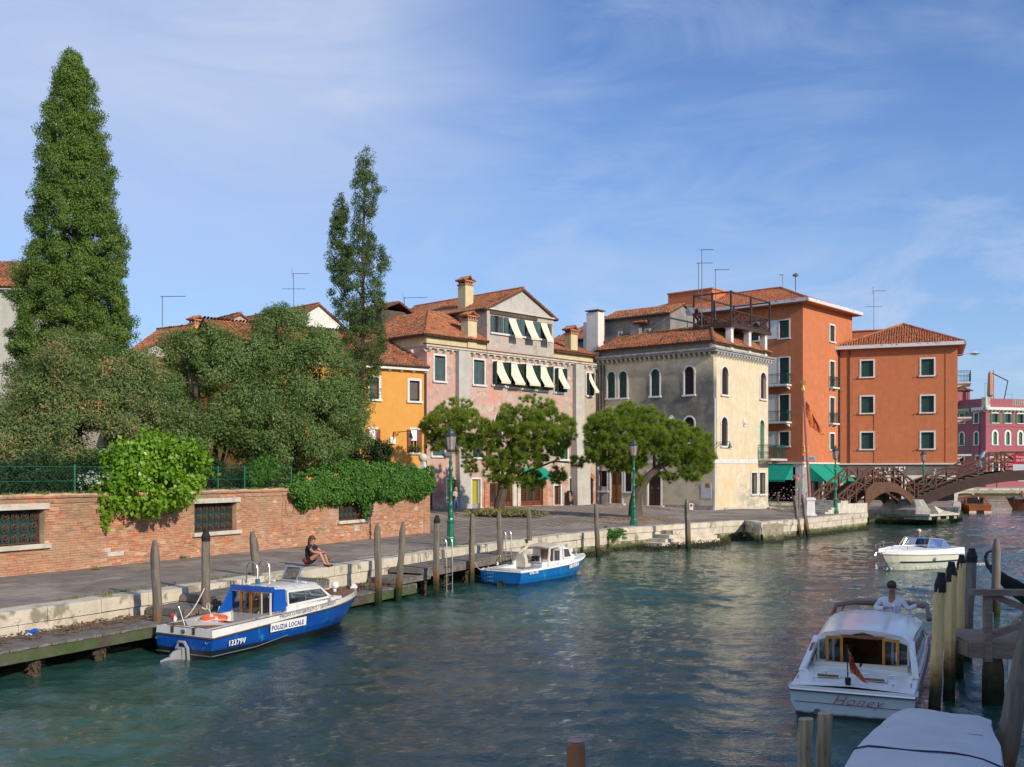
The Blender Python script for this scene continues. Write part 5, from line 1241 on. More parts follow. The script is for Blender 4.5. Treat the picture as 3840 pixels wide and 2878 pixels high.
m = MB(); m.tube([(3.2, 2, 22.0), (7.2, 2, 20.6)], .1, 5); m.tube([(7.2, 2, 20.6), (6.3, 2, 17.1)], .09, 5); m.build('parasol_arm', M['iron'], red)

# ================================================================ houses behind the trees
def gable_house(label, FX, L, D, z_e, z_r, wallm, tilem='tile_old', gm=None, zb=1.0, name='roofed_house'):
    B = empty(name, (FX.o.x, FX.o.y, 0), FX.rz, label, 'house')
    m = MB(); m.box(0, L, 0, D, zb, z_e); m.build('wall', M[wallm], B)
    MB().add([(0, 0, z_e), (L, 0, z_e), (L/2, 0, z_r), (0, D, z_e), (L, D, z_e), (L/2, D, z_r)], [(0, 1, 2), (3, 5, 4)]).build('gable', M[gm or wallm], B)
    o_ = .3; sl_ = (z_r-z_e)/(L/2)
    roof(B, [(-o_, D, z_e-sl_*o_+.1), (-o_, -.15, z_e-sl_*o_+.1), (L/2, -.15, z_r+.1), (L/2, D, z_r+.1)], tilem); roof(B, [(L+o_, -.15, z_e-sl_*o_+.1), (L+o_, D, z_e-sl_*o_+.1), (L/2, D, z_r+.1), (L/2, -.15, z_r+.1)], tilem)
    ridge(B, (L/2, -.15, z_r+.15), (L/2, D, z_r+.15), tilem); return B
c0 = at(1100, 1200, 84.6); F1 = Fac((c0.x, c0.y), d=(.697, .717)); whg = gable_house('white gabled house wall with an old tile roof, left of the tall thin cypress', F1, 5.0, 13, 16.4, 17.95, 'palepink', gm='white_pl')
MB().box(.0, 5.0, -.06, -.01, 8, 16.4).build('white_front', M['white_pl'], whg)
c1 = at(762, 1230, 78); F2 = Fac((c1.x, c1.y), d=(.55, .83)); hs = gable_house('small brown roofed house with a clay chimney, behind the grey green trees', F2, 5.5, 9, 13.6, 15.6, 'ochre', 'tile')
chimney(hs, 1.0, 2.0, 13.5, 15.4, .9, .7, 'ochre')
c2 = at(815, 1235, 88); F3 = Fac((c2.x, c2.y), d=(.75, .66)); gable_house('low gabled dormer house with mossy tiles beside the white gabled wall', F3, 4.2, 8, 16.5, 17.6, 'palepink')
c3 = at(520, 1310, 72); F4 = Fac((c3.x, c3.y), d=(.9, .43)); gable_house('small pale gable peeping out right of the big cypress', F4, 2.4, 5, 12.2, 13.0, 'lgrey', 'tile')
c4 = at(560, 1400, 66); F5 = Fac((c4.x, c4.y), d=(.95, .31)); bei = empty('beige_house', (c4.x, c4.y, 0), F5.rz, 'beige garden house with white arched windows, half hidden behind the shrubs', 'house')
ops = []; wins = []
for i in range(3): W_([1.2+i*2.0, 2.3+i*2.0, 6.2, 8.9], 'glass', 1, sh='whitebar', fw=.2); W_([1.2+i*2.0, 2.3+i*2.0, 2.4, 4.9], 'glass', 0, sh='whitebar', fw=.2)
m = MB(); wallface(m, 7.2, 1, 9.9, ops); m.quad((7.2, 0, 1), (7.2, 6, 1), (7.2, 6, 9.9), (7.2, 0, 9.9)); m.quad((0, 0, 1), (0, 6, 1), (0, 6, 9.9), (0, 0, 9.9)); m.build('wall', M['cream2'], bei)
for rc, kind, arch, k in wins: window(bei, rc, kind, arch, **k)
roof(bei, [(-.3, -.4, 9.9), (7.5, -.4, 9.9), (7.5, 4, 11.8), (-.3, 4, 11.8)], 'tile'); MB().box(-.2, 7.4, -.3, 0, 9.7, 9.9).build('cornice', M['frame_stone'], bei)
# roofs between pink house and the white gable
c5 = at(1230, 1260, 74); F6 = Fac((c5.x, c5.y), d=(.82, .57)); B6 = empty('roofed_house', (c5.x, c5.y, 0), F6.rz, 'orange tiled roof between the white gable and the pink house, behind the thin cypress', 'house')
MB().box(0, 7.5, .4, 6, 4, 13.4).build('wall', M['cream2'], B6); roof(B6, [(-2, 0, 13.0), (7.6, 0, 13.0), (7.6, 4, 14.6), (-2, 4, 14.6)], 'tile')
# grey block and white chimney between the pink and cream houses
c6 = (6.2, 92.0); F7 = Fac(c6, d=FY.d); x1 = F7.x(2290); B7 = empty('grey_house', (6.2, 92.0, 0), F7.rz, 'grey rendered house with a long tiled roof, behind the pink and cream houses', 'house')
xl = F7.x(2060); MB().box(xl, x1+2, 0, 7, 8, 16.0).build('wall', M['grey'], B7)
roof(B7, [(xl-.3, -.3, 15.8), (x1+6, -.3, 15.8), (x1+6, 4.5, 18.3), (xl+3, 4.5, 18.3)], 'tile_old'); roof(B7, [(x1+6, 9.3, 15.8), (xl-.3, 9.3, 15.8), (xl+3, 4.5, 18.3), (x1+6, 4.5, 18.3)], 'tile_old'); roof(B7, [(xl-.3, 9.3, 15.8), (xl-.3, -.3, 15.8), (xl+3, 4.5, 18.3)], 'tile_old'); gutter(B7, [(xl-.3, -.35, 15.75), (x1+2, -.35, 15.75)])
FC_ = Fac((7.2, 83.2), d=FY.d); xa, xb = FC_.x(2199), FC_.x(2246); B8 = empty('white_chimney_stack', (7.2, 83.2, 0), FC_.rz, 'tall plain white chimney stack with a dark metal cap, between the pink and cream roofs', 'chimney')
zt = FC_.z(2222, 1172); MB().box(xa, xb-.1, 0, .9, 11, zt).build('stack', M['white_pl'], B8); MB().box(xa-.1, xb, -.1, 1.0, zt+.12, zt+.2).box(xa+.1, xb-.2, .1, .8, zt, zt+.12).build('cap', M['iron_l'], B8); MB().box(xa-.45, xa, .2, .7, 11, zt-.7).build('stack', M['white_pl'], B8)
# grey palace at the left edge
c9 = at(-300, 1500, 62); F9 = Fac((c9.x, c9.y), d=(.99, .14)); B9 = empty('grey_palace', (c9.x, c9.y, 0), F9.rz, 'large weathered grey wall with a white gutter at the left edge, behind the big cypress', 'house')
z9 = EYE-(1078-HV)/F*62; MB().box(0, 8.0, 0, 12, 1, z9).build('wall', M['lgrey'], B9); MB().box(-.1, 8.2, -.35, -.05, z9-.05, z9+.12).build('gutter', M['whitemetal'], B9)
corbels(B9, 8, z9-.08, 9, d=.25, h=.2, w=.18); roof(B9, [(-.3, -.4, z9+.1), (8.3, -.4, z9+.1), (6, 5, z9+2.6), (-.3, 5, z9+2.6)], 'tile_old'); roof(B9, [(8.3, -.4, z9+.1), (8.3, 12, z9+.1), (6, 7, z9+2.6), (6, 5, z9+2.6)], 'tile_old')
MB().box(0, 8.02, -.12, 0, 6.2, 6.4).build('string_course', M['frame_stone'], B9)
flush_roofs(300)
hb_ = empty('unseen_shade_building', (21.5, -3.0, 0), 0, 'unseen pale building added behind the camera to shade the boats at the right', 'house')  # unseen building behind the camera, added and shaped to cast the right foreground shade
MB().box(0, 60, -14, 0, -1, 18.5).box(-5.5, 0, -14, 0, -1, 13).build('wall', M['palepink'], hb_); MB().box(-.5, 60.5, -14.5, .5, 18.5, 18.8).build('roof', M['roofbase'], hb_)
for i in range(12):
    for z_ in (3, 7.5, 12): MB().box(2+i*4.6, 3.6+i*4.6, 0, .05, z_, z_+2.4).build('window', M['shutter'], hb_)
# antennas
antenna('plain antenna mast with one arm, left of the small chimney above the shrubs', 609, 1110, 1270, 70, 'log', 1, 1.6)
antenna('tall antenna with two crossbars standing on the white gabled house', 1101, 1025, 1180, 88, 'yagi', 1, 1.4)
antenna('short antenna on the pink house roof beside the dormer', 1517, 1115, 1150, 84, 'yagi', 1, 1.9)
antenna('thin antenna half hidden by the tall thin cypress, at the end of the pink roof', 1436, 1105, 1240, 73, 'log', -1, .5)
antenna('tallest antenna on the wooden roof terrace', 2632, 935, 1200, 78, 'log', 1, .9)
antenna('antenna with a long arm at the left post of the roof terrace', 2619, 985, 1215, 78.5, 'log', 1, 1.1)
antenna('antenna with a right pointing arm behind the roof terrace rail', 2683, 1010, 1165, 81, 'log', 1, 1.1)
antenna('antenna with two crossbars on the lower orange block', 3277, 1090, 1250, 106, 'yagi', 1, 1.3)
antenna('small sensor mast on the ridge of the tall orange house', 2934, 1030, 1085, 103, 'log', -1, .3)
antenna('antenna on the raspberry house left of the parasol', 3694, 1437, 1510, 190, 'log', 1, 1.4)
antenna('second antenna on the raspberry house right of the parasol', 3796, 1478, 1500, 190, 'log', -1, 1.2)
# ---------------------------------------------------------------- garden wall of old brick
WO = Vector((-17.9, 20.0)); WE = Vector((-4.13, 47.6)); FW = Fac(WO, WE); LW = (WE-WO).length; WZ0, WZ1 = 1.05, 3.22
gw = empty('garden_wall', (WO.x, WO.y, 0), FW.rz, 'long old brick garden wall beside the paved quay, with grilled windows and a ball pillar', 'wall')
wr = [FW.rect('O', -320, 740, 385, 1035), FW.rect('O', 1678, 658, 2045, 905), FW.rect('D', 1022, 735, 1302, 968)]
for r_ in wr: r_[3] = r_[2]+.98
m = MB(); wallface(m, LW, WZ0, WZ1, [(*r_, 0) for r_ in wr], depth=.34); k = 1
m.quad((0, .42, WZ0), (0, .42, WZ1), (LW, .42, WZ1), (LW, .42, WZ0)); m.quad((0, 0, WZ1), (LW, 0, WZ1), (LW, .42, WZ1), (0, .42, WZ1)); m.quad((LW, 0, WZ0), (LW, .42, WZ0), (LW, .42, WZ1), (LW, 0, WZ1))
m.build('mortar_wall', M['mortar'], gw)
CH, BL = .0735, .262; bricks = []
def clearop(x0, x1, z0, z1): return all(x1 < r_[0]-.0 or x0 > r_[1]+.0 or z1 < r_[2]-.14 or z0 > r_[3]+.17 for r_ in wr)
row = 0; z = WZ0
while z < WZ1-.02:
    x = 3.0-(BL/2 if row % 2 else 0)
    while x < LW-.02:
        L_ = BL*random.choice((1, 1, 1, .5, .9)); x1 = min(x+L_, LW-.01)
        segs = [(x, x1)]
        for r_ in wr:
            if z+CH > r_[2]-.13 and z < r_[3]+.15:
                lx = -.14 if z < r_[2] or z > r_[3]-.01 else 0
                segs = [q for a, b in segs for q in ((a, min(b, r_[0]+lx)), (max(a, r_[1]-lx), b)) if q[1]-q[0] > .05]
        for a, b in segs: bricks.append(((a+b)/2, z+CH/2, b-a-.014))
        x = x1
    z += CH; row += 1
bricks.sort(key=lambda q: (q[0] < 8.6, abs(q[0]-8.8)+abs(q[1]-2.2)*1.2))
def bk(mb, x, z, l, y): 
    h = CH-.014; c = .008; X, Z = l/2, h/2
    v = [(x-X, .02, z-Z), (x+X, .02, z-Z), (x+X, .02, z+Z), (x-X, .02, z+Z), (x-X, -y+c, z-Z), (x+X, -y+c, z-Z), (x+X, -y+c, z+Z), (x-X, -y+c, z+Z), (x-X+c, -y, z-Z+c), (x+X-c, -y, z-Z+c), (x+X-c, -y, z+Z-c), (x-X+c, -y, z+Z-c)]
    mb.add(v, [(8, 9, 10, 11), (4, 5, 9, 8), (5, 6, 10, 9), (6, 7, 11, 10), (7, 4, 8, 11), (0, 1, 5, 4), (1, 2, 6, 5), (2, 3, 7, 6), (3, 0, 4, 7)])
unit = MB(); bk(unit, 0, 0, 1.0, .016); ubm = unit.mesh('brick', M['brick'])
for x, z, l in bricks[:300]:
    o = put('brick', ubm, gw, (x, random.gauss(0, .004), z)); o.scale = (l, random.uniform(.7, 1.5), 1); o.rotation_euler = (0, random.gauss(0, .008), random.gauss(0, .01))
m = MB()
for x, z, l in bricks[300:]:
    low = z < 1.75
    if random.random() < (.05 if low else .012): continue
    bk(m, x, z+random.gauss(0, .002), l, max(.004, random.gauss(.016, .009 if low else .005)))
m.build('brick', M['brick'], gw, kind='stuff')
# coping courses
m = MB(); x = 3.0
while x < LW: bk_l = random.uniform(.2, .27); m.box(x, x+bk_l-.012, -.05-random.uniform(0, .012), .45, WZ1, WZ1+.06+random.uniform(-.006, .006)); x += bk_l
m.build('brick', M['brick'], gw, kind='stuff')
m = MB()
for i in range(120):
    x = 3+i*(LW-3)/120; a, b = random.uniform(0, .05), random.uniform(.02, .07); m.box(x, x+(LW-3)/120+.01, .0+a*.5, .4, WZ1+.05, WZ1+.07+b)
m.build('mortar_cap', M['mortar'], gw)
m = MB(); x = 3.0
while x < LW: m.box(x, x+.24, -.035-random.uniform(0, .01), .02, WZ1-.15, WZ1-.09); x += .25
m.build('brick', M['brick'], gw, kind='stuff')
def scrollwork(w, h, nx, nz, r=.011):
    m = MB(); cw, ch = w/nx, h/nz
    for i in range(nx):
        for j in range(nz):
            cx, cz = (i+.5)*cw, (j+.5)*ch; R0 = min(cw, ch)*.40
            for sg in (-1, 1):
                pts = []
                for t in range(13):
                    a = t/12*math.pi*1.9-math.pi*.45; rr = R0*(1-.62*t/12); pts.append((cx+sg*(R0*.05+rr*math.cos(a)), 0, cz+rr*math.sin(a)+(-.04 if (i+j) % 2 else .04)*ch))
                m.tube(pts, r, 4, cap=False)
            m.box(cx-.025, cx+.025, -.018, .012, cz-.012, cz+.012)
    for x in (0, w): m.beam((x, 0, 0), (x, 0, h), .03, .03)
    for z in (0, h): m.beam((0, 0, z), (w, 0, z), .03, .03)
    return m
for i, r_ in enumerate(wr):
    w, h = r_[1]-r_[0], r_[3]-r_[2]
    wi = MB().quad((0, 0, 0), (w, 0, 0), (w, 0, h), (0, 0, h)).build('window', mat('green_mesh_screen', (.018, .055, .045), (.012, .04, .035), s=2), gw, loc=(r_[0], .33, r_[2]))
    scrollwork(w-.06, h-.04, max(3, round(w/.3)), 3 if i else 3).build('wrought_iron_grille', M['rust'], wi, loc=(.03, -.13, .02))
    MB().box(-.12, w+.13, -.40, -.02, h, h+.17).build('lintel', M['stone'], wi); MB().box(-.12, w+.13, -.46, -.02, -.13, 0).build('sill', M['stone'], wi)
for (zk, x0, y0, x1, y1) in (('O', 895, 1048, 948, 1085), ('O', 922, 1080, 1063, 1118), ('D', 1182, 1030, 1236, 1082), ('D', 1798, 840, 1836, 872)):
    r_ = FW.rect(zk, x0, y0, x1, y1); MB().box(r_[0], r_[1], -.03, .05, r_[2], r_[3]).build('white_stone', M['stone'], gw)
# faded spray paint loops
gx, gz = FW.pt('D', 490, 900); sc = abs(FW.pt('D', 590, 900)[0]-gx)
m = MB(); cur = lambda f, n, r: m.tube([(gx+sc*f(t/n)[0], -.03, gz+sc*f(t/n)[1]) for t in range(n+1)], r, 3)
cur(lambda t: (-1.1+.9*t, .7+.5*math.sin(t*3.1)), 8, .008); cur(lambda t: (.2+.42*math.cos(t*5.2+1.6), .45+.65*math.sin(t*5.2+1.6)), 14, .011); cur(lambda t: (-.45-.15*math.sin(t*3), .9-2.0*t), 8, .010); cur(lambda t: (-.2+.55*math.sin(t*2.2), -1.4+.5*math.sin(t*3.1)), 8, .008); cur(lambda t: (.3+1.0*t, .1*math.sin(t*9)), 12, .007)
m.build('faded_graffiti', mat('grey_spray_paint', (.27, .20, .17), rough=.9), gw)
# end pillar
pm = MB(); px0 = LW; pil = MB().box(px0, px0+.44, -.10, .40, 1.05, 3.85).build('pillar', M['mortar'], gw)
m = MB(); z = 1.06; row = 0
while z < 3.8:
    for k in range(2): 
        o_ = .11*(row % 2)
        bk(m, px0+.12+k*.22, z+CH/2, .205, .016)
    z += CH; row += 1
m.xf(Matrix.Translation((0, -.10, 0))); n0 = len(m.v); z = 1.06; m2 = MB()
while z < 3.8: bk(m2, .12, z+CH/2, .22, .016); bk(m2, .36, z+CH/2, .22, .016); z += CH
m2.xf(Matrix.Translation((px0+.44, -.10, 0)) @ Matrix.Rotation(R(90), 4, 'Z')); m.add(m2.v, m2.f); m.build('brick', M['brick'], gw, kind='stuff')
MB().box(px0-.06, px0+.50, -.16, .46, 3.85, 3.95).loft([[(px0+.22-a, .15-a, z_), (px0+.22+a, .15-a, z_), (px0+.22+a, .15+a, z_), (px0+.22-a, .15+a, z_)] for z_, a in ((3.95, .30), (4.02, .27), (4.1, .19), (4.25, .12), (4.42, .10))]).build('pedestal', M['stone'], gw)
MB().ball((px0+.22, .15, 4.61), .21, 16).build('stone_ball', M['stone'], gw, smooth=2)
MB().box(px0+.0, px0+.4, .4, 18, 1.05, 3.2).build('return_wall', M['mortar'], gw)
# green chain link fence on the wall
fe = empty('chain_link_fence', (WO.x, WO.y, 0), FW.rz, 'green chain link fence standing on top of the brick wall', 'fence')
fz0, fz1 = 3.28, 4.12; xe = FW.x(1110); m = MB(); st = .13; n = int((xe-8)/st)
for i in range(n):
    x = 8+i*st
    for sg in (-1, 1): m.beam((x, .3, fz0), (x+sg*(fz1-fz0), .3, fz1), .003, .003)
m.build('wire_mesh', M['railgreen'], fe); m = MB()
for z_ in (fz0+.05, (fz0+fz1)/2, fz1): m.beam((8, .3, z_), (xe, .3, z_), .012, .012)
m.build('tension_wire', M['green_iron'], fe)
for u_ in (-60, 280, 540, 817, 917, 1092): x = FW.x(u_, .3); MB().tube([(x, .3, 3.1), (x, .3, 4.17)], .028, 6).build('post', M['green_iron'], fe)

# ---------------------------------------------------------------- street lamps
def lamp(p, label, scale=1.0, flood=False):
    B = empty('street_lamp', p, random.uniform(0, 1), label, 'street lamp', 'green cast iron street lamps'); N = 8
    MB().lathe([(.205, 0), (.205, .18), (.17, .22), (.165, .30), (.150, .34), (.135, .86), (.165, .90), (.165, .96), (.12, 1.0), (.10, 1.08)], N).build('base', M['green_iron'], B)
    MB().lathe([(.10, 1.08), (.12, 1.14), (.10, 1.2), (.115, 1.28), (.085, 1.36), (.075, 1.5), (.098, 1.55), (.07, 1.6), (.068, 2.05), (.085, 2.09), (.065, 2.13), (.058, 2.85), (.095, 2.92), (.095, 2.98), (.06, 3.05), (.062, 3.15), (.075, 3.22), (.05, 3.32), (.042, 3.55), (.06, 3.60)], 10).build('column', M['green_iron'], B, smooth=True)
    h = 3.62; lan = MB().lathe([(.06, h), (.12, h+.05), (.155, h+.08), (.16, h+.12)], N).build('lantern_frame', M['iron_l'], B)
    MB().lathe([(.150, h+.12), (.215, h+.60)], N, cap=False).build('lantern_glass', M['lampglass'], lan)
    m = MB()
    for k in range(8): a = 2*math.pi*k/8; m.beam((.152*math.cos(a), .152*math.sin(a), h+.12), (.217*math.cos(a), .217*math.sin(a), h+.6), .014, .014)
    m.lathe([(.22, h+.60), (.25, h+.62), (.25, h+.66), (.17, h+.72), (.15, h+.80), (.10, h+.84), (.09, h+.88), (.03, h+.92), (.045, h+.96), (.005, h+1.02)], N); m.build('lantern_roof', M['iron_dk'], lan)
    MB().lathe([(.03, h+.1), (.055, h+.25), (.06, h+.36), (.02, h+.42)], 8).build('bulb', M['white'], lan, smooth=2)
    if flood: o = MB().box(-.16, .16, -.12, .10, -.06, .06).build('floodlight', M['iron_l'], B, loc=(-.3, -.12, 3.5)); o.rotation_euler = (R(35), 0, 0); MB().beam((0, 0, 3.55), (-.3, -.1, 3.5), .04, .04).build('floodlight_arm', M['iron_l'], B)
    return B
M['iron_dk'] = mat('dark_lantern_metal', (.035, .045, .05), rough=.5)
lamp(gp(1690, 2047, 1.1), 'nearest tall green street lamp with a small floodlight, on the quay by the brick pillar', flood=True)
lamp(gp(2376, 1970, 1.1), 'green street lamp standing in front of the leaning umbrella pine')
lamp(gp(3133, 1927, 1.1), 'green street lamp at the foot of the wooden bridge steps')
Bl = lamp(at(3463, 1860, 84), 'small green street lamp behind the wooden bridge railing'); Bl.location.z = 1.1
lb = MB().tube([(0, 0, 0), (0, 0, 5.0)], .08, 6).lathe([(.12, 5), (.3, 5.6), (.1, 5.8)], 8).build('street_lamp', M['iron'], loc=(at(3738, 1700, 178)-Vector((0, 0, 0))), label='dark slim street lamp on the far quay before the raspberry house', category='street lamp'); lb.location.z = 1.1

# ---------------------------------------------------------------- mooring piles
def pile(label, top, bot, r, mt='pile', tip='point', cap=None, zb=-1.6, base=None, grp='mooring piles', twist=0, n=10, name='mooring_pile'):
    """top=(u,v) photo pixels; bot=(u,v) where it meets the water, or a point"""
    b = gp(*bot, 0.0) if len(bot) == 2 else Vector(bot); t = at(top[0], top[1], b.y); z0 = b.z
    ax = (t-b); B = empty(name, b, 0, label, 'mooring post', grp); h = ax.z; sx, sy = ax.x/h, 0.0
    rnd = random.Random(int(top[0])); rings = []; zs = [zb if z0 == 0 else -.02]+[h*i/9 for i in range(0, 9)]
    tipl = min(.34, h*.2) if tip == 'point' else .02
    if cap and tip == 'flat': tipl = cap*.5
    zs = [z_ for z_ in zs if z_ < h-tipl]+[h-tipl]
    lob = [rnd.uniform(.92, 1.1) for _ in range(n)]
    for z_ in zs:
        w = r*(1.06-.10*z_/h)*rnd.uniform(.96, 1.04); ox, oy = rnd.uniform(-.012, .012), rnd.uniform(-.012, .012)
        rings.append([(sx*z_+ox+w*lob[j]*math.cos(2*math.pi*j/n), oy+w*lob[j]*math.sin(2*math.pi*j/n), z_) for j in range(n)])
    if tip == 'point':
        for f_, q in ((.45, .86), (1.0, .48)): z_ = h-tipl+tipl*f_; rings.append([(sx*z_+r*q*lob[j]*math.cos(2*math.pi*j/n), r*q*lob[j]*math.sin(2*math.pi*j/n), z_+rnd.uniform(-.02, .02)*f_) for j in range(n)])
    elif tip == 'flat' and not cap: rings[-1] = [(p[0], p[1], p[2]+.10*r/.1*(p[0]-sx*h)) for p in rings[-1]]
    MB().loft(rings).build('post', M[mt], B, smooth=True)
    if cap:
        c = MB(); hc = cap; q = 1.05
        c.loft([[(sx*z_+r*w*q*.96*math.cos(2*math.pi*(j+.5)/8), r*w*q*.96*math.sin(2*math.pi*(j+.5)/8), z_) for j in range(8)] for z_, w in ((h-hc, 1.04), (h-hc*.55, 1.06), (h-.04, .66), (h+.02, .60))]); c.build('cap', M['cap'], B)
    return B
pile('weathered grey pile left of the police boat stern, nearest on the left', (580, 2029), (595, 2428), .105)
pile('pile with a black painted top behind the police boat cockpit', (772, 1990), (772, 2392), .10, cap=.26)
pile('leaning split topped grey pile behind the police boat cabin', (947, 1996), (985, 2310), .125)
pile('rust brown footed pile, first to the right of the police boat', (1415, 1965), (1419, 2268), .10)
pile('leaning rust brown footed pile touching the steel ladder', (1512, 1959), (1494, 2254), .095)
pile('pile with a charred ragged top, between the two steel ladders', (1639, 1936), (1634, 2232), .105, cap=.22)
pile('pile left of the smaller blue boat stern, rusty below', (1771, 1928), (1768, 2193), .105)
pile('pile behind the smaller blue boat, in front of the pine trunk', (1871, 1922), (1876, 2162), .11)
pile('short pile standing on the paving behind the kerb, behind the smaller blue boat', (1982, 1907), tuple(gp(1985, 2026, 1.08)), .10)
pile('pale pile at the quay corner, left of the second lamp', (2234, 1889), (2243, 2092), .105)
Bs = pile('dark pile with a small no mooring sign, by the stone steps', (2576, 1873), (2580, 2061), .135)
MB().box(.04, .24, -.15, -.135, 2.02, 2.34).build('sign_plate', M['white'], Bs); MB().lathe([(.075, 0), (.075, .004)], 14).xf(Matrix.Translation((.14, -.152, 2.24)) @ Matrix.Rotation(R(90), 4, 'X')).build('no_mooring_symbol', M['red'], Bs)
text('sign_lettering', 'DIVIETO\nDI ORMEGGIO', .028, M['red'], Bs, frame3((.05, -.152, 2.12), (1, 0, 0), (0, 0, 1)))
pile('left one of the leaning pair of piles before the flagpole', (2979, 1860), (3000, 2018), .12, 'pile')
pile('right one of the leaning pair of piles before the flagpole', (3009, 1856), (3030, 2015), .125, 'pile')
pile('slim blue grey pole between the leaning pair of piles', (2998, 1828), tuple(gp(2996, 1940, 1.1)), .06, 'pile_dark', tip='flat')
pile('brown pole in the side canal beside the flower shop', (2917, 1845), (2919, 1930), .09, 'bark', tip='flat')
pile('nearest yellow pile with a black cap at the jetty', (3530, 2152), (3503, 2683), .092, 'pile_y', cap=.30, tip='flat')
pile('second yellow pile with a black cap, just behind the nearest one', (3568, 2112), (3559, 2611), .094, 'pile_y', cap=.33, tip='flat')
pile('third yellow pile with a black cap, partly hidden by the second', (3606, 2085), (3596, 2545), .082, 'pile_y', cap=.28, tip='flat')
pile('thick grey pile with a black cap behind the yellow ones', (3645, 2061), (3622, 2480), .11, 'pile_dark', cap=.27, tip='flat')
pile('dark pile standing in the water in front of the gondola bow', (3738, 2020), (3734, 2316), .11, 'pile_dark')
pile('sawn off pale log in the foreground, left one of two', (3020, 2690), tuple(at(3014, 2990, 13.0)), .095, 'log', tip='flat', name='mooring_log')
pile('sawn off taller log in the foreground, right one of two', (3096, 2668), tuple(at(3080, 2990, 13.2)), .095, 'log', tip='flat', name='mooring_log')
pile('big leaning weathered post at the right edge of the picture', (3905, 2150), tuple(at(3745, 2960, 12)), .115, 'pile', tip='flat')
bo = gp(2160, 2778, 1.1); MB().lathe([(.125, -1.6), (.115, -.9), (.098, -.05), (.086, -.01), (.078, 0)], 16).build('brown_bollard', M['brownpaint'], loc=bo, smooth=True, label='smooth reddish brown post with a flat pinkish top at the bottom edge', category='post')
MB().lathe([(.092, 0), (.088, .006)], 16).build('top', M['bollardtop'], bpy.data.objects['brown_bollard'])
pile('thick weathered pile beside the mahogany taxi under the bridge', (3624, 1858), tuple(gp(3624, 1921, 0)), .22, 'pile', tip='flat')

# ---------------------------------------------------------------- landing stages and ladders along the left quay
def qs(u, line=QP):
    best = (9e9, 0); T = llen(line)
    for i in range(800):
        s_ = T*i/800; x, y = walk(line, s_)
        if y > 5: best = min(best, (abs(1920+x/y*F-u), s_))
    return best[1]
def qpt(s_, out, z, line=QP):
    x, y = walk(line, s_); x2, y2 = walk(line, s_+.2); x1, y1 = walk(line, max(0, s_-.2)); dx, dy = x2-x1, y2-y1; l = math.hypot(dx, dy); return Vector((x+dy/l*out, y-dx/l*out, z))
def stage(label, s0, s1, o0, o1, z, fas=.22, algae=False, group='timber landing stages on the left quay', piles=True):
    B = empty('landing_stage', (0, 0, 0), 0, label, 'landing stage', group); n = int((s1-s0)/.155)
    for i in range(n):
        a = s0+(s1-s0)*i/n; b = s0+(s1-s0)*(i+.93)/n; e = o1+random.uniform(-.015, .02); zz = z+random.uniform(-.006, .006)
        q = [qpt(a, o0, zz), qpt(b, o0, zz), qpt(b, e, zz), qpt(a, e, zz)]; m = MB(); m.add([p-Vector((0, 0, .05)) for p in q]+q, [(0, 3, 2, 1), (4, 5, 6, 7), (0, 1, 5, 4), (1, 2, 6, 5), (2, 3, 7, 6), (3, 0, 4, 7)])
        m.build('plank', M['planks'], B)
    k = max(2, int((s1-s0)/1.0)); m = MB()
    for i in range(k): m.beam(qpt(s0+(s1-s0)*i/k, o1-.06, z-.06-fas/2), qpt(s0+(s1-s0)*(i+1)/k, o1-.06, z-.06-fas/2), .08, fas)
    m.build('fascia_beam', M['fascia_g'] if algae else M['planks'], B)
    m = MB(); m.beam(qpt(s0, o0, z-.1), qpt(s0, o1, z-.1), .08, .12); m.beam(qpt(s1-.05, o0, z-.1), qpt(s1-.05, o1, z-.1), .08, .12); m.build('end_beam', M['planks'], B)
    if piles:
        for i in range(max(2, int((s1-s0)/1.6))):
            p = qpt(s0+.4+i*1.6, o1-.25, 0); MB().tube([p+Vector((0, 0, -2)), p+Vector((0, 0, z-.1))], .13, 7).build('support', M['mussel'], B)
            mm = MB()
            for _ in range(60): a = random.uniform(0, 6.3); c = p+Vector((.14*math.cos(a), .14*math.sin(a), random.uniform(-.1, z-.25))); r = random.uniform(.03, .06); mm.add([c+Vector((r, 0, 0)), c+Vector((0, r, 0)), c+Vector((0, 0, r)), c+Vector((.05*math.cos(a), .05*math.sin(a), 0))], [(0, 1, 3), (1, 2, 3), (2, 0, 3)])
            mm.build('mussels', M['mussel'], B, kind='stuff')
    return B
sE = qs(560)
s1_ = stage('long low landing stage with green slimy edge at the left, strewn with driftwood', 4.0, sE+.2, .04, 1.42, .60, .22, True)
stage('lower timber step left of the police boat', sE-.1, sE+1.6, .04, 1.25, .78, .10, piles=False); stage('upper timber deck behind the police boat with the steel ladder', sE+1.0, sE+5.6, .04, 1.15, .96, .2)
s2_ = qs(1390)
stage('low littered landing stage behind the police boat bow', sE+5.8, s2_+.6, .04, 1.35, .40, .25, True); stage('timber step left of the second long deck', s2_-.2, s2_+1.6, .04, 1.30, .60, .10, piles=False)
stage('long raised timber deck between the piles and the smaller blue boat', s2_+1.1, qs(1850), .04, 1.30, .82, .24)
def litter(s0, s1, o0, o1, z, n, name, label):
    m = MB()
    for _ in range(n):
        p = qpt(random.uniform(s0, s1), o0+(o1-o0)*random.random()**1.6, z+random.uniform(0, .05)); a = random.uniform(0, 6.3); l = random.uniform(.03, .16) if random.random() > .06 else random.uniform(.2, .5); w = random.uniform(.008, .03)
        m.beam(p, p+Vector((l*math.cos(a), l*math.sin(a), random.uniform(-.01, .03))), w, w*.6)
    m.build(name, M['litter'], kind='stuff', label=label)
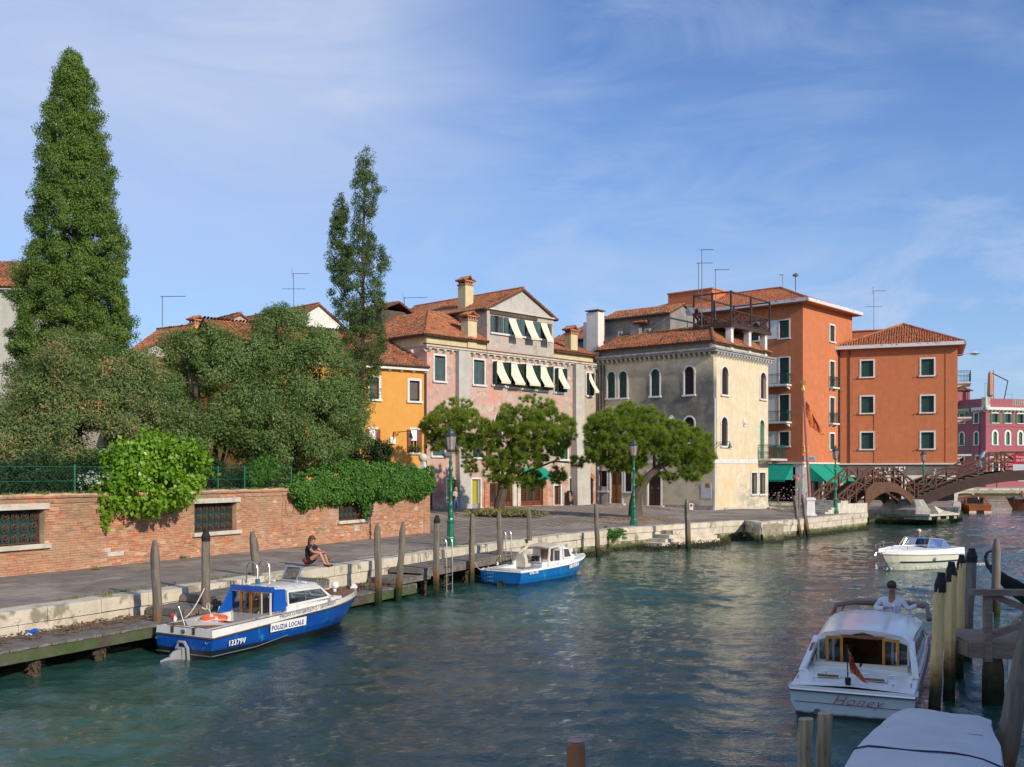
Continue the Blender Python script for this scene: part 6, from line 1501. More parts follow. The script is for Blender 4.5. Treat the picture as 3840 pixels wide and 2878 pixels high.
litter(5.5, sE-.5, .05, .95, .62, 900, 'driftwood_litter', 'twigs and rubbish washed up on the low landing stage'); litter(sE+6, s2_+.3, .05, 1.1, .42, 420, 'driftwood_litter', 'rubbish washed up on the low stage behind the boat bow')
def crumple(label, p, r, mt):
    m = MB(); m.ball((0, 0, 0), r, 8, sz=.6); rr = random.Random(int(p.x*100)); m.v = [(x*rr.uniform(.6, 1.5)*1.4, y*rr.uniform(.6, 1.4), z*rr.uniform(.6, 1.4)) for x, y, z in m.v]
    m.build('rubbish_bag', M[mt], loc=p, rz=rr.uniform(0, 3), label=label, category='litter')
crumple('crumpled blue plastic bag among the driftwood', qpt(qs(80), .35, .68), .09, 'bluepaint'); crumple('clear pale plastic bottle scrap beside the blue bag', qpt(qs(45), .5, .66), .07, 'canvas'); crumple('white crumpled bag behind the police boat bow', qpt(qs(1265), .6, .50), .12, 'white'); crumple('small green bottle scrap behind the police boat bow', qpt(qs(1325), .5, .46), .06, 'flagg')
def ladder(label, u, vtop, out, zd, w=.46):
    s_ = qs(u); B = empty('boarding_ladder', (0, 0, 0), 0, label, 'ladder', 'stainless steel boarding ladders'); p = qpt(s_, out, 0); zt = EYE-(vtop-HV)/F*p.y
    for sd in (0, w):
        a = qpt(s_+sd, out+.02, 0); b = qpt(s_+sd, out-.34, 0); c = qpt(s_+sd, out-.75, 0); r = .17; up = lambda q, z: Vector((q.x, q.y, z))
        pts = [up(a, -.35), up(a, .6), up(a, zt-r)]+[a.lerp(b, .5-.5*math.cos(t*math.pi/6))+Vector((0, 0, zt-r+r*math.sin(t*math.pi/6))) for t in range(1, 6)]+[up(b, zt-r), up(b, zt-.75), up(c, zd)]
        MB().tube(pts, .020, 6).build('handrail', M['steel'], B, smooth=True)
    for z_ in (-.1, .15, .45, .75):
        if z_ < zd: MB().tube([qpt(s_, out+.02, z_), qpt(s_+w, out+.02, z_)], .018, 5).build('rung', M['steel'], B)
    return B
ladder('steel ladder rails standing behind the police boat cabin', 835, 2110, 1.15, .96); ladder('steel ladder with rungs between the rust footed pile and the charred pile', 1545, 2018, 1.32, .82, .42); ladder('steel ladder rails left of the smaller blue boat', 1785, 1990, 1.3, .82, .42)

# stone steps to the water between the two quay corners
stp = empty('stone_steps', (0, 0, 0), kind='structure')
for i, z_ in enumerate((.86, .66, .48, .30, .14, .0)):
    u0 = 2480-i*22; sA = qs(u0, QP2); sB = qs(2640-max(0, 4-i)*4, QP2); a = qpt(sA, .1, 0, QP2); 
    q = [qpt(sA, -.1, 0, QP2), qpt(sB, -.1, 0, QP2), qpt(sB, .75+.12*i, 0, QP2), qpt(sA, .75+.12*i, 0, QP2)]; MB().prism([(p.x, p.y) for p in q], -.9, z_).build('step', M['core'] if i > 3 else M['stone2'], stp)
ln = [(p.x, p.y) for p in (qpt(qs(2340, QP2), .8, 0, QP2), qpt(qs(2400, QP2), 1.45, 0, QP2), qpt(qs(2640, QP2), 1.5, 0, QP2), qpt(qs(2700, QP2), .3, 0, QP2))]; crust(ln, stp, .18, -.05, .36, 110)

# ---------------------------------------------------------------- wooden bridges
def bridge_rail(B, pts, zr, posts, h=1.0, drop=1.3, bw=.13):
    """timber parapet along pts [(x,y,deck z)]"""
    for a, b in zip(pts[:-1], pts[1:]):
        a, b = Vector(a), Vector(b); MB().beam(a+Vector((0, 0, h)), b+Vector((0, 0, h)), bw, .10).build('handrail', M['bridgewood'], B)
        MB().beam(a+Vector((0, 0, .28)), b+Vector((0, 0, .28)), .07, .09).build('lower_rail', M['bridgewood'], B)
        L = (b-a).length; n = max(1, round(L/1.25))
        for i in range(n):
            p, q = a.lerp(b, i/n), a.lerp(b, (i+1)/n)
            MB().beam(p+Vector((0, 0, .25)), q+Vector((0, 0, h-.04)), .055, .08).build('brace', M['bridgewood'], B); MB().beam(p+Vector((0, 0, h-.04)), q+Vector((0, 0, .25)), .055, .08).build('brace', M['bridgewood'], B)
            if i or posts: MB().beam(p+Vector((0, 0, -drop if posts else -.2)), p+Vector((0, 0, h)), .10, .12).build('post', M['bridgewood'], B)
    p = Vector(pts[-1]); MB().beam(p+Vector((0, 0, -.5)), p+Vector((0, 0, h+.02)), .12, .14).build('post', M['bridgewood'], B)
S0 = Vector((22.1, 69.5, 0)); dv = Vector((.788, .616, 0)); nv = Vector((-.616, .788, 0)); BW_ = 2.05
br = empty('small_wooden_bridge', S0, math.atan2(dv.y, dv.x), 'small humped brown timber footbridge with cross braced railings, rising from stone steps beside the flagpole', 'bridge')
prof = [(0, 1.25), (4.18, 3.25), (6.8, 3.22), (9.46, 2.15)]
def zdeck(x):
    for (a, za), (b, zb_) in zip(prof[:-1], prof[1:]):
        if x <= b: return za+(zb_-za)*(x-a)/(b-a)
    return prof[-1][1]
for y in (0, BW_): bridge_rail(br, [(x, y, z) for x, z in prof], None, True, 1.03, .35)
# arched girders
for y in (-.06, BW_*.5, BW_+.06):
    N = 14; X0, X1 = 3.1, 9.3; top = []; bot = []
    for i in range(N+1):
        t = i/N; x = X0+(X1-X0)*t; zb_ = 1.15+1.35*(1-(2*t-1)**2)**.8; top.append((x, zdeck(x)-.08)); bot.append((x, min(zb_, zdeck(x)-.3)))
    m = MB()
    for s_ in (-.06, .06): 
        for i in range(N): m.quad((top[i][0], y+s_, top[i][1]), (top[i+1][0], y+s_, top[i+1][1]), (bot[i+1][0], y+s_, bot[i+1][1]), (bot[i][0], y+s_, bot[i][1]))
    for i in range(N): m.quad((bot[i][0], y-.06, bot[i][1]), (bot[i+1][0], y-.06, bot[i+1][1]), (bot[i+1][0], y+.06, bot[i+1][1]), (bot[i][0], y+.06, bot[i][1]))
    m.build('arched_girder', M['bridgewood'], br)
n = 12
for i in range(n):
    x0, x1 = .6+3.6*i/n, .6+3.6*(i+1)/n; z_ = zdeck(x1)
    MB().box(x0, x1+.05, .06, BW_-.06, z_-.05, z_+.0).build('step', M['bridgewood'], br)
    MB().box(x0+.02, x0+.05, .08, BW_-.08, z_-.2, z_-.05).build('riser', M['bridgedark'], br)
for i in range(7): x0 = 6.8+2.66*i/7; MB().box(x0, x0+.43, .06, BW_-.06, zdeck(x0)-.05, zdeck(x0)).build('step', M['bridgewood'], br)
MB().box(4.2, 6.8, .05, BW_-.05, 3.13, 3.2).build('deck', M['bridgewood'], br)
for i in range(6): z_ = 1.08+.145*(i+1); MB().box(-1.6+.36*i, 1.0, -.12, BW_+.15, z_-.15, z_).build('stone_step', M['stone'], br)
MB().box(-.1, 3.3, -.14, 0, .95, 1.25).prism([(.2, -.14), (3.3, -.14), (3.3, -.02), (.2, -.02)], 1.25, 1.75).build('stone_flank', M['stone'], br)
# stone pier between the bridges
pc = S0+dv*9.7
pier = empty('bridge_pier', (pc.x, pc.y, 0), math.atan2(dv.y, dv.x), 'grey stone pier with a rounded nose between the two wooden bridges', 'bridge pier')
MB().loft([[(x*w, y*w2+1.0, z_) for x, y in ((-.9, -1.6), (-.5, -1.9), (.4, -1.9), (.9, -1.6), (.9, 1.4), (-.9, 1.4))] for z_, w, w2 in ((.55, .95, .9), (.8, 1.15, 1.0), (1.15, 1.1, 1.02), (1.3, .9, .95), (1.9, .7, .8))]).build('pier_block', M['grime_stone'], pier, bevel=.04)
MB().box(-1.0, 3.1, -1.7, .6, .72, .86).add([(.6, -1.5, .86), (3.0, -1.6, .86), (3.0, .4, .86), (.6, .4, .86), (.6, -1.1, 1.45), (2.1, -1.0, 1.05), (2.1, .3, 1.05), (.6, .3, 1.45)], [(0, 1, 5, 4), (1, 2, 6, 5), (4, 5, 6, 7), (0, 4, 7, 3)]).build('sloping_slabs', M['stone'], pier)
for x in (-.7, .5, 1.7, 2.8): MB().box(x-.18, x+.18, -1.55, .4, .45, .72).build('corbel_block', M['grime_stone'], pier)
# the big bridge
P0 = Vector((29.9, 75.4, 0)); P1 = Vector((37.2, 74.2, 0)); dB_ = (P1-P0).normalized()
big_ = empty('large_wooden_bridge', P0, math.atan2(dB_.y, dB_.x), 'large dark timber bridge climbing to the right edge, with people and a red banner', 'bridge')
LBg = 16.0
def zbig(x): return 2.15+ (2.22*min(1, x/5.6) if x < 8 else 2.22)-max(0, (x-10.2))*.4
for y in (0, 3.0): bridge_rail(big_, [(0, y, 2.12), (1.25, y, 2.62), (2.7, y, 3.22), (4.2, y, 3.80), (5.75, y, 4.34), (10.2, y, 4.34), (14.5, y, 2.7)], None, True, 1.02, .78, .12)
for y in (-.12, 1.0, 2.0, 3.12):
    m = MB(); N = 22; top, bot = [], []
    for i in range(N+1):
        x = -.3+LBg*i/N; t = (x+.3)/LBg; c = 1-(2*t-1)**2; top.append((x, 1.95+c*2.1)); bot.append((x, 1.05+c*2.25))
    for s_ in (-.09, .09):
        for i in range(N): m.quad((top[i][0], y+s_, top[i][1]), (top[i+1][0], y+s_, top[i+1][1]), (bot[i+1][0], y+s_, bot[i+1][1]), (bot[i][0], y+s_, bot[i][1]))
    for i in range(N):
        m.quad((bot[i][0], y-.09, bot[i][1]), (bot[i+1][0], y-.09, bot[i+1][1]), (bot[i+1][0], y+.09, bot[i+1][1]), (bot[i][0], y+.09, bot[i][1])); m.quad((top[i][0], y-.09, top[i][1]), (top[i+1][0], y-.09, top[i+1][1]), (top[i+1][0], y+.09, top[i+1][1]), (top[i][0], y+.09, top[i][1]))
    m.build('arched_beam', M['bridgedark'], big_)
for i in range(14): x0 = 5.7*i/14; z_ = zbig(x0+.2); MB().box(x0, x0+.46, -.05, 3.05, z_-.06, z_).build('step', M['planks'], big_)
MB().box(5.7, 10.3, .0, 3.0, 4.25, 4.33).build('deck', M['bridgedark'], big_)
bx_ = 6.5; MB().box(bx_, bx_+3.2, -.20, -.17, 4.47, 5.22).build('red_banner', M['banner_red'], big_); MB().box(bx_, bx_+3.2, -.20, -.17, 3.72, 4.47).build('grey_banner', M['canvas'], big_)
text('banner_lettering', 'Venezia\n26.05-25.11', .24, M['white'], big_, frame3((bx_+.2, -.21, 4.92), (1, 0, 0), (0, 0, 1)))
MB().tube([(5.75+t*1.3/8, -.18, 4.15-.62*math.sin(math.pi*t/8*.9)-.1*t/8) for t in range(9)], .02, 5).build('hanging_cable', M['white'], big_)
m = MB()
for i in range(160): p = (random.uniform(4.6, 8.5), random.uniform(3.2, 3.5), random.uniform(4.0, 4.6)); m.add([(p[0]+random.uniform(-.1, .1), p[1]+random.uniform(-.1, .1), p[2]+random.uniform(-.1, .1)) for _ in range(3)], [(0, 1, 2)])
m.build('planter_greenery', M['lf_ivy'], big_, kind='stuff')
# little iron railed bridge over the side canal behind
ib = empty('iron_railed_bridge', (24.5, 82, 0), .12, 'small stone bridge with scrolled iron railing seen under the timber footbridge', 'bridge')
MB().add([(-1, 0, .9), (5.5, 0, 2.1), (5.5, 2.5, 2.1), (-1, 2.5, .9), (-1, 0, 1.25), (5.5, 0, 2.45), (5.5, 2.5, 2.45), (-1, 2.5, 1.25)], [(0, 3, 2, 1), (4, 5, 6, 7), (0, 1, 5, 4), (1, 2, 6, 5), (3, 0, 4, 7)]).build('slab', M['stone'], ib)
m = MB(); m.beam((-1, 0, 2.2), (5.5, 0, 3.4), .06, .06)
for i in range(22): x = -1+i*.3; z_ = 1.25+(x+1)*.185; m.beam((x, 0, z_), (x, 0, z_+.95), .025, .025); m.tube([(x+.15+.12*math.cos(a*.9), 0, z_+.5+.25*math.sin(a*.9)) for a in range(8)], .012, 4)
m.build('railing', M['iron'], ib)

# ---------------------------------------------------------------- flagpole
fp = gp(3037, 1935, 1.1); fl = empty('flagpole', fp, 0, 'tall dark pink flagpole with a gilded finial on a white stone pedestal', 'flagpole')
MB().loft([[(-a, -a, z_), (a, -a, z_), (a, a, z_), (-a, a, z_)] for z_, a in ((0, .34), (.1, .34), (.14, .27), (.95, .24), (1.0, .30), (1.12, .30), (1.18, .2))]).build('pedestal', M['frame_stone'], fl)
tp = at(3012, 1465, fp.y)-fp; MB().tube([(0, 0, 1.1), (tp.x*.5, 0, tp.z*.55), (tp.x, 0, tp.z)], [.10, .085, .06], 8).build('pole', M['pinkpole'], fl, smooth=True)
m = MB(); m.lathe([(.13, 0), (.06, .28), (.05, .33)], 8, tuple(tp)); 
for ax in (0, 1, 2):
    m.tube([(tp.x+(.17*math.cos(a*.524) if ax != 1 else 0), (.17*math.sin(a*.524) if ax == 1 else (.17*math.sin(a*.524) if ax == 2 else 0)), tp.z+.50+(.17*math.sin(a*.524) if ax == 0 else (.17*math.cos(a*.524) if ax == 1 else 0))) for a in range(13)], .016, 4)
m.build('gilded_finial', M['gold'], fl)
def clothflag(B, o, pts_fn, nu, nv, mts, name='flag'):
    m = MB(); k = len(m.v)
    for j in range(nv+1):
        for i in range(nu+1): m.v.append(tuple(Vector(o)+Vector(pts_fn(i/nu, j/nv))))
    for j in range(nv):
        for i in range(nu): a = k+j*(nu+1)+i; m.f.append((a, a+1, a+nu+2, a+nu+1)); m.m.append(min(len(mts)-1, int(len(mts)*i/nu)))
    return m.build(name, mts, B, smooth=2)
top_f = at(3018, 1490, fp.y)-fp
clothflag(fl, top_f, lambda u, v: (u*1.15*(.45+.55*v), .09*math.sin(u*9+v*3)+.03, -v*1.25-1.1*u), 18, 16, [M['flagpat']])
for k in range(3): clothflag(fl, top_f+Vector((.15+.30*k, .02, -1.35-.33*k)), lambda u, v: (u*.24+.22*v+.04*math.sin(v*6+k), .05*math.sin(u*5+v*5), -v*(.62-.1*k)), 4, 8, [M['flagpat']], 'flag_tail')

# ---------------------------------------------------------------- jetty at the right
jt = empty('jetty', (7.95, 17.7, 0), R(-4), 'dark wooden jetty with a cross braced railing at the right edge', 'jetty')
for i in range(11): MB().box(-.05, 4.0, .13*i, .13*i+.115, 1.0, 1.05).build('plank', M['dockwood'], jt)
MB().box(-.05, 4.0, -.07, 0, .77, 1.04).build('fascia_beam', M['dockwood'], jt); MB().box(-.08, -.02, 0, 1.4, .78, 1.0).build('side_beam', M['dockwood'], jt)
MB().box(.18, .30, -.12, .0, .72, 1.88).build('railing_post', M['dockwood'], jt); MB().box(3.3, 3.42, -.12, .0, .72, 1.88).build('railing_post', M['dockwood'], jt)
MB().box(-.05, 3.6, -.16, .02, 1.86, 1.96).build('handrail', M['dockwood'], jt)
MB().beam((.3, -.06, 1.86), (2.1, -.06, 1.15), .07, .11).build('brace', M['dockwood'], jt); MB().beam((.3, -.02, 1.15), (2.1, -.02, 1.86), .07, .11).build('brace', M['dockwood'], jt)
for x in (.45, 1.35, 2.3): 
    MB().lathe([(.20, -2), (.19, .5), (.15, .78)], 8, (x, .25, 0)).build('support_pile', M['pile_dark'], jt); MB().box(x+.14, x+.22, -.05, -.0, .38, .78).build('strap', M['whitemetal'], jt)
for x in (.9, 1.9): MB().tube([(x, 1.45, .3), (x, 1.45, 1.35), (x, 1.6, 1.42), (x, 1.7, 1.3), (x, 1.7, .4)], .025, 6).build('ladder_hoop', M['steel'], jt)
# ---------------------------------------------------------------- plants
def unit(a): return a/np.maximum(np.linalg.norm(a, axis=1, keepdims=True), 1e-6)
def leaves(name, parent, mt, C, Nn, per, cr, L, Wd, out=.6, up=0.0, needle=False, flat=1.0, **kw):
    """small leaf faces scattered in clumps round the points C that face along Nn"""
    n = len(C); N = n*per; ci = np.repeat(np.arange(n), per)
    off = unit(RNG.normal(size=(N, 3)))*(RNG.random((N, 1))**.36)*cr*(.7+.6*RNG.random((n, 1)))[ci]; off[:, 2] *= flat
    if needle: off *= .25
    if needle: d = unit(Nn[ci]*out+RNG.normal(size=(N, 3))*.62+np.array([0, 0, up])); w = unit(np.cross(d, RNG.normal(size=(N, 3))))
    else:
        fn = unit(Nn[ci]*.45+unit(off)*.75+RNG.normal(size=(N, 3))*.42+np.array([0, 0, .15])); d = unit(np.cross(fn, RNG.normal(size=(N, 3)))); d = unit(d+np.array([0, 0, up])*.5+Nn[ci]*.3); w = unit(np.cross(fn, d))
    ll = (L*(.65+.7*RNG.random(N)))[:, None]; ww = (Wd*(.7+.6*RNG.random(N)))[:, None]; p = C[ci]+off
    tone = np.clip(.5+RNG.normal(size=n)[ci]*.17+RNG.normal(size=N)*.17, 0, 1)
    if needle:
        V = np.stack([p-w*ww/2, p+w*ww/2, p+d*ll], 1).reshape(-1, 3); Fq = np.arange(N*3).reshape(-1, 3)
    else:
        V = np.stack([p, p+d*ll*.45+w*ww/2, p+d*ll, p+d*ll*.45-w*ww/2], 1).reshape(-1, 3); Fq = np.arange(N*4).reshape(-1, 4)
    if parent is not None:
        V = V-np.array(parent.location)
        if parent.rotation_euler[2]: c, s_ = math.cos(-parent.rotation_euler[2]), math.sin(-parent.rotation_euler[2]); V = np.stack([V[:, 0]*c-V[:, 1]*s_, V[:, 0]*s_+V[:, 1]*c, V[:, 2]], 1)
    return put(name, npmesh(name, V, Fq, M[mt], tone), parent, **kw)
def blobs_pts(bl, n, inner=.62):
    """points near the skin of overlapping ellipsoids (cx,cy,cz,rx,ry,rz)"""
    bl = list(bl)
    for b in list(bl):
        for _ in range(5): u_ = RNG.normal(size=3); u_ /= np.linalg.norm(u_); k_ = RNG.uniform(.28, .5); bl.append((b[0]+u_[0]*b[3]*.86, b[1]+u_[1]*b[4]*.86, b[2]+u_[2]*b[5]*.86, b[3]*k_, b[4]*k_, b[5]*k_))
    B = np.array(bl); vol = (B[:, 3]*B[:, 5])**1.0; k = RNG.choice(len(B), size=int(n*1.9), p=vol/vol.sum()); u = unit(RNG.normal(size=(len(k), 3)))
    r = inner+(1.04-inner)*RNG.random((len(k), 1))**.5; P = B[k, :3]+u*B[k, 3:6]*r; Nn = unit(u/B[k, 3:6])
    q = (((P[:, None]-B[None, :, :3])/B[None, :, 3:6])**2).sum(-1); q[np.arange(len(k)), k] = 9; ok = q.min(1) > .42
    return P[ok][:n], Nn[ok][:n]
def pb(u, v, ru, rv, Y, dy=None):
    p = at(u, v, Y); s_ = F/Y; rx, rz = ru/s_, rv/s_; return (p.x, p.y, p.z, rx, dy or (rx+rz)/2, rz)
def limbs(B, paths, mt='bark', name='trunk'):
    m = MB()
    for pts, r0, r1 in paths:
        n = len(pts); m.tube([Vector(p)-Vector(B.location) for p in pts], [r0+(r1-r0)*i/(n-1) for i in range(n)], 8)
    return m.build(name, M[mt], B, smooth=True)
def column_tree(label, rows, Y, n, mt, per, L, Wd, cr, sub=None, zbase=1.05, trunk_r=.25, tp=None):
    """narrow conifer from its silhouette rows (v, left u, right u)"""
    s_ = F/Y; vs = np.array([r[0] for r in rows]); lo = np.array([r[1] for r in rows]); hi = np.array([r[2] for r in rows])
    wts = (hi-lo)/(hi-lo).sum(); vv = RNG.random(n*3)*(vs[-1]-vs[0])+vs[0]; w = np.interp(vv, vs, hi-lo); keep = RNG.random(len(vv)) < w/w.max()*.95+.05; vv = vv[keep][:n]
    cu = (np.interp(vv, vs, hi)+np.interp(vv, vs, lo))/2; rr = (np.interp(vv, vs, hi)-np.interp(vv, vs, lo))/2/s_
    th = RNG.random(len(vv))*2*np.pi; lump = 1+.08*np.sin(th*3+vv*.021)+.06*np.sin(th*5-vv*.043+1)+.05*np.sin(vv*.09+th*2)
    inn = RNG.random(len(vv)) < .25; lump += .10*np.sin(th*9+vv*.07)*np.sin(vv*.055); q = .93*rr*np.where(inn, .25+.4*RNG.random(len(vv)), .66+.34*RNG.random(len(vv))**.5)*lump*.97; X = (cu-1920)/s_; Z = EYE-(vv-HV)/s_
    P = np.stack([X+q*np.cos(th), Y+q*np.sin(th), Z], 1); Nn = unit(np.stack([np.cos(th), np.sin(th), np.full(len(th), .55)], 1))
    B = empty('cypress_tree', (X.mean(), Y, zbase), 0, label, 'tree')
    leaves('crown', B, mt, P, Nn, per, cr, L, Wd, out=.9, up=.9)
    mid = [((np.interp(v_, vs, (lo+hi)/2)-1920)/s_, Y, EYE-(v_-HV)/s_) for v_ in (tp or (vs[-1], (vs[0]+vs[-1])/2, vs[0]+40))]
    br = []
    for i in range(26):
        v_ = RNG.uniform(vs[0]+60, vs[-1]); z_ = EYE-(v_-HV)/s_; x_ = (np.interp(v_, vs, (lo+hi)/2)-1920)/s_; r_ = (np.interp(v_, vs, hi-lo))/2/s_; a = RNG.uniform(0, 6.3); br.append(([(x_, Y, z_-r_*.7), (x_+math.cos(a)*r_*.5, Y+math.sin(a)*r_*.5, z_-.2*r_), (x_+math.cos(a)*r_*.85, Y+math.sin(a)*r_*.85, z_+.3*r_)], .05, .012))
    limbs(B, [([(mid[0][0]-.1, Y, zbase-.2)]+mid, trunk_r, .03)]+br); return B, P, Nn
zz6 = lambda y: 100+y*.724
rows = [(195, 255, 275), (230, 238, 300), (275, 217, 330), (345, 205, 352), (447, 172, 385), (520, 160, 395), (607, 140, 405), (680, 145, 425), (752, 128, 442), (896, 118, 462), (1000, 105, 470), (1041, 62, 478), (1110, 62, 485), (1186, 58, 494), (1300, 50, 498), (1420, 60, 500), (1600, 90, 470)]
cyp, cP, cN = column_tree('very tall broad cypress with dense bright green foliage at the left', rows, 42, 2300, 'lf_cyp', 150, .09, .042, .27, trunk_r=.4)
k = RNG.choice(len(cP), 600); leaves('cones', cyp, 'lf_twig', cP[k]+cN[k]*.18, cN[k], 1, .02, .07, .07)
rows2 = [(560, 1370, 1384), (600, 1345, 1398), (660, 1330, 1410), (700, 1318, 1430), (745, 1318, 1425), (790, 1322, 1410), (830, 1322, 1395), (880, 1315, 1400), (935, 1300, 1440), (980, 1265, 1460), (1070, 1232, 1460), (1180, 1245, 1445), (1290, 1262, 1455), (1350, 1290, 1440), (1420, 1290, 1425), (1520, 1270, 1400), (1600, 1240, 1360), (1650, 1250, 1330)]
c2_, _, _ = column_tree('tall thin ragged cypress with a split top, left of the pink house', rows2, 52, 620, 'lf_cyp2', 80, .10, .045, .24, trunk_r=.19, tp=(1735, 1400, 900, 620))
P_, N_ = blobs_pts([pb(1275, 800, 22, 60, 52, .3), pb(1268, 880, 28, 90, 52, .35), pb(1275, 990, 38, 90, 52, .45)], 190, .3); leaves('crown', c2_, 'lf_cyp2', P_, N_, 60, .2, .10, .045, out=.9, up=.35)
def bush(label, bl, n, mt, per, cr, L, Wd, name='evergreen_tree', cat='tree', trunk=None, zb=1.05, inner=.62, twigs=0, group=None):
    c = np.array(bl); B = empty(name, (c[:, 0].mean(), c[:, 1].mean(), zb), 0, label, cat, group); P_, N_ = blobs_pts(bl, n, inner)
    leaves('crown', B, mt, P_, N_, per, cr, L, Wd, out=.7, up=.15)
    if trunk:
        base = Vector((c[:, 0].mean(), c[:, 1].mean(), zb-.1)); pa = [([base, base.lerp(Vector(b[:3]), .5)+Vector((0, 0, .2)), Vector(b[:3])], trunk, .03) for b in bl]; limbs(B, pa)
    if twigs: i = RNG.choice(len(P_), twigs); leaves('dry_leaves', B, 'lf_weedbrown', P_[i]+N_[i]*.1, N_[i], 16, .14, L*.9, Wd*.9)
    return B
M['lf_weedbrown'] = m_leaf('dry_brown_leaf', [(.22, .10, .05), (.34, .19, .10), (.42, .27, .16)])
bush('wide grey green evergreen with dry brown tips, before the big cypress', [pb(305, 1400, 120, 150, 37), pb(190, 1540, 160, 150, 36.5), pb(450, 1500, 150, 150, 37), pb(310, 1650, 220, 150, 36), pb(90, 1690, 150, 150, 35.5), pb(520, 1650, 110, 160, 36.5), pb(200, 1780, 240, 80, 35)], 420, 'lf_oak2', 310, .46, .12, .042, trunk=.12, twigs=170)
bush('loose open evergreen with sky between its twigs, middle of the garden trees', [pb(630, 1320, 50, 60, 42), pb(740, 1285, 70, 50, 42), pb(850, 1300, 80, 55, 42), pb(930, 1320, 60, 60, 42), pb(700, 1290, 60, 55, 42), pb(790, 1320, 70, 75, 42), pb(860, 1400, 100, 110, 42), pb(720, 1430, 80, 100, 42), pb(620, 1520, 70, 110, 41), pb(900, 1560, 100, 110, 41.5), pb(770, 1600, 110, 80, 41), pb(650, 1690, 110, 80, 40)], 250, 'lf_oak', 260, .44, .13, .045, trunk=.10, inner=.4, twigs=30)
bush('large rounded dark green evergreen, right of the garden trees', [pb(1090, 1265, 120, 95, 43), pb(1000, 1350, 70, 80, 43), pb(1040, 1420, 120, 140, 43), pb(1200, 1400, 130, 140, 43), pb(1120, 1560, 190, 150, 42.5), pb(1275, 1560, 95, 130, 43), pb(990, 1590, 110, 130, 42), pb(1100, 1690, 200, 80, 42)], 470, 'lf_oak', 310, .47, .12, .043, trunk=.14, twigs=60)
def along(u): x = FW.x(u); q = WO+FW.d*x; return q
bl = []
for u_ in range(-60, 1120, 55): q = along(u_); bl.append((q.x-1.3, q.y+.7, 3.35+.25*math.sin(u_*.03), .75, .8, .85))
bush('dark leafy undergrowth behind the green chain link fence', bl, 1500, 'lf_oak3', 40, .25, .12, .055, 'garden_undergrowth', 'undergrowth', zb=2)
bush('pale feathery shrub behind the fence left of the ivy', [pb(1000, 1765, 45, 40, along(1000).y+.5), pb(960, 1790, 30, 30, along(960).y+.4)], 90, 'lf_ivy', 30, .2, .16, .03, 'feathery_shrub', 'shrub', zb=2)
q = along(560); Yw = q.y
shb = bush('bright lime green glossy shrub spilling over the brick wall', [pb(590, 1715, 90, 85, Yw+.3), pb(500, 1760, 110, 90, Yw), pb(680, 1760, 100, 80, Yw+.3), pb(560, 1835, 165, 75, Yw-.4), pb(420, 1840, 65, 60, Yw-1.0), pb(745, 1785, 50, 45, Yw+.8), pb(392, 1905, 26, 45, Yw-1.6)], 330, 'lf_lime', 30, .26, .16, .11, 'glossy_shrub', 'shrub', trunk=.04, zb=2.6, inner=.72)
lm = MB().add([(0, 0, 0), (.055, .06, .012), (.04, .12, .0), (0, .17, -.015), (-.04, .12, 0), (-.055, .06, .012), (0, .08, -.01)], [(0, 1, 6), (1, 2, 6), (2, 3, 6), (3, 4, 6), (4, 5, 6), (5, 0, 6)]).mesh('leaf', M['lf_lime']); a_ = lm.attributes.new('tone', 'FLOAT', 'FACE'); a_.data.foreach_set('value', [.75]*6)
P_, N_ = blobs_pts([pb(590, 1715, 92, 87, Yw+.3), pb(500, 1760, 112, 92, Yw), pb(680, 1760, 102, 82, Yw+.3), pb(560, 1835, 168, 78, Yw-.4)], 700, .97); sel = [i for i in range(len(P_)) if N_[i][1] < .1][:300]
for i in sel:
    o = put('leaf', lm, shb, Vector(P_[i])-shb.location); o.rotation_euler = Vector(N_[i]+RNG.normal(size=3)*.4+np.array([0, 0, -.35])).to_track_quat('Y', 'Z').to_euler()
# trailing tail and flowers
pt = at(385, 1960, Yw-1.75)
leaves('trailing_stem', shb, 'lf_lime', np.array([[pt.x+.02*i, pt.y, pt.z+.28-.09*i] for i in range(7)]), np.tile([.7, -.6, -.3], (7, 1)), 5, .09, .12, .10)
pf = at(345, 1798, along(345).y-.1); leaves('white_blossom', shb, 'flower_w', np.array([[pf.x+RNG.normal()*.22, pf.y+RNG.normal()*.1, pf.z+RNG.normal()*.1] for i in range(40)]), np.tile([.5, -.6, .3], (40, 1)), 5, .06, .05, .04) if 'flower_w' in M else None
# ivy on the wall
xs_ = FW.x(1080); C_, N2 = [], []
def ivy_prof(x):
    u = np.interp(x, [xs_, FW.x(1130), FW.x(1200), FW.x(1260), FW.x(1420), FW.x(1560), LW+.25], [3.3, 3.5, 4.0, 4.35, 4.3, 4.2, 3.7]); d = np.interp(x, [xs_, FW.x(1120), FW.x(1180), FW.x(1290), FW.x(1400), FW.x(1500), LW+.1], [3.1, 2.72, 2.66, 2.78, 2.72, 2.78, 2.85]); return u, d+.12*math.sin(x*3.1)+.05*math.sin(x*8)
for _ in range(850):
    x = RNG.uniform(xs_, LW+.15); u, d_ = ivy_prof(x); t = RNG.random(); z_ = d_+(u-d_)*t; bulge = -.12-.42*math.sin(math.pi*min(1, t*1.05))**.6; y_ = bulge+RNG.uniform(0, .2) if t < .9 else RNG.uniform(-.4, .9)
    p = WO+FW.d*x+Vector((-FW.d.y, FW.d.x))*y_; C_.append((p.x, p.y, z_)); nn = -Vector((-FW.d.y, FW.d.x)); N2.append((nn.x, nn.y, -.1+.9*(t > .85)))
iv = empty('ivy', (WE.x, WE.y, 3), 0, 'thick dark green ivy hanging over the right end of the brick wall', 'ivy')
leaves('foliage', iv, 'lf_ivy', np.array(C_), np.array(N2), 75, .17, .095, .07, out=.8, up=-.25)
C3 = [];
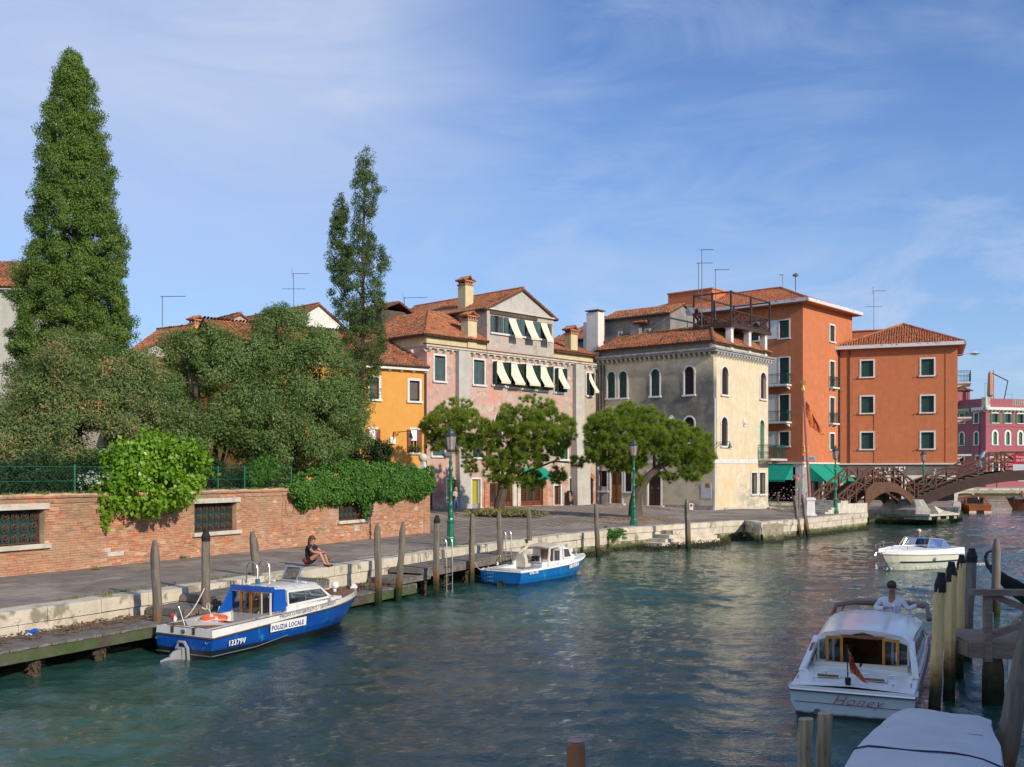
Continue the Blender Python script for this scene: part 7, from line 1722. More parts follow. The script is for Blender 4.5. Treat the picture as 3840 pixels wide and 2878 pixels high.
for (u_, v_, r_) in ((1378, 1900, .16), (1372, 1930, .12), (1365, 1875, .2), (1620, 1775, .12), (1600, 1760, .14), (1210, 1885, .08)):
    for _ in range(14): p = at(u_, v_, along(min(u_, 1590)).y-.25); C3.append((p.x+RNG.normal()*r_*.5, p.y, p.z+RNG.normal()*r_*.8))
leaves('foliage', iv, 'lf_ivy', np.array(C3), np.tile([.8, -.5, -.2], (len(C3), 1)), 14, .08, .09, .07)
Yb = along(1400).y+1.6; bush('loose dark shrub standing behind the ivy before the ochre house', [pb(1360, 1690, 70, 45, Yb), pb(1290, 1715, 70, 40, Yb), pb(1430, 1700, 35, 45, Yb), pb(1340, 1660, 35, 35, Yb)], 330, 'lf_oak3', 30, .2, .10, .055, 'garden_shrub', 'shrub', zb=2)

# umbrella pines
def pine(label, blz, Y, base, paths, n, zk, dy=1.0):
    bl = [pb(*zm(zk, b[0], b[1]), b[2]*ZM[zk][2]*1.16, b[3]*ZM[zk][2]*1.2, Y+(b[4] if len(b) > 4 else 0)) for b in blz]
    B = empty('pine_tree', base, 0, label, 'tree', 'umbrella pines on the quay'); P_, N_ = blobs_pts(bl, n, .30)
    N_ = unit(N_*.7+np.array([0, 0, .55])); leaves('crown', B, 'lf_pine', P_, N_, 75, .26, .22, .022, out=.75, needle=True)
    k = RNG.choice(len(P_), 260); tw = []
    for i in k[:130]: p = Vector(P_[i]); q_ = Vector(bl[int(np.argmin([(P_[i][0]-b[0])**2+(P_[i][2]-b[2])**2 for b in bl]))][:3]); tw.append(([q_, q_.lerp(p, .5)+Vector((0, 0, -.1)), p], .03, .008))
    pa = []
    for pts, r0, r1 in paths: pa.append(([at(*zm(zk, x, y), Y+d_) for x, y, d_ in pts], r0, r1))
    limbs(B, pa+tw); return B
pine('broad umbrella pine with two rounded lobes, before the pink house', [(560, 120, 170, 110), (430, 210, 160, 110, -.6), (300, 290, 90, 80), (700, 270, 190, 120, -.5), (820, 380, 140, 100), (350, 420, 110, 60), (560, 430, 160, 80), (1300, 100, 150, 120), (1190, 210, 190, 110, -.6), (1440, 230, 180, 130), (1350, 350, 260, 110, -.8), (1560, 340, 120, 120), (1440, 490, 150, 100), (1220, 560, 150, 100, -.7), (1000, 560, 170, 90), (980, 690, 160, 95, -.4), (1080, 760, 120, 70), (1290, 800, 110, 75), (1540, 740, 80, 70), (1740, 610, 70, 45), (1100, 400, 120, 90, .5), (1050, 160, 70, 80), (690, 620, 60, 110, .3)],
     62.5, at(1880, 1938, 62.5), [([(985, 1150, 0), (965, 1020, 0), (995, 930, 0), (1005, 830, 0)], .36, .26), ([(1005, 850, 0), (900, 650, 0), (720, 450, -.2), (560, 250, 0)], .16, .05), ([(1005, 840, 0), (1120, 600, 0), (1300, 400, 0), (1340, 200, 0)], .17, .05), ([(1010, 830, 0), (1250, 700, .4), (1500, 600, 0), (1700, 620, 0)], .09, .03), ([(1000, 780, 0), (1000, 550, .5), (1100, 350, 0)], .1, .04)], 2700, 'F')
pine('leaning umbrella pine with a wide flat crown, before the cream house', [(450, 150, 160, 95), (230, 200, 150, 90), (120, 320, 120, 110, -.5), (350, 330, 200, 120, -.8), (620, 240, 190, 110), (620, 400, 220, 120, -.8), (880, 320, 150, 90), (1120, 430, 140, 90), (980, 470, 220, 110, -.6), (1180, 560, 120, 100), (930, 600, 150, 80), (1110, 740, 120, 80), (1230, 690, 70, 50), (280, 530, 240, 110, -.5), (130, 560, 120, 90), (480, 640, 110, 90), (300, 680, 90, 60, .4), (850, 800, 70, 45, .2), (550, 840, 55, 45), (40, 420, 50, 130)],
     59.5, at(2384, 1938, 59.5), [([(505, 1200, 0), (505, 1080, 0), (525, 960, 0), (575, 880, 0), (640, 790, 0), (760, 690, 0), (880, 640, 0)], .42, .13), ([(600, 860, 0), (450, 650, .3), (300, 400, 0)], .13, .04), ([(700, 735, 0), (700, 550, .3), (620, 300, 0)], .1, .04), ([(860, 650, 0), (1000, 560, 0), (1130, 450, 0)], .1, .04), ([(780, 690, 0), (860, 770, 0), (880, 830, 0)], .05, .02), ([(850, 650, 0), (1000, 720, 0), (1130, 740, 0)], .06, .02)], 2600, 'E')
# weeds
def weeds(label, pts, per, cr, L, Wd, mt='lf_weed', name='weeds', up=1.1):
    A = np.array(pts); o = leaves(name, None, mt, A, np.tile([0, 0, 1.0], (len(A), 1)), per, cr, L, Wd, out=.3, up=up, needle=False, flat=.2); tag(o, label, None, None, 'stuff'); return o
pts = []
for _ in range(620):
    s_ = RNG.uniform(3, llen(QP)-1)
    if math.sin(s_*1.3)+math.sin(s_*.37+1)+RNG.normal()*.5 > .2: p = qpt(s_, -.68+RNG.normal()*.04, 1.12); pts.append(tuple(p))
weeds('thin strip of weeds growing behind the kerb stones', pts, 8, .09, .06, .014)
b0 = at(1885, 1948, 61.5); weeds('clump of wild plants round the foot of the first pine', [(b0.x+RNG.normal()*.9, b0.y-.3+RNG.normal()*.5, 1.30+abs(RNG.normal())*.13) for _ in range(300)], 16, .2, .22, .05)
b1 = at(2384, 1935, 59); weeds('dry grass and fallen needles round the second pine', [(b1.x+RNG.normal()*1.1, b1.y+RNG.normal()*.7, 1.18) for _ in range(170)], 12, .25, .10, .02, 'lf_weedbrown', 'dry_grass', .3)
bq = at(2292, 2000, 50.6); weeds('round bush growing out of the quay wall beside the pale pile', [(bq.x+RNG.normal()*.28, bq.y-.5+RNG.normal()*.12, .85+RNG.normal()*.12) for _ in range(90)], 40, .14, .12, .03, 'lf_ivy', 'quay_weeds', .2)
pts = []
for _ in range(500): x = RNG.uniform(5, LW); pts.append(tuple((WO+FW.d*x+Vector((-FW.d.y, FW.d.x))*RNG.uniform(.0, .4)).to_3d()+Vector((0, 0, 3.33))))
weeds('weeds sprouting on top of the brick wall', pts[:300], 8, .1, .09, .02)
for u_, v_ in ((160, 2140), (395, 2240), (1195, 2180), (820, 2060), (365, 2138), (690, 2095)):
    p = gp(u_, v_, 1.1); weeds('small tuft of weeds in the paving joints', [(p.x+RNG.normal()*.08, p.y+RNG.normal()*.06, 1.13) for _ in range(8)], 10, .06, .09, .02)
# flower pots on the pink house sills, flowers at the shop
PM = Matrix.Translation((-5.7, 68.5, 0)) @ Matrix.Rotation(FP.rz, 4, 'Z')
for x_, y_ in ((1360, 1000), (1495, 1020), (1640, 1030), (388, 1610)):
    X_, Z_ = FP.pt('A', x_, y_); Mx = PM
    if x_ == 388: X_, Z_ = FO.pt('A', x_, y_); Mx = Matrix.Translation((-16.2, 60.8, 0)) @ Matrix.Rotation(FO.rz, 4, 'Z')
    c = Mx @ Vector((X_, -.3, Z_)); o = leaves('potted_plant', None, 'lf_weed' if x_ == 1640 else 'lf_ivy', np.array([[c.x+RNG.normal()*.28, c.y+RNG.normal()*.15, c.z+RNG.normal()*.09] for _ in range(40)]), np.tile([.4, -.6, .3], (40, 1)), 14, .12, .12, .03)
    tag(o, {1360: 'leafy potted plant under the second cream awning of the pink house', 1495: 'low potted plant under the third cream awning of the pink house', 1640: 'yellowish flowering pot under the fourth cream awning of the pink house', 388: 'grassy green plant on the window sill of the ochre house'}[x_], 'potted plant')
fm = MB(); fc = at(2905, 1855, 95.5)
for i in range(240): p = (fc.x+RNG.uniform(-1.6, 3), fc.y+RNG.uniform(-.3, .6), 1.1+RNG.uniform(0, 1.5)*RNG.random()+.2); fm.add([(p[0]+RNG.uniform(-.1, .1), p[1]+RNG.uniform(-.1, .1), p[2]+RNG.uniform(-.08, .08)) for _ in range(3)], [(0, 1, 2)], int(RNG.integers(0, 3)))
fm.build('flower_display', [M['flower'], M['lf_ivy'], M['flagw']], label='pots of flowers and leaves crowded before the flower shop', category='flowers', kind='stuff')
hb = at(2990, 1808, 94); o = MB().lathe([(.05, 0), (.2, .25), (.22, .3)], 8).build('hanging_basket', M['yellowsign'], loc=hb, label='hanging basket of purple flowers at the flower shop corner', category='flower basket'); leaves('flowers', o, 'flower', np.array([[hb.x+RNG.normal()*.22, hb.y+RNG.normal()*.2, hb.z+.5+RNG.normal()*.15] for _ in range(30)]), np.tile([0, 0, 1.0], (30, 1)), 8, .12, .12, .08)
# ---------------------------------------------------------------- boats
def boat(name, o, ang, label, cat='boat', group=None):
    """local +y runs to the bow, +x to starboard"""
    return empty(name, (o[0], o[1], 0), -ang, label, cat, group)
def form(L, hb, rub, top, bp=2.4, keel=.3, tr=.93, rake=.5, n=18, ch=.86):
    st = []
    for i in range(n+1):
        t = i/n; x = hb*(tr+(1-tr)*min(1, t*3)); x *= max(.012, 1-max(0, (t-.42)/.58)**bp); y = t*L; rk = rake*t**5
        st.append([(x*.97, y, top(t)), (x, y, rub(t)), (x*(.96-.05*t), y-rk*.45, rub(t)*.5), (x*(ch-.16*t), y-rk, -.02), (0, y-rk*1.3-.02, -keel*(1-t**3)-.03)])
    return st
def hull(B, st, mh, mw, strake='rubber', sr=.022, capm=None):
    def strip(a, b, mats, name):
        m = MB()
        for sg in (1, -1):
            for s0, s1 in zip(st[:-1], st[1:]):
                for k in range(a, b): p = [s0[k], s1[k], s1[k+1], s0[k+1]]; m.quad(*[(sg*q[0], q[1], q[2]) for q in p])
        s0 = st[0]; P = [(q[0], q[1], q[2]) for q in s0[a:b+1]]; Pm = [(-q[0], q[1], q[2]) for q in reversed(s0[a:b+1]) if q[0] > 0 or b < 4]; m.add(P+Pm, [tuple(range(len(P)+len(Pm)))])
        return m.build(name, M[mats], B, smooth=True)
    h = strip(1, 4, mh, 'hull'); strip(0, 1, mw, 'bulwark')
    m = MB(); P = [(s_[1][0]+.01, s_[1][1], s_[1][2]) for s_ in st]; Q = [(-a, b, c) for a, b, c in P]; m.tube(P, sr, 5); m.tube(Q, sr, 5); m.tube([P[0], Q[0]], sr, 5); m.build('rubbing_strake', M[strake], B, smooth=True)
    if capm:
        m = MB()
        for sg in (1, -1):
            for s0, s1 in zip(st[:-1], st[1:]): m.quad((sg*(s0[0][0]+.01), s0[0][1], s0[0][2]+.006), (sg*(s1[0][0]+.01), s1[0][1], s1[0][2]+.006), (sg*max(0, s1[0][0]-.06), s1[0][1], s1[0][2]+.006), (sg*max(0, s0[0][0]-.06), s0[0][1], s0[0][2]+.006))
        m.build('gunwale_cap', M[capm], B)
    return h
def atst(st, y, k=0):
    for a, b in zip(st[:-1], st[1:]):
        if a[0][1] <= y <= b[0][1]+1e-6: t = (y-a[0][1])/(b[0][1]-a[0][1]); return [a[k][i]+(b[k][i]-a[k][i])*t for i in range(3)]
    return st[-1][k]
def deck(B, st, y0, y1, mt, dz=-.01, x0=None, name='deck', crown=.03):
    m = MB(); n = 8; X_ = x0
    for i in range(n):
        a = y0+(y1-y0)*i/n; b = y0+(y1-y0)*(i+1)/n; p, q = atst(st, a), atst(st, b); x0 = None if X_ is None else min(X_, .66*q[0])
        if x0 is None: m.quad((-p[0], a, p[2]+dz), (0, a, p[2]+dz+crown), (0, b, q[2]+dz+crown), (-q[0], b, q[2]+dz)); m.quad((0, a, p[2]+dz+crown), (p[0], a, p[2]+dz), (q[0], b, q[2]+dz), (0, b, q[2]+dz+crown))
        else:
            for sg in (1, -1): m.quad((sg*x0, a, p[2]+dz), (sg*p[0], a, p[2]+dz), (sg*q[0], b, q[2]+dz), (sg*x0, b, q[2]+dz)); m.quad((sg*x0, a, p[2]+dz), (sg*x0, b, q[2]+dz), (sg*x0, b, .08), (sg*x0, a, .08))
    if x0 is not None:
        m.quad((-x0, y0, .1), (x0, y0, .1), (x0, y1, .1), (-x0, y1, .1)); pz, qz = atst(st, y0)[2]+dz, atst(st, y1)[2]+dz; m.quad((-x0, y0, .1), (x0, y0, .1), (x0, y0, pz), (-x0, y0, pz)); m.quad((-x0, y1, .1), (x0, y1, .1), (x0, y1, qz), (-x0, y1, qz))
    return m.build(name, M[mt], B)
def pane(B, P, mg, mf, w=.035, name='window'):
    """glass quad with a frame of bars"""
    P = [Vector(p) for p in P]; g_ = MB().add(P, [tuple(range(len(P)))]).build(name, M[mg], B); m = MB(); nn = (P[1]-P[0]).cross(P[2]-P[1])
    for a, b in zip(P, P[1:]+P[:1]): m.beam(a, b, w, w, up=nn)
    m.build('frame', M[mf], g_); return g_
def cleat(B, x, y, z, r=0):
    MB().tube([(x-.07*math.cos(r), y-.07*math.sin(r), z+.05), (x+.07*math.cos(r), y+.07*math.sin(r), z+.05)], .012, 5).tube([(x, y, z), (x, y, z+.05)], .015, 5).build('cleat', M['chrome'], B)
def tricolour(B, p, h=.42, lean=(-.12, -.12)):
    p = Vector(p); t = p+Vector((lean[0], lean[1], h)); MB().tube([p, t], .009, 5).ball(t, .015, 6).build('flagstaff', M['chrome'], B)
    clothflag(B, t, lambda u, v: (-u*.18-.02, -.03*math.sin(u*7+v*4), -.26*v-.14*u), 9, 6, [M['flagg'], M['flagw'], M['flagr']])
# --- police launch
pa = math.atan2(.502, .865); pb_ = boat('police_boat', (-7.05, 22.0), pa, 'blue and white police launch with an orange lifebuoy, moored by the left landing stage', 'boat')
st = form(5.85, .93, lambda t: .45+.19*min(1, t*2)+.07*max(0, t-.5)*2, lambda t: .63+.13*min(1, t*2)+.10*max(0, t-.5)*2, 2.3, .35, .93, .75)
hull(pb_, st, 'blue', 'gel', capm='teak')
deck(pb_, st, 0, .75, 'gel', -.01); deck(pb_, st, .75, 1.95, 'gel', -.01, .62, 'cockpit'); deck(pb_, st, 1.95, 3.9, 'gel', -.01, .66, 'side_deck'); deck(pb_, st, 3.9, 5.8, 'gel', -.01); deck(pb_, st, 4.75, 5.7, 'teak', .008, name='fore_deck')
MB().box(-.62, .62, .08, .66, .62, .655).build('stern_deck', M['teak'], pb_); MB().box(-.55, .30, .72, 1.3, .12, .60).build('engine_box', M['gel'], pb_); MB().box(-.5, .25, .76, 1.26, .60, .615).build('hatch', M['teak'], pb_)
MB().box(-.64, -.60, 1.0, 1.75, .3, .6).build('side_locker', M['varnish'], pb_)
lb_ = MB(); lb_.tube([(.24*math.cos(a*math.pi/10), .24*math.sin(a*math.pi/10), 0) for a in range(21)], .068, 8, cap=False)
lo = lb_.build('lifebuoy', M['orange_ring'], loc=Matrix.Translation(pb_.location) @ Matrix.Rotation(-pa, 4, 'Z') @ Vector((-.14, .98, .69)), smooth=2, label='orange lifebuoy with grey bands lying on the police boat engine box', category='lifebuoy')
m = MB()
for k in range(4): a = k*math.pi/2+.5; m.tube([(.24*math.cos(a+d_), .24*math.sin(a+d_), 0) for d_ in (-.13, .13)], .072, 8, cap=False)
m.build('reflective_band', M['canvas'], lo); MB().tube([(.33*math.cos(a*.5), .33*math.sin(a*.5), .02*math.sin(a*2)) for a in range(13)], .008, 4).build('rope', M['white'], lo)
for x in (-.35, .3): MB().box(x-.04, x+.04, -.012, .12, .50, .645).build('hinge', M['rubber'], pb_)
MB().lathe([(.05, 0), (.06, .02), (.03, .03)], 12).xf(Matrix.Translation((0, -.0, .56)) @ Matrix.Rotation(R(90), 4, 'X')).build('filler_cap', M['chrome'], pb_)
for x in (-.8, .72): MB().tube([(x-.05, -.02, .37), (x, -.04, .33), (x+.05, -.02, .37)], .015, 5).build('towing_eye', M['chrome'], pb_)
MB().tube([(.82, -.03, .08), (.2, -.03, .08)], .015, 5).tube([(-.82, -.03, .08), (-.4, -.03, .08)], .015, 5).tube([(.86, -.02, .08), (.93, 1.2, .12), (.94, 2.2, .24)], .014, 5).build('steel_trim', M['steel'], pb_)
tricolour(pb_, (-.1, .12, .64), .4, (-.16, -.02))
# outdrive
m = MB(); m.box(-.10, .10, -.12, .0, -.15, .22); m.loft([[(x*w, -.12-y_, z*q_+.02) for x, z in ((-.08, -.12), (.08, -.12), (.05, .16), (-.05, .16))] for y_, w, q_ in ((0, 1, 1), (.15, .9, .9), (.26, .7, .4))]); m.loft([[(x*w, -.3-y_, z*w-.02) for x, z in ((-.05, -.06), (.05, -.06), (.03, .07), (-.03, .07))] for y_, w in ((0, 1), (.15, 1.1), (.34, .5))]); m.build('outdrive', M['grey_out'], pb_, bevel=.02); MB().tube([(-.18, -.03, -.1), (-.17, -.05, .2), (-.08, -.06, .33), (.08, -.06, .33), (.17, -.05, .2), (.18, -.03, -.1)], .035, 6).build('transom_shield', M['grey_out'], pb_, smooth=True)
# cabin
zr = 1.30; c0 = .60
MB().loft([[(-.62, 2.05, zr-.07), (-.5, 2.02, zr), (0, 2.0, zr+.035), (.5, 2.02, zr), (.62, 2.05, zr-.07), (.6, 2.05, zr-.09), (-.6, 2.05, zr-.09)], [(-.62, 3.62, zr-.10), (-.5, 3.7, zr-.03), (0, 3.74, zr+.0), (.5, 3.7, zr-.03), (.62, 3.62, zr-.10), (.6, 3.62, zr-.12), (-.6, 3.62, zr-.12)]]).build('cabin_roof', M['gel'], pb_, smooth=True)
MB().beam((-.64, 2.03, zr-.03), (.64, 2.03, zr-.03), .12, .12).build('blue_roof_band', M['bluepaint'], pb_)
for sg in (-1, 1):
    m = MB(); P = [(1.60, .72), (1.98, .72), (2.22, zr-.03), (2.0, zr-.03)] if sg < 0 else [(2.05, .76), (2.72, .76), (2.45, .95), (2.42, zr-.05), (2.06, zr-.02)]; n = len(P); x = sg*.66
    m.add([(x, y_, z_) for y_, z_ in P]+[(x-sg*.06, y_, z_) for y_, z_ in P], [tuple(range(n)), tuple(range(n, 2*n))[::-1]]+[(i, (i+1) % n, n+(i+1) % n, n+i) for i in range(n)]); m.build('blue_side_panel', M['bluepaint'], pb_)
    pane(pb_, [(sg*.65, 2.52, .86), (sg*.60, 4.05, .90), (sg*.58, 3.72, zr-.14), (sg*.62, 2.52, zr-.12)], 'glass', 'gel', .05, 'side_window'); MB().beam((sg*.64, 3.15, .88), (sg*.61, 3.15, zr-.12), .02, .02).build('window_bar', M['chrome'], pb_)
    MB().box(min(sg*.60, sg*.68), max(sg*.60, sg*.68), 2.45, 4.15, .70, .85).build('cabin_side', M['gel'], pb_)
pane(pb_, [(-.58, 4.1, .90), (.58, 4.1, .90), (.54, 3.68, zr-.10), (-.54, 3.68, zr-.10)], 'glass', 'gel', .05, 'windscreen'); MB().beam((0, 4.1, .9), (0, 3.7, zr-.1), .03, .03).build('window_bar', M['gel'], pb_)
MB().box(-.62, .62, 4.1, 4.5, .70, .88).build('cabin_front', M['gel'], pb_)
for x0, x1 in ((-.62, -.33), (.33, .60)): pane(pb_, [(x0, 2.0, .42), (x1, 2.0, .42), (x1, 2.0, zr-.09), (x0, 2.0, zr-.09)], 'glass', 'gel', .035, 'aft_window')
for x0, x1 in ((-.31, -.01), (.01, .31)): pane(pb_, [(x0, 2.0, .38), (x1, 2.0, .38), (x1, 2.0, zr-.10), (x0, 2.0, zr-.10)], 'glass', 'varnish', .05, 'cabin_door')
MB().box(-.6, .6, 1.98, 2.03, .12, .40).build('cabin_sill', M['varnish'], pb_); MB().box(-.58, .0, 2.6, 3.5, .12, .5).box(.05, .5, 3.0, 3.5, .12, .62).build('cabin_seat', M['varnish'], pb_); MB().box(-.3, .2, 3.5, 3.9, .5, .85).build('dashboard', M['black'], pb_)
MB().lathe([(.055, 0), (.06, .10), (.05, .12)], 12, (-.28, 2.5, zr+.01)).build('blue_beacon', M['beacon'], pb_)
for x, y in ((-.5, 2.4), (.5, 2.3), (-.45, 3.2), (.45, 3.3), (0, 3.5), (.2, 2.2)): MB().box(x-.06, x+.06, y-.02, y+.02, zr, zr+.035).build('roof_fitting', M['white'], pb_)
h = MB(); P = [Vector(p) for p in ((-.22, 2.95, zr+.06), (.26, 2.95, zr+.05), (.26, 2.8, zr+.38), (-.22, 2.8, zr+.39))]; pane(pb_, [(-.22, 3.25, zr+.05), (.28, 3.22, zr+.05), (.28, 3.42, zr+.36), (-.22, 3.45, zr+.36)], 'tint', 'chrome', .03, 'roof_hatch')
MB().tube([(.06, 4.9, .9), (.06, 4.9, 1.0)], .045, 8).ball((.08, 4.9, 1.07), .10, 10).build('searchlight', M['white'], pb_, smooth=2); MB().tube([(-.32, 4.62, .93), (-.02, 4.55, .93)], .045, 7).build('horn', M['white'], pb_)
for y in (1.3, 3.9): p = atst(st, y); cleat(pb_, p[0]-.05, y, p[2])
fr = lambda y, z, tilt=.0: frame3((atst(st, y, 1)[0]*(1.012 if z > .6 else .985)+.012, y, z), (0, 1, .018), (-.10 if z > .6 else .06, 0, 1))
text('side_lettering', 'PRONTO INTERVENTO', .135, M['gs'], pb_, frame3((.985, 1.95, .672), (-.02, 1, .035), (-.13, 0, 1)), wide=.86, bold=.002); text('side_lettering', '041-2747070', .135, M['gs'], pb_, frame3((.968, 3.38, .732), (-.21, 1, .03), (-.13, 0, 1)), wide=.84, bold=.002)
o = MB().box(0, 1.18, 0, .20, 0, .006).build('name_plate', M['white'], pb_); o.matrix_local = frame3((.945, 1.63, .375), (.0, 1, .02), (.10, 0, 1)) 
text('side_lettering', 'POLIZIA LOCALE', .150, M['navyb'], pb_, frame3((.955, 1.66, .41), (.0, 1, .02), (.10, 0, 1)), wide=.86, bold=.003, ext=.005); text('side_lettering', '13379V', .17, M['white'], pb_, frame3((.925, .38, .25), (.035, 1, .025), (.10, 0, 1)), wide=.86, bold=.003, ext=.006); text('side_lettering', 'B.4', .11, M['black'], pb_, frame3((.42, 5.28, .80), (-.75, 1, .03), (-.2, 0, 1)))
rope = MB().tube([(-.9, 1.5, .78), (-1.0, 1.45, .82), (-1.05, 1.6, .72)], .014, 5).tube([(-.86+.05*math.cos(a), 1.5, .86+.07*math.sin(a)) for a in range(8)], .012, 5).tube([(-.84, 1.5, .8), (-.75, 1.6, .5), (-.7, 1.7, .85)], .012, 5).build('mooring_rope', M['beigecloth'], pb_)
# --- second blue launch
ba = math.atan2(3.25, 4.45); b2 = boat('blue_launch', (-.40, 35.62), ba, 'smaller bright blue launch with a white open cockpit and a rolled canvas hood', 'boat')
st2 = form(5.5, .93, lambda t: .50+.20*t**1.5, lambda t: .545+.23*t**1.5, 2.2, .35, .95, .8); hull(b2, st2, 'blue2', 'gel2', 'white', .02)
deck(b2, st2, 0, .55, 'gel2'); deck(b2, st2, .55, 2.3, 'gel2', -.01, .66, 'cockpit'); deck(b2, st2, 2.3, 5.4, 'gel2', -.01)
MB().loft([[(x*w, y, z) for x, z in ((-.66, .58), (.66, .58), (.60, 1.12), (.45, 1.2), (-.45, 1.2), (-.60, 1.12))] for y, w in ((2.9, 1), (3.35, .98))]).loft([[(x*w, y, min(z, zc)) for x, z in ((-.66, .58), (.66, .58), (.60, 1.12), (.45, 1.2), (-.45, 1.2), (-.60, 1.12))] for y, w, zc in ((3.35, .98, 2), (3.9, .9, .82), (4.3, .7, .72))]).build('cabin', M['gel2'], b2)
for sg in (-1, 1): pane(b2, [(sg*.675, 2.98, .80), (sg*.655, 3.5, .80), (sg*.62, 3.36, 1.12), (sg*.64, 2.98, 1.14)], 'tint', 'gel2', .04, 'side_window'); MB().box(min(sg*.6, sg*.66), max(sg*.6, sg*.66), 1.6, 2.9, .3, .72).build('cockpit_side', M['gel2'], b2)
pane(b2, [(-.5, 3.42, .88), (.5, 3.42, .88), (.46, 3.22, 1.16), (-.46, 3.22, 1.16)], 'tint', 'gel2', .04, 'windscreen')
for x0, x1, mm_ in ((-.25, -.02, 'varnish'), (.02, .25, 'varnish'), (.30, .58, 'gel2')): pane(b2, [(x0, 2.88, .25), (x1, 2.88, .25), (x1, 2.88, 1.08), (x0, 2.88, 1.08)], 'glass', mm_, .04, 'cabin_door')
MB().box(-.62, -.27, 2.84, 2.9, .1, 1.1).build('console', M['gel2'], b2); MB().box(-.58, -.32, 2.7, 2.84, .62, .82).build('dashboard', M['black'], b2)
MB().tube([(-.42+.13*math.cos(a*.524), 2.55+.03*math.sin(a*.524), .62+.13*math.sin(a*.524)) for a in range(13)], .014, 5).beam((-.42, 2.55, .62), (-.42, 2.8, .6), .03, .03).beam((-.54, 2.55, .62), (-.30, 2.55, .62), .02, .02).build('steering_wheel', M['varnish'], b2)
m = MB(); m.loft([[(-.42+x*w, 1.85+y, z) for x, y in ((-.2, 0), (.2, 0), (.2, .28), (-.2, .28))] for z, w in ((.5, 1), (.62, 1.05))]); m.loft([[(-.42+x*w, 1.80+y, z) for x, y in ((-.22, -.05), (.22, -.05), (.22, .12), (-.22, .12))] for z, w in ((.5, 1.1), (.8, 1.0), (.98, .6))]); m.tube([(-.42, 1.98, .1), (-.42, 1.98, .5)], .04, 6); m.build('covered_helm_seat', M['beigecloth'], b2, smooth=True)
m = MB(); m.box(.25, .6, 2.2, 2.45, .38, .46); m.box(.25, .6, 2.14, 2.2, .46, .78); m.tube([(.27, 2.2, .1), (.27, 2.2, .4)], .02, 5); m.tube([(.58, 2.2, .1), (.58, 2.2, .4)], .02, 5); m.build('folding_seat', M['gel2'], b2)
for sg in (-1, 1): MB().tube([(sg*.66, 1.95, .6), (sg*.66, 2.05, 1.0), (sg*.5, 2.3, 1.18), (sg*.45, 3.0, 1.24)], .05, 6).build('hood_frame', M['beigecloth'], b2, smooth=True)
m = MB()
for i in range(7): m.tube([(-.5, 2.35+.09*i, 1.18+.012*i), (0, 2.33+.09*i, 1.235+.01*i), (.5, 2.35+.09*i, 1.18+.012*i)], .055, 6)
m.build('rolled_hood', M['beigecloth'], b2, smooth=True); MB().tube([(-.52, 2.3, 1.13), (0, 2.26, 1.18), (.52, 2.3, 1.13)], .018, 5).build('wooden_rail', M['varnish'], b2)
for x in (-.52, -.28): MB().tube([(x, .12, .56), (x, -.02, .66), (x, -.06, .5), (x, -.05, .12)], .013, 5).build('ladder_rail', M['chrome'], b2)
for z in (.15, .28, .42): MB().tube([(-.54, -.05, z), (-.26, -.05, z)], .012, 5).build('ladder_rung', M['chrome'], b2)
m = MB(); m.box(-.02, .22, -.10, .0, -.12, .18); m.loft([[(.10+x*w, -.1-y_, z) for x, z in ((-.08, -.1), (.08, -.1), (.06, .14), (-.06, .14))] for y_, w in ((0, 1), (.12, .9), (.26, .5))]); m.build('outdrive', M['blkplastic'], b2, bevel=.015); MB().box(-.22, .42, -.012, .0, -.12, .26).build('engine_plate', M['blue2'], b2)
tricolour(b2, (-.12, .3, .56), .45, (-.02, -.12)); MB().lathe([(.03, 0), (.06, .06), (.05, .1)], 8, (.1, 4.7, .75)).build('bow_light', M['chrome'], b2); MB().box(.52, .66, 3.45, 3.6, .98, 1.12).build('side_light', M['white'], b2)
text('side_lettering', 'RV06 504', .12, M['white'], b2, frame3((.945, .42, .40), (.01, 1, .03), (.08, 0, 1)), ext=.006, bold=.002)
m = MB()
for i, (a, b) in enumerate(((0, .06), (.09, .30), (.34, .42), (.46, .56), (.60, .78), (.82, .95))): m.quad((a, .0+.02*(i % 2), 0), (b, .01, 0), (b, .15, 0), (a, .16-.02*(i % 3), 0))
o = m.build('worn_name_plate', M['flagw'], b2); o.matrix_local = frame3((.86, 3.0, .40), (-.20, 1, .05), (.10, 0, 1)); o.location.x += .045
for y in (1.2, 2.4, 3.9): p = atst(st2, y); cleat(b2, p[0]-.08, y, p[2], 1.5)
# --- white motorboat under way
wa = math.atan2(-.80, -.60); wb = boat('white_motorboat', (18.55, 43.9), wa, 'white motorboat with a curved windscreen under way towards the camera, two people aboard', 'boat')
st3 = form(4.6, .98, lambda t: .50+.14*t, lambda t: .78+.0*t-.06*(t > .97), 2.5, .3, .93, .6); hull(wb, st3, 'gelc', 'gel2', 'chrome', .018)
deck(wb, st3, 0, .4, 'gel2'); deck(wb, st3, .4, 2.2, 'gel2', -.01, .78, 'cockpit'); deck(wb, st3, 2.2, 4.85, 'gel2', .0, crown=.16)
m = MB(); P = [(s_[2][0]*1.0+.012, s_[2][1], s_[2][2]*1.05) for s_ in st3[:-2]]
for sg in (1, -1):
    for a, b in zip(P[:-1], P[1:]): m.quad((sg*(a[0]+.02), a[1], a[2]-.035), (sg*(b[0]+.02), b[1], b[2]-.035), (sg*(b[0]+.022), b[1], b[2]+.02), (sg*(a[0]+.022), a[1], a[2]+.02))
m.build('blue_stripe', M['navy'], wb)
W3 = [(-.86, .9, .02), (-.84, 1.7, .35), (-.66, 2.45, .42), (-.25, 2.85, .42), (.25, 2.85, .42), (.66, 2.45, .42), (.84, 1.7, .35), (.86, .9, .02)]
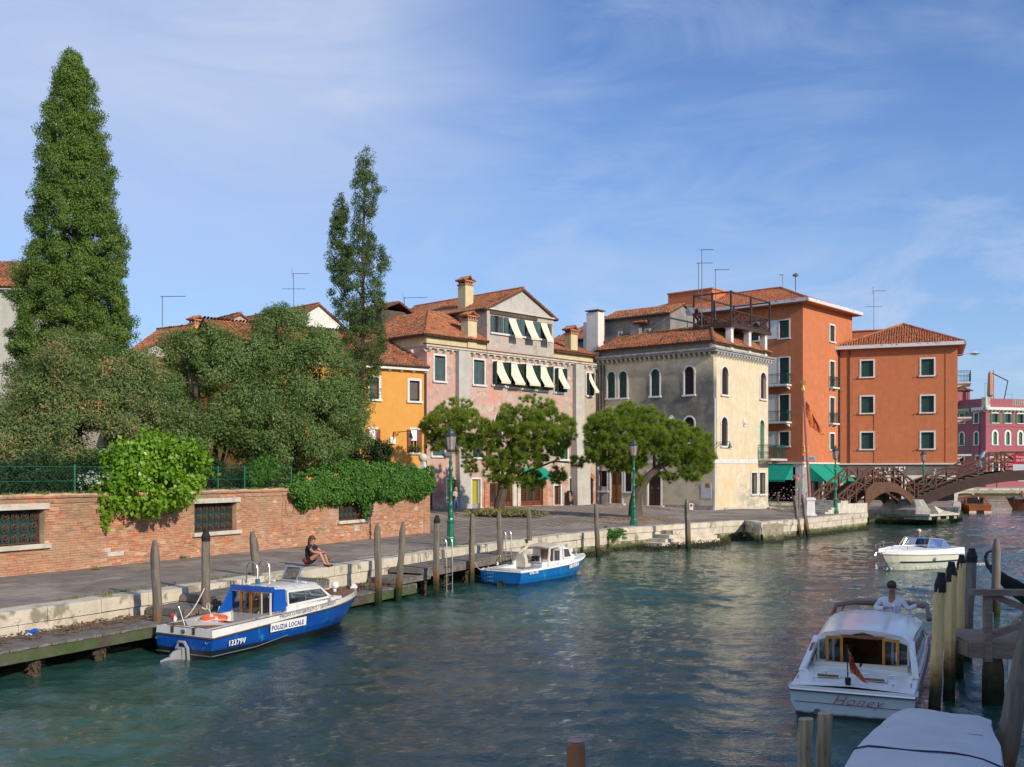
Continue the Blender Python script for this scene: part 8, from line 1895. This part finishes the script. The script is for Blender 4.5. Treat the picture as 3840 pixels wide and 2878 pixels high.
for a, b in zip(W3[:-1], W3[1:]): q = lambda p: (p[0]*.88, p[1]-.35*(p[1] > 1), .80+p[2]); pane(wb, [(a[0], a[1], .79), (b[0], b[1], .79), q(b), q(a)], 'tint', 'chrome', .028, 'windscreen')
MB().tube([(.02, 4.75, .8), (.0, 5.02, .72), (0, 5.1, .60)], .03, 6).build('anchor_roller', M['chrome'], wb); MB().tube([(0, 4.5, .86), (0, 4.5, 1.08)], .015, 5).ball((0, 4.5, 1.12), .05, 8).build('searchlight', M['chrome'], wb)
for sg in (-1, 1): MB().tube([(sg*.35, 4.5, .84), (sg*.40, 4.45, 1.0), (sg*.75, 3.4, 1.0), (sg*.9, 2.4, .98), (sg*.95, 2.1, .80)], .012, 5).tube([(sg*.62, 3.8, .8), (sg*.62, 3.8, 1.0)], .01, 4).build('bow_rail', M['chrome'], wb)
MB().lathe([(.11, 0), (.12, .012), (.07, .02)], 14).xf(Matrix.Translation((-.93, 2.35, .40)) @ Matrix.Rotation(R(-90), 4, 'Y') @ Matrix.Diagonal((.7, 1, 1, 1))).build('porthole', M['chrome'], wb)
MB().box(-.6, -.1, .9, 1.35, .2, .62).box(.1, .6, .9, 1.35, .2, .62).build('seat', M['gel2'], wb); MB().tube([(.35+.14*math.cos(a*.524), 1.9, .72+.14*math.sin(a*.524)) for a in range(13)], .014, 5).build('steering_wheel', M['black'], wb)
m = MB(); WM = Matrix.Translation(wb.location) @ Matrix.Rotation(-wa, 4, 'Z')
for i in range(2600):
    t = random.random(); sg = random.choice((-1, 1)); y = 4.7-6.2*t; e = 1.02*max(0, min(1, (4.75-y)/2.2))**.6; x = sg*(e+abs(random.gauss(0, .05+.16*t))); z = .03+random.random()**2*(.22*(1-t)+.03); r = random.uniform(.012, .04); p = WM @ Vector((x, y, z))
    m.add([p+Vector((random.uniform(-r, r), random.uniform(-r, r), random.uniform(-r, r))) for _ in range(3)], [(0, 1, 2)])
m.build('bow_wave_foam', M['foam'], kind='stuff', label='white foam thrown up round the moving white motorboat')
# --- white water taxi
ta = R(24); tx = boat('water_taxi', (5.43, 16.4), ta, 'large white water taxi with open gold framed doors, seen from its stern, at the right', 'boat')
st4 = form(8.6, 1.02, lambda t: .44+.25*t, lambda t: .50+.26*t, 2.6, .3, .95, .8); hull(tx, st4, 'gelg', 'gel2', 'rubber', .028)
MB().tube([(-.96, -.03, .44), (.96, -.03, .44)], .03, 6).tube([(.98, -.02, .44), (.98, .35, .45)], .034, 6).tube([(-.98, -.02, .44), (-.98, .35, .45)], .034, 6).build('chrome_corner', M['chrome'], tx)
deck(tx, st4, 0, 1.55, 'gel2', .0, crown=.04); deck(tx, st4, 1.55, 5.2, 'gel2', -.01, .76, 'cabin_well'); deck(tx, st4, 5.2, 8.5, 'gel2')
MB().beam((-.88, -.012, .24), (.88, -.012, .24), .006, .008).build('transom_seam', M['rubber'], tx); MB().tube([(-.52, -.05, .10), (-.52, .05, .12)], .055, 8).build('exhaust', M['chrome'], tx)
text('boat_name', 'Honey', .215, M['redscript'], tx, frame3((-.30, -.035, .245), (1, .0, 0), (0, -.02, 1)), shear=.5, wide=1.22, bold=-.004)
for x, y in ((-.42, .55), (.30, .50)): MB().add([(x-.2, y, .555), (x+.2, y, .555), (x+.2, y+.22, .555), (x-.2, y+.22, .555), (x-.2, y, .615), (x+.2, y, .615)], [(0, 1, 5, 4), (4, 5, 2, 3), (1, 2, 5), (0, 4, 3)]).build('air_vent', M['gel2'], tx); MB().box(x-.17, x+.17, y-.006, y, .565, .605).build('vent_grille', M['teak'], tx)
for x, y in ((-.88, .35), (.88, .35), (.85, 1.5)): cleat(tx, x, y, .53, 1.5)
for x, y in ((-.5, .9), (.55, .9), (-.62, .3), (.62, .2), (-.1, .95), (.12, .9)): cleat(tx, x, y, .545)
for x0, x1 in ((-.78, -.02), (.02, .78)): MB().loft([[(x, 1.50, .54), (x, 1.74, .54), (x, 1.72, .62), (x, 1.52, .62)] for x in (x0, x1)]).build('seat_cushion', M['beigecloth'], tx, bevel=.02)
zt = 1.12; ya, yb = 2.0, 4.7
rr_ = lambda y, z, w: [(-.80*w, y, z-.16), (-.66*w, y-.02, z-.03), (-.33*w, y-.03, z+.035), (0, y-.04, z+.05), (.33*w, y-.03, z+.035), (.66*w, y-.02, z-.03), (.80*w, y, z-.16), (.76*w, y, z-.19), (0, y, z+.0), (-.76*w, y, z-.19)]
MB().loft([rr_(ya, zt, 1.0), rr_(3.2, zt+.04, 1.04), rr_(yb, zt+.02, 1.12)]).build('cabin_roof', M['gel2'], tx, smooth=True); MB().beam((0, ya+.05, zt+.052), (0, yb-.05, zt+.052), .015, .006).build('roof_seam', M['canvas'], tx)
for sg in (-1, 1):
    MB().beam((sg*.92, 1.05, .52), (sg*.80, ya+.1, zt-.14), .10, .07).beam((sg*.84, 1.0, .52), (sg*.80, 1.0, .56), .05, .2).build('sweeping_pillar', M['gel2'], tx)
    pane(tx, [(sg*.90, 1.35, .56), (sg*.86, 1.95, .58), (sg*.80, 1.98, zt-.22), (sg*.83, 1.75, .90)], 'tint', 'varnish' if sg < 0 else 'gel2', .04, 'quarter_window')
    pane(tx, [(sg*.88, 2.0, .66), (sg*.93, 4.6, .70), (sg*.87, 4.5, zt-.20), (sg*.80, 2.0, zt-.20)], 'tint', 'gel2', .05, 'side_window'); MB().box(min(sg*.80, sg*.88), max(sg*.80, sg*.88), 2.0, 5.0, .48, .66).build('cabin_side', M['gel2'], tx)
pane(tx, [(-.76, 1.98, .58), (-.50, 1.98, .58), (-.50, 1.98, zt-.08), (-.76, 1.98, zt-.16)], 'glass', 'gel2', .035, 'aft_window'); pane(tx, [(.50, 1.98, .58), (.76, 1.98, .58), (.76, 1.98, zt-.16), (.50, 1.98, zt-.08)], 'glass', 'gel2', .035, 'aft_window')
for x, a in ((-.34, R(205)), (.34, R(-25))):
    o = empty('cabin_door', (x, 1.96, .50), a); o.parent = tx; wv = .30; MB().quad((0, 0, .03), (wv, 0, .03), (wv, 0, .50), (0, 0, .50)).build('glass', M['glass'], o); m = MB()
    for b in ((0, .045, 0, .55), (wv-.045, wv, 0, .55)): m.box(b[0], b[1], -.02, .02, b[2], b[3])
    m.box(.045, wv-.045, -.02, .02, 0, .05); m.box(.045, wv-.045, -.02, .02, .50, .55); m.build('frame', M['varn_y'], o); MB().box(wv-.035, wv-.015, -.045, -.02, .18, .32).build('handle', M['chrome'], o)
MB().box(-.36, .36, 1.94, 2.0, zt-.10, zt-.05).build('door_lintel', M['varnish'], tx); MB().box(-.75, .75, 4.5, 4.56, .12, zt).build('bulkhead', M['varnish'], tx); MB().box(-.32, .1, 4.44, 4.5, .62, .95).build('notice', M['white'], tx)
MB().loft([[(-.72, 2.3, .15), (-.38, 2.3, .15), (-.34, 2.3, .52), (-.72, 2.3, .58)], [(-.72, 4.3, .15), (-.38, 4.3, .15), (-.34, 4.3, .52), (-.72, 4.3, .58)]]).loft([[(.40, 2.3, .15), (.72, 2.3, .15), (.72, 2.3, .58), (.40, 2.3, .52)], [(.40, 4.3, .15), (.72, 4.3, .15), (.72, 4.3, .58), (.40, 4.3, .52)]]).build('bench', M['taupe'], tx, bevel=.03); MB().box(.12, .38, 3.6, 4.4, .15, .72).build('cabinet', M['varnish'], tx); MB().box(-.38, .4, 2.0, 4.4, .11, .13).build('cabin_floor', M['varn_y'], tx)
text('licence_number', '351', .09, M['black'], tx, frame3((.56, 1.955, .60), (1, 0, 0), (0, 0, 1)))
MB().tube([(-.86, 5.0, 1.0), (-.80, 5.15, 1.20), (-.4, 5.25, 1.27), (.4, 5.3, 1.29), (.95, 5.25, 1.24), (1.0, 5.0, 1.0)], .055, 7).build('folded_hood', M['taupe'], tx, smooth=True); MB().tube([(-.88, 4.85, .95), (-.84, 5.1, 1.18)], .03, 6).tube([(-.7, 4.8, 1.0), (-.66, 5.2, 1.2)], .025, 6).tube([(-.6, 5.25, 1.22), (.9, 5.3, 1.22)], .022, 6).build('hood_frame', M['varnish'], tx)
MB().lathe([(.05, 0), (.05, .03), (.02, .05), (.03, .12), (.055, .16), (.02, .2)], 10, (.38, 4.5, zt+.03)).build('chrome_lamp', M['chrome'], tx, smooth=True)
fo = Vector((-.06, .12, .55)); MB().lathe([(.045, 0), (.05, .10), (.04, .11)], 10, tuple(fo)).tube([fo, fo+Vector((-.01, .0, .62))], .010, 5).build('flagstaff', M['black'], tx)
clothflag(tx, fo+Vector((0, 0, .60)), lambda u, v: (u*.26*(.3+.7*v)+.04*v, -.05*math.sin(u*8+v*3), -.40*v-.18*u), 9, 9, [M['flagpat']])
# --- covered boat in the foreground
cv = boat('covered_boat', (3.72, 9.5), R(27), 'boat hidden under a pale grey blue tarpaulin with dark piping at the bottom right', 'boat'); m = MB(); rings = []
for i, (y, w, z, dr) in enumerate(((-1.8, .70, 1.05, .0), (-.6, .70, 1.06, 0), (1.15, .68, 1.12, 0), (2.2, .64, 1.09, 0), (3.0, .54, 1.10, 0), (3.3, .51, 1.09, .02), (3.36, .54, .7, .3), (3.4, .56, .3, .3))):
    rg = []
    for j in range(17):
        t = j/16*2-1; a = abs(t); x = w*(t/.62 if a < .62 else math.copysign(1.0, t)*(1+.10*(a-.62)))
        zz_ = z-.05*(a/.62)**2 if a < .62 else z-.07-(a-.62)*2.0*min(1, (z-.15)/.8)
        if a >= .62: x = math.copysign(w+.02+.30*(a-.62)+.018*math.sin(y*6+j), t)
        rg.append((x, y, max(.12, zz_-dr*.0+.010*math.sin(x*7+y*5)+.008*math.sin(y*9-x*4))))
    rings.append(rg)
def refine(rings, k=4):
    out = []
    for a, b in zip(rings[:-1], rings[1:]):
        for i in range(k): t = i/k; out.append([tuple(p[c]*(1-t)+q[c]*t+(.006*math.sin(p[0]*9+i*2+p[1]*3) if c == 2 else 0) for c in range(3)) for p, q in zip(a, b)])
    return out+[rings[-1]]
m.loft(refine(rings), closed=False, cap=False); m.add(rings[-1], [tuple(range(17))]); m.build('tarpaulin', M['canvas'], cv, smooth=True)
MB().tube([(p[0]*1.004, p[1], p[2]+.008) for p in rings[2]], .011, 5).build('piping', M['navy'], cv)
for y in (-.2, 1.2, 2.2): MB().tube([(-.5, y, 1.075), (.5, y+.1, 1.075)], .004, 4).build('seam', M['taupe'], cv)
MB().loft([[(x, y, z) for x, z in ((-w, .35), (-w*.85, -.2), (w*.85, -.2), (w, .35))] for y, w in ((-1.8, .72), (1.5, .70), (3.3, .58))]).build('hull', M['navy'], cv)
# --- gondola
gd = boat('gondola', (22.8, 26.2), math.atan2(-8.6, 3.3), 'black gondola bow with curled prow and a magenta cushion, at the right edge', 'boat'); rg = []
N = 20
for i in range(N+1):
    t = i/N; y = t*9.6; hb_ = .62*math.sin(math.pi*min(1, .12+t*.88))**.75 if t < .99 else .03; sh = .36+.95*max(0, (t-.72)/.28)**2.2; kl = -.12+1.18*max(0, (t-.80)/.20)**2.4
    if t > .97: hb_ = .03
    rg.append([(-hb_, y, sh), (-hb_*.7, y, (sh+kl)/2-.05), (0, y, kl), (hb_*.7, y, (sh+kl)/2-.05), (hb_, y, sh), (hb_*.8, y, sh-.03), (0, y, sh-(.12 if .2 < t < .75 else .01)), (-hb_*.8, y, sh-.03)])
MB().loft(rg).build('hull', M['gondola'], gd, smooth=True)
tp_ = rg[-1][2]; m = MB(); m.tube([(0, 9.45, .95), (0, 9.66, 1.25), (0, 9.72, 1.48), (0, 9.68, 1.62), (0, 9.58, 1.68), (0, 9.50, 1.62), (0, 9.56, 1.56)], [.05, .06, .055, .045, .04, .03, .02], 7); m.build('prow_iron', M['gondola'], gd, smooth=True)
MB().loft([[(-.3, 7.4, .5), (.3, 7.4, .5), (.26, 7.4, .92), (-.26, 7.4, .92)], [(-.22, 8.5, .6), (.22, 8.5, .6), (.16, 8.75, 1.08), (-.16, 8.75, 1.08)]]).build('cushion', M['magenta'], gd, bevel=.05); MB().tube([(.75, 5.4, .42), (.62, 8.6, .40)], .035, 6).build('oar', M['pile_y'], gd)
# --- far boats
mt_ = boat('mahogany_taxi', (37.3, 76.2+9.5), math.atan2(.18, .98), 'varnished mahogany water taxi seen from behind, moored under the large bridge', 'boat'); mt_.location = (43.9, 96.0, 0); 
st5 = form(8.5, 1.05, lambda t: .78+.2*t, lambda t: .84+.2*t, 2.6, .3, .95, .7); hull(mt_, st5, 'mahog', 'mahog', 'chrome', .02); deck(mt_, st5, 0, 1.3, 'mahog'); deck(mt_, st5, 1.3, 4.5, 'mahog', -.01, .8, 'cabin_well'); deck(mt_, st5, 4.5, 8.4, 'mahog')
MB().box(-.98, -.35, -.02, 0, .0, .22).box(.35, .98, -.02, 0, .0, .22).build('waterline_band', M['beigecloth'], mt_); MB().box(-.3, .3, -.06, 0, -.1, .30).build('exhaust_box', M['black'], mt_)
MB().loft([rr_(2.0, 1.62, 1.05), rr_(5.0, 1.55, .95)]).build('cabin_roof', M['mahog'], mt_, smooth=True); pane(mt_, [(-.8, 1.95, .85), (.8, 1.95, .85), (.72, 1.95, 1.45), (-.72, 1.95, 1.45)], 'pane', 'mahog', .06, 'aft_window')
for sg in (-1, 1): MB().beam((sg*.95, 1.0, .88), (sg*.82, 2.1, 1.5), .10, .08).build('sweeping_pillar', M['mahog'], mt_)
MB().tube([(-.85, 5.2, 1.3), (-.7, 5.6, 1.75), (0, 5.7, 1.85), (.7, 5.6, 1.75), (.85, 5.2, 1.3)], .08, 7).build('folded_hood', M['beigecloth'], mt_, smooth=True); tricolour(mt_, (0, .3, .9), .75, (0, -.15))
text('boat_name', 'Lucrezia', .24, M['gold'], mt_, frame3((-.42, -.035, .62), (1, 0, 0), (0, 0, 1)), shear=.3)
wk = boat('work_boat', (59.3, 106.0), math.atan2(-.97, .22), 'grey and orange work boat with fenders, at the right edge beyond the large bridge', 'boat')
st6 = form(7.5, 1.1, lambda t: .62+.5*t**2, lambda t: .85+.55*t**2, 2.2, .3, .95, .6); hull(wk, st6, 'workor', 'grey_out', 'rubber', .05); deck(wk, st6, 0, 1, 'planks'); deck(wk, st6, 1, 5.6, 'planks', -.05, .9, 'hold'); deck(wk, st6, 5.6, 7.4, 'planks')
MB().box(-.5, .6, 2.2, 3.3, .3, 1.35).box(-.6, .7, 2.1, 3.4, 1.35, 1.42).build('engine_cover', M['white'], wk); MB().box(-.4, .5, 4.2, 5.0, .4, 1.15).build('crate', M['beigecloth'], wk)
for y in (5.9, 6.9): p = atst(st6, y); MB().tube([(-p[0]-.12, y, p[2]), (-p[0]-.14, y, p[2]-.65)], .10, 7).build('fender', M['black'], wk)
rb = MB().loft([[(x*w, y, z) for x, z in ((-.8, .5), (-.6, -.1), (.6, -.1), (.8, .5))] for y, w in ((0, 1), (3, 1), (4.4, .3))]).build('red_boat', M['red'], loc=(43.0, 102, 0), label='sliver of a red boat behind the thick pile under the large bridge', category='boat')
gb = MB().loft([[(x*w, y, z+.18*(y/3-.5)**2) for x, z in ((-.75, .42), (-.55, -.1), (.55, -.1), (.75, .42), (.7, .42), (.5, .1), (-.5, .1), (-.7, .42))] for y, w in ((0, .8), (1, 1), (3, .95), (4, .3))]).build('green_rowing_boat', M['greenboat'], loc=(21.2, 84.5, 0), rz=R(80), label='small green boat in the side canal by the flower shop', category='boat')

def rope(label, a, b, sag=.25):
    a, b = Vector(a), Vector(b); MB().tube([a.lerp(b, t/10)-Vector((0, 0, sag*math.sin(math.pi*t/10))) for t in range(11)], .014, 5).build('mooring_rope', M['beigecloth'], label=label, category='rope')
lw = lambda B, p: B.matrix_basis @ Vector(p)
rope('pale rope from the police boat stern to the black capped pile', lw(pb_, (-.86, .4, .64)), gp(772, 2392)+Vector((0, -.1, 1.2)))
rope('rope from the smaller blue launch to the rusty pile at its stern', lw(b2, (-.88, .2, .56)), gp(1768, 2193)+Vector((0, -.1, 1.1)))
rope('rope from the white water taxi to the nearest yellow pile', lw(tx, (.95, 1.3, .55)), gp(3503, 2683)+Vector((-.1, 0, 1.3)), .12)
# ---------------------------------------------------------------- people
def skin(name, V, E, Rd, mt, parent, sub=1):
    me = bpy.data.meshes.new(name); me.from_pydata([tuple(v) for v in V], E, []); me.materials.append(M[mt]); o = put(name, me, parent)
    md = o.modifiers.new('skin', 'SKIN'); md.use_smooth_shade = True
    lay = me.skin_vertices[0] if me.skin_vertices else None
    if lay is None: return o
    for i, r in enumerate(Rd): lay.data[i].radius = (r, r) if not isinstance(r, tuple) else r
    lay.data[0].use_root = True; o.modifiers.new('smooth', 'SUBSURF').levels = sub; o.modifiers['smooth'].render_levels = sub; return o
def person(label, loc, rz, J, top='tee_b', legs='jeans', sleeves=1, skinm='skin', hair='hair_b', hairlen=0, bald=False, shades=False, shorts=False, shoes='black', extra=None, scale=1.0):
    """J: joints in metres, person faces -y; pelvis, chest, neck, head, arms (elbow, wrist, hand), legs (knee, ankle, toe)"""
    B = empty('person', loc, rz, label, 'person'); B.scale = (scale,)*3; v = lambda k: Vector(J[k])
    P, C, N, H = v('pelvis'), v('chest'), v('neck'), v('head'); side = Vector(J.get('side', (1, 0, 0))); hd = Vector(J.get('look', (0, -1, 0))).normalized()
    V, E, Rd = [P, P.lerp(C, .5), C, N, H+Vector((0, 0, -.04)), H+Vector((0, 0, .05))], [(0, 1), (1, 2), (2, 3), (3, 4), (4, 5)], [(.13, .10), (.115, .09), (.13, .09), .05, (.072, .085), (.070, .08)]
    def add(pts, rs, root):
        k = root
        for p, r in zip(pts, rs): V.append(Vector(p)); Rd.append(r); E.append((k, len(V)-1)); k = len(V)-1
        return k
    add([H+hd*.105+Vector((0, 0, -.01))], [.014], 4); arms = {}
    for s_, t in ((1, 'R'), (-1, 'L')):
        if 'arm'+t in J:
            el, wr = [Vector(q) for q in J['arm'+t][:2]]; sh = C+side*.18*s_+Vector((0, 0, .10)); d = (wr-el).normalized(); d2 = Vector(J['arm'+t][2]).normalized() if len(J['arm'+t]) > 2 else d; arms[t] = (sh, el, wr)
            w = add([sh, sh.lerp(el, .5), el, wr, wr+d2*.05], [.050, .045, .037, .026, .030], 2); pr = d2.cross(Vector((0, 0, 1)) if abs(d2.z) < .9 else Vector((1, 0, 0))).normalized(); dn = Vector((0, 0, -1))
            for f in range(4): b = wr+d2*.075+pr*(.016*(f-1.5)); add([b, b+d2*(.035+.004*(f in (1, 2))), b+d2*.055+dn*.018], [.009, .008, .007], w)
            add([wr+d2*.03+pr*.035, wr+d2*.06+pr*.045+dn*.01], [.010, .008], w)
    legsd = {}
    for s_, t in ((1, 'R'), (-1, 'L')):
        if 'leg'+t in J:
            kn, an, to = [Vector(q) for q in J['leg'+t]]; hp = P+side*.09*s_; legsd[t] = (hp, kn, an, to); add([hp, hp.lerp(kn, .5), kn, kn.lerp(an, .35), an, to], [.085, .075, .052, .054, .036, .03], 0)
    skin('body', V, E, Rd, skinm, B)
    V, E, Rd = [P+Vector((0, 0, .02)), P.lerp(C, .5), C+Vector((0, 0, .06)), N+Vector((0, 0, -.01))], [(0, 1), (1, 2), (2, 3)], [(.16, .135), (.155, .13), (.155, .12), .062]
    for t, (sh, el, wr) in arms.items(): e_ = sh.lerp(el, .6) if sleeves == 1 else el; add([sh, e_]+([wr.lerp(el, .1)] if sleeves == 2 else []), [.062, .056, .040], 2)
    skin('shirt', V, E, Rd, top, B)
    if legsd:
        V, E, Rd = [P, P+Vector((0, 0, .06))], [(0, 1)], [(.14, .115), (.135, .11)]
        for t, (hp, kn, an, to) in legsd.items(): add([hp, hp.lerp(kn, .45)]+([] if shorts else [kn, kn.lerp(an, .35), an+(kn-an)*.08]), [.10, .088, .064, .060, .046], 0)
        skin('trousers' if not shorts else 'shorts', V, E, Rd, legs, B)
        for t, (hp, kn, an, to) in legsd.items(): skin('shoe', [an+(an-to)*.35+Vector((0, 0, -.03)), an.lerp(to, .5)+Vector((0, 0, -.02)), to+Vector((0, 0, .0))], [(0, 1), (1, 2)], [.040, .042, .032], shoes, B)
    if not bald:
        m = MB().ball(H+hd*-.018+Vector((0, 0, .042)), .090, 12)
        if hairlen: m.tube([H+hd*-.06+Vector((0, 0, .03)), H+hd*-.095+Vector((0, 0, -.08)), H+hd*-.10+Vector((0, 0, -.10-hairlen))], [.075, .065, .03], 8)
        m.build('hair', M[hair], B, smooth=2)
    sd = hd.cross(Vector((0, 0, 1))).normalized()
    if shades: MB().beam(H+hd*.090+sd*.062+Vector((0, 0, .012)), H+hd*.090-sd*.062+Vector((0, 0, .012)), .02, .032).build('sunglasses', M['shades'], B)
    else:
        for s_ in (-1, 1): MB().ball(H+hd*.082+sd*.03*s_+Vector((0, 0, .015)), .009, 6).build('eye', M['shades'], B)
    MB().beam(H+hd*.086+sd*.022+Vector((0, 0, -.055)), H+hd*.086-sd*.022+Vector((0, 0, -.055)), .01, .008).build('mouth', M['lips'], B)
    for s_ in (-1, 1): MB().ball(H+sd*.078*s_+Vector((0, 0, -.005)), .018, 6).build('ear', M[skinm], B)
    return B
M['lips'] = mat('lips', (.30, .09, .07), rough=.5)
def kerb_z(u): return 1.12
# seated woman on the kerb, knees drawn up, looking away to the right
sw = gp(1157, 2122, 1.12); w_ = person('brown haired woman in a black tee sitting on the kerb hugging her knees', sw, R(68), dict(pelvis=(0, 0, .12), chest=(0, -.08, .50), neck=(0, -.11, .66), head=(0, -.14, .80), look=(.15, -1, .05), armR=((.22, -.30, .42), (.07, -.50, .44), (-1, -.2, -.1)), armL=((-.22, -.32, .43), (-.04, -.52, .42), (1, -.4, -.3)), legR=((.10, -.46, .42), (.10, -.62, .07), (.11, -.80, .03)), legL=((-.10, -.46, .42), (-.08, -.64, .07), (-.07, -.82, .03))), 'tee_b', 'tee_b', 1, 'skin', 'hair_b', .22, shades=True, shorts=True, scale=1.0)
skin('tied_plaid_shirt', [(0, .12, .20), (0, .16, .10), (-.16, .08, .16), (.16, .08, .16), (-.14, -.08, .12), (.14, -.08, .12)], [(0, 1), (0, 2), (0, 3), (2, 4), (3, 5)], [.06, .07, .05, .05, .04, .04], 'plaid', w_)
bg_ = MB().ball((0, 0, .09), .13, 10, sz=.6).tube([(-.12, 0, .1), (0, .02, .20), (.12, 0, .1)], .018, 6).build('handbag', M['bagbrown'], loc=gp(1225, 2105, 1.12), smooth=2, label='brown leather bag lying beside the seated woman on the kerb', category='bag')
# walking woman reading her phone
wp = at(1707, 1933, 62.8); wp.z = hz(wp.x, wp.y); ww_ = person('young woman in a grey jumper walking and reading her phone by the pink house', wp, R(62), dict(pelvis=(0, 0, .88), chest=(0, .0, 1.24), neck=(0, -.02, 1.40), head=(0, -.07, 1.53), look=(0, -1, -.5), armR=((.20, .0, 1.02), (.10, -.24, 1.10)), armL=((-.20, .0, 1.02), (-.08, -.24, 1.10)), legR=((.09, -.16, .48), (.08, .0, .08), (.08, -.16, .03)), legL=((-.09, .02, .46), (-.08, .32, .14), (-.08, .22, .05))), 'grey_top', 'jeans', 2, 'skin', 'hair_f', .1)
MB().box(-.06, .06, -.36, -.28, 1.10, 1.18).build('phone', M['black'], ww_); MB().box(-.30, -.18, -.12, .12, .90, 1.12).build('shoulder_bag', M['black'], ww_)
PMx = lambda ob, p: (Matrix.Translation(ob.location) @ Matrix.Rotation(ob.rotation_euler[2], 4, 'Z') @ Vector(p))
# people on the large bridge
bm_ = person('bald man in a light blue shirt climbing the large bridge with a bag', PMx(big_, (4.75, 1.3, zbig(4.6))), big_.rotation_euler[2]+R(90), dict(pelvis=(0, .1, .9), chest=(0, -.14, 1.24), neck=(0, -.24, 1.38), head=(0, -.32, 1.50), look=(0, -1, -.35), armR=((.2, -.2, 1.0), (.12, -.5, .92)), armL=((-.22, .06, 1.0), (-.2, .16, .74)), legR=((.09, -.16, .5), (.09, .05, .1), (.09, -.1, .05)), legL=((-.09, .1, .47), (-.09, .38, .08), (-.09, .26, .03))), 'shirt_b', 'jeans', 2, 'skin', bald=True, scale=1.02)
MB().box(-.32, -.12, .02, .34, .30, .66).tube([(-.22, .06, .66), (-.2, .16, .76), (-.22, .28, .66)], .01, 4).build('carrier_bag', M['white'], bm_)
person('fair haired woman in a grey top climbing the lower bridge steps', PMx(big_, (1.3, 1.2, zbig(1.2)-.05)), big_.rotation_euler[2]+R(90), dict(pelvis=(0, .05, .84), chest=(0, -.08, 1.18), neck=(0, -.12, 1.33), head=(0, -.17, 1.45), look=(0, -1, -.1), armR=((.2, .0, .96), (.14, -.22, .86)), armL=((-.2, .05, .96), (-.18, .0, .74)), legR=((.09, -.14, .48), (.09, .05, .1), (.09, -.1, .05)), legL=((-.09, .05, .45), (-.09, .28, .08), (-.09, .18, .03))), 'shirt_g', 'jeans', 1, 'skin', 'hair_f', 0)
# boat crews
person('white haired man in a blue polo and dark glasses standing at the motorboat wheel', PMx(wb, (.35, 1.35, .12)), -wa+R(180), dict(pelvis=(0, 0, .62), chest=(0, -.02, .98), neck=(0, -.03, 1.15), head=(0, -.05, 1.29), armR=((.24, -.02, .78), (.20, -.26, .66)), armL=((-.24, -.02, .78), (-.12, -.30, .70)), legR=((.1, -.12, .36), (.1, -.02, .05), (.1, -.14, .02)), legL=((-.1, -.12, .36), (-.1, -.02, .05), (-.1, -.14, .02))), 'polo', 'jeans', 1, 'skin_t', 'hair_w', shades=True)
person('passenger with auburn hair seated behind the motorboat windscreen', PMx(wb, (-.38, 1.1, .55)), -wa+R(180), dict(pelvis=(0, 0, .05), chest=(0, .0, .33), neck=(0, -.02, .46), head=(0, -.04, .58), armR=((.22, -.05, .14), (.12, -.24, .1)), armL=((-.22, -.05, .14), (-.12, -.24, .1)), legR=((.1, -.36, .02), (.1, -.4, -.30), (.1, -.5, -.36)), legL=((-.1, -.36, .02), (-.1, -.4, -.30), (-.1, -.5, -.36))), 'polo', 'jeans', 1, 'skin', 'hair_b')
tm = person('man in a white linen shirt and sunglasses standing in the white water taxi', PMx(tx, (.30, 4.86, .22)), -ta+R(6), dict(pelvis=(0, 0, .60), chest=(0, -.01, .98), neck=(0, -.02, 1.17), head=(0, -.05, 1.32), look=(.05, -1, 0), armR=((-.30, -.10, .92), (-.12, -.28, .96), (1, -.2, .1)), armL=((.28, -.05, .92), (.46, -.22, 1.04), (.9, -.2, .4)), side=(-1, 0, 0), legR=((-.1, -.06, .32), (-.1, .0, .05), (-.1, -.14, .02)), legL=((.1, -.06, .32), (.1, .0, .05), (.1, -.14, .02))), 'shirt_w', 'jeans', 2, 'skin_t', 'hair_b', shades=True, scale=1.08)
for i, (p, lab) in enumerate((((-.2, 5.9, 1.0), 'person with a bare tanned back sitting on the bow of the work boat'), ((.2, 1.2, .9), 'person in a dark red top sitting at the stern of the work boat'))):
    person(lab, PMx(wk, p), wk.rotation_euler[2]+R(180-60*i), dict(pelvis=(0, 0, .1), chest=(0, -.08, .45), neck=(0, -.12, .6), head=(0, -.16, .74), armR=((.2, -.2, .3), (.1, -.4, .3)), armL=((-.2, -.2, .3), (-.1, -.4, .3)), legR=((.1, -.4, .2), (.1, -.45, -.2), (.1, -.55, -.24)), legL=((-.1, -.4, .2), (-.1, -.45, -.2), (-.1, -.55, -.24))), 'skin_t' if i == 0 else 'red', 'jeans', 1, 'skin_t', 'hair_b')
# poster board outside the shop
pb0 = Matrix.Translation((-5.7, 68.5, 0)) @ Matrix.Rotation(FP.rz, 4, 'Z') @ Vector((FP.pt('F', 1625, 1030)[0], -.45, 1.4)); o = empty('poster_board', pb0, FP.rz, 'black leaning poster board with a dim figure picture outside the pink house', 'poster board')
q = MB().box(-.28, .28, -.03, .03, 0, 1.08).build('board', M['black'], o); q.rotation_euler = (R(-8), 0, 0)
q = MB().add([(-.12, -.036, .25), (.06, -.036, .25), (.1, -.036, .65), (.03, -.036, .95), (-.08, -.036, .95), (-.15, -.036, .6)], [tuple(range(6))]).box(.12, .22, -.037, -.03, .4, .65).build('picture', M['skin_t'], o); q.rotation_euler = (R(-8), 0, 0)
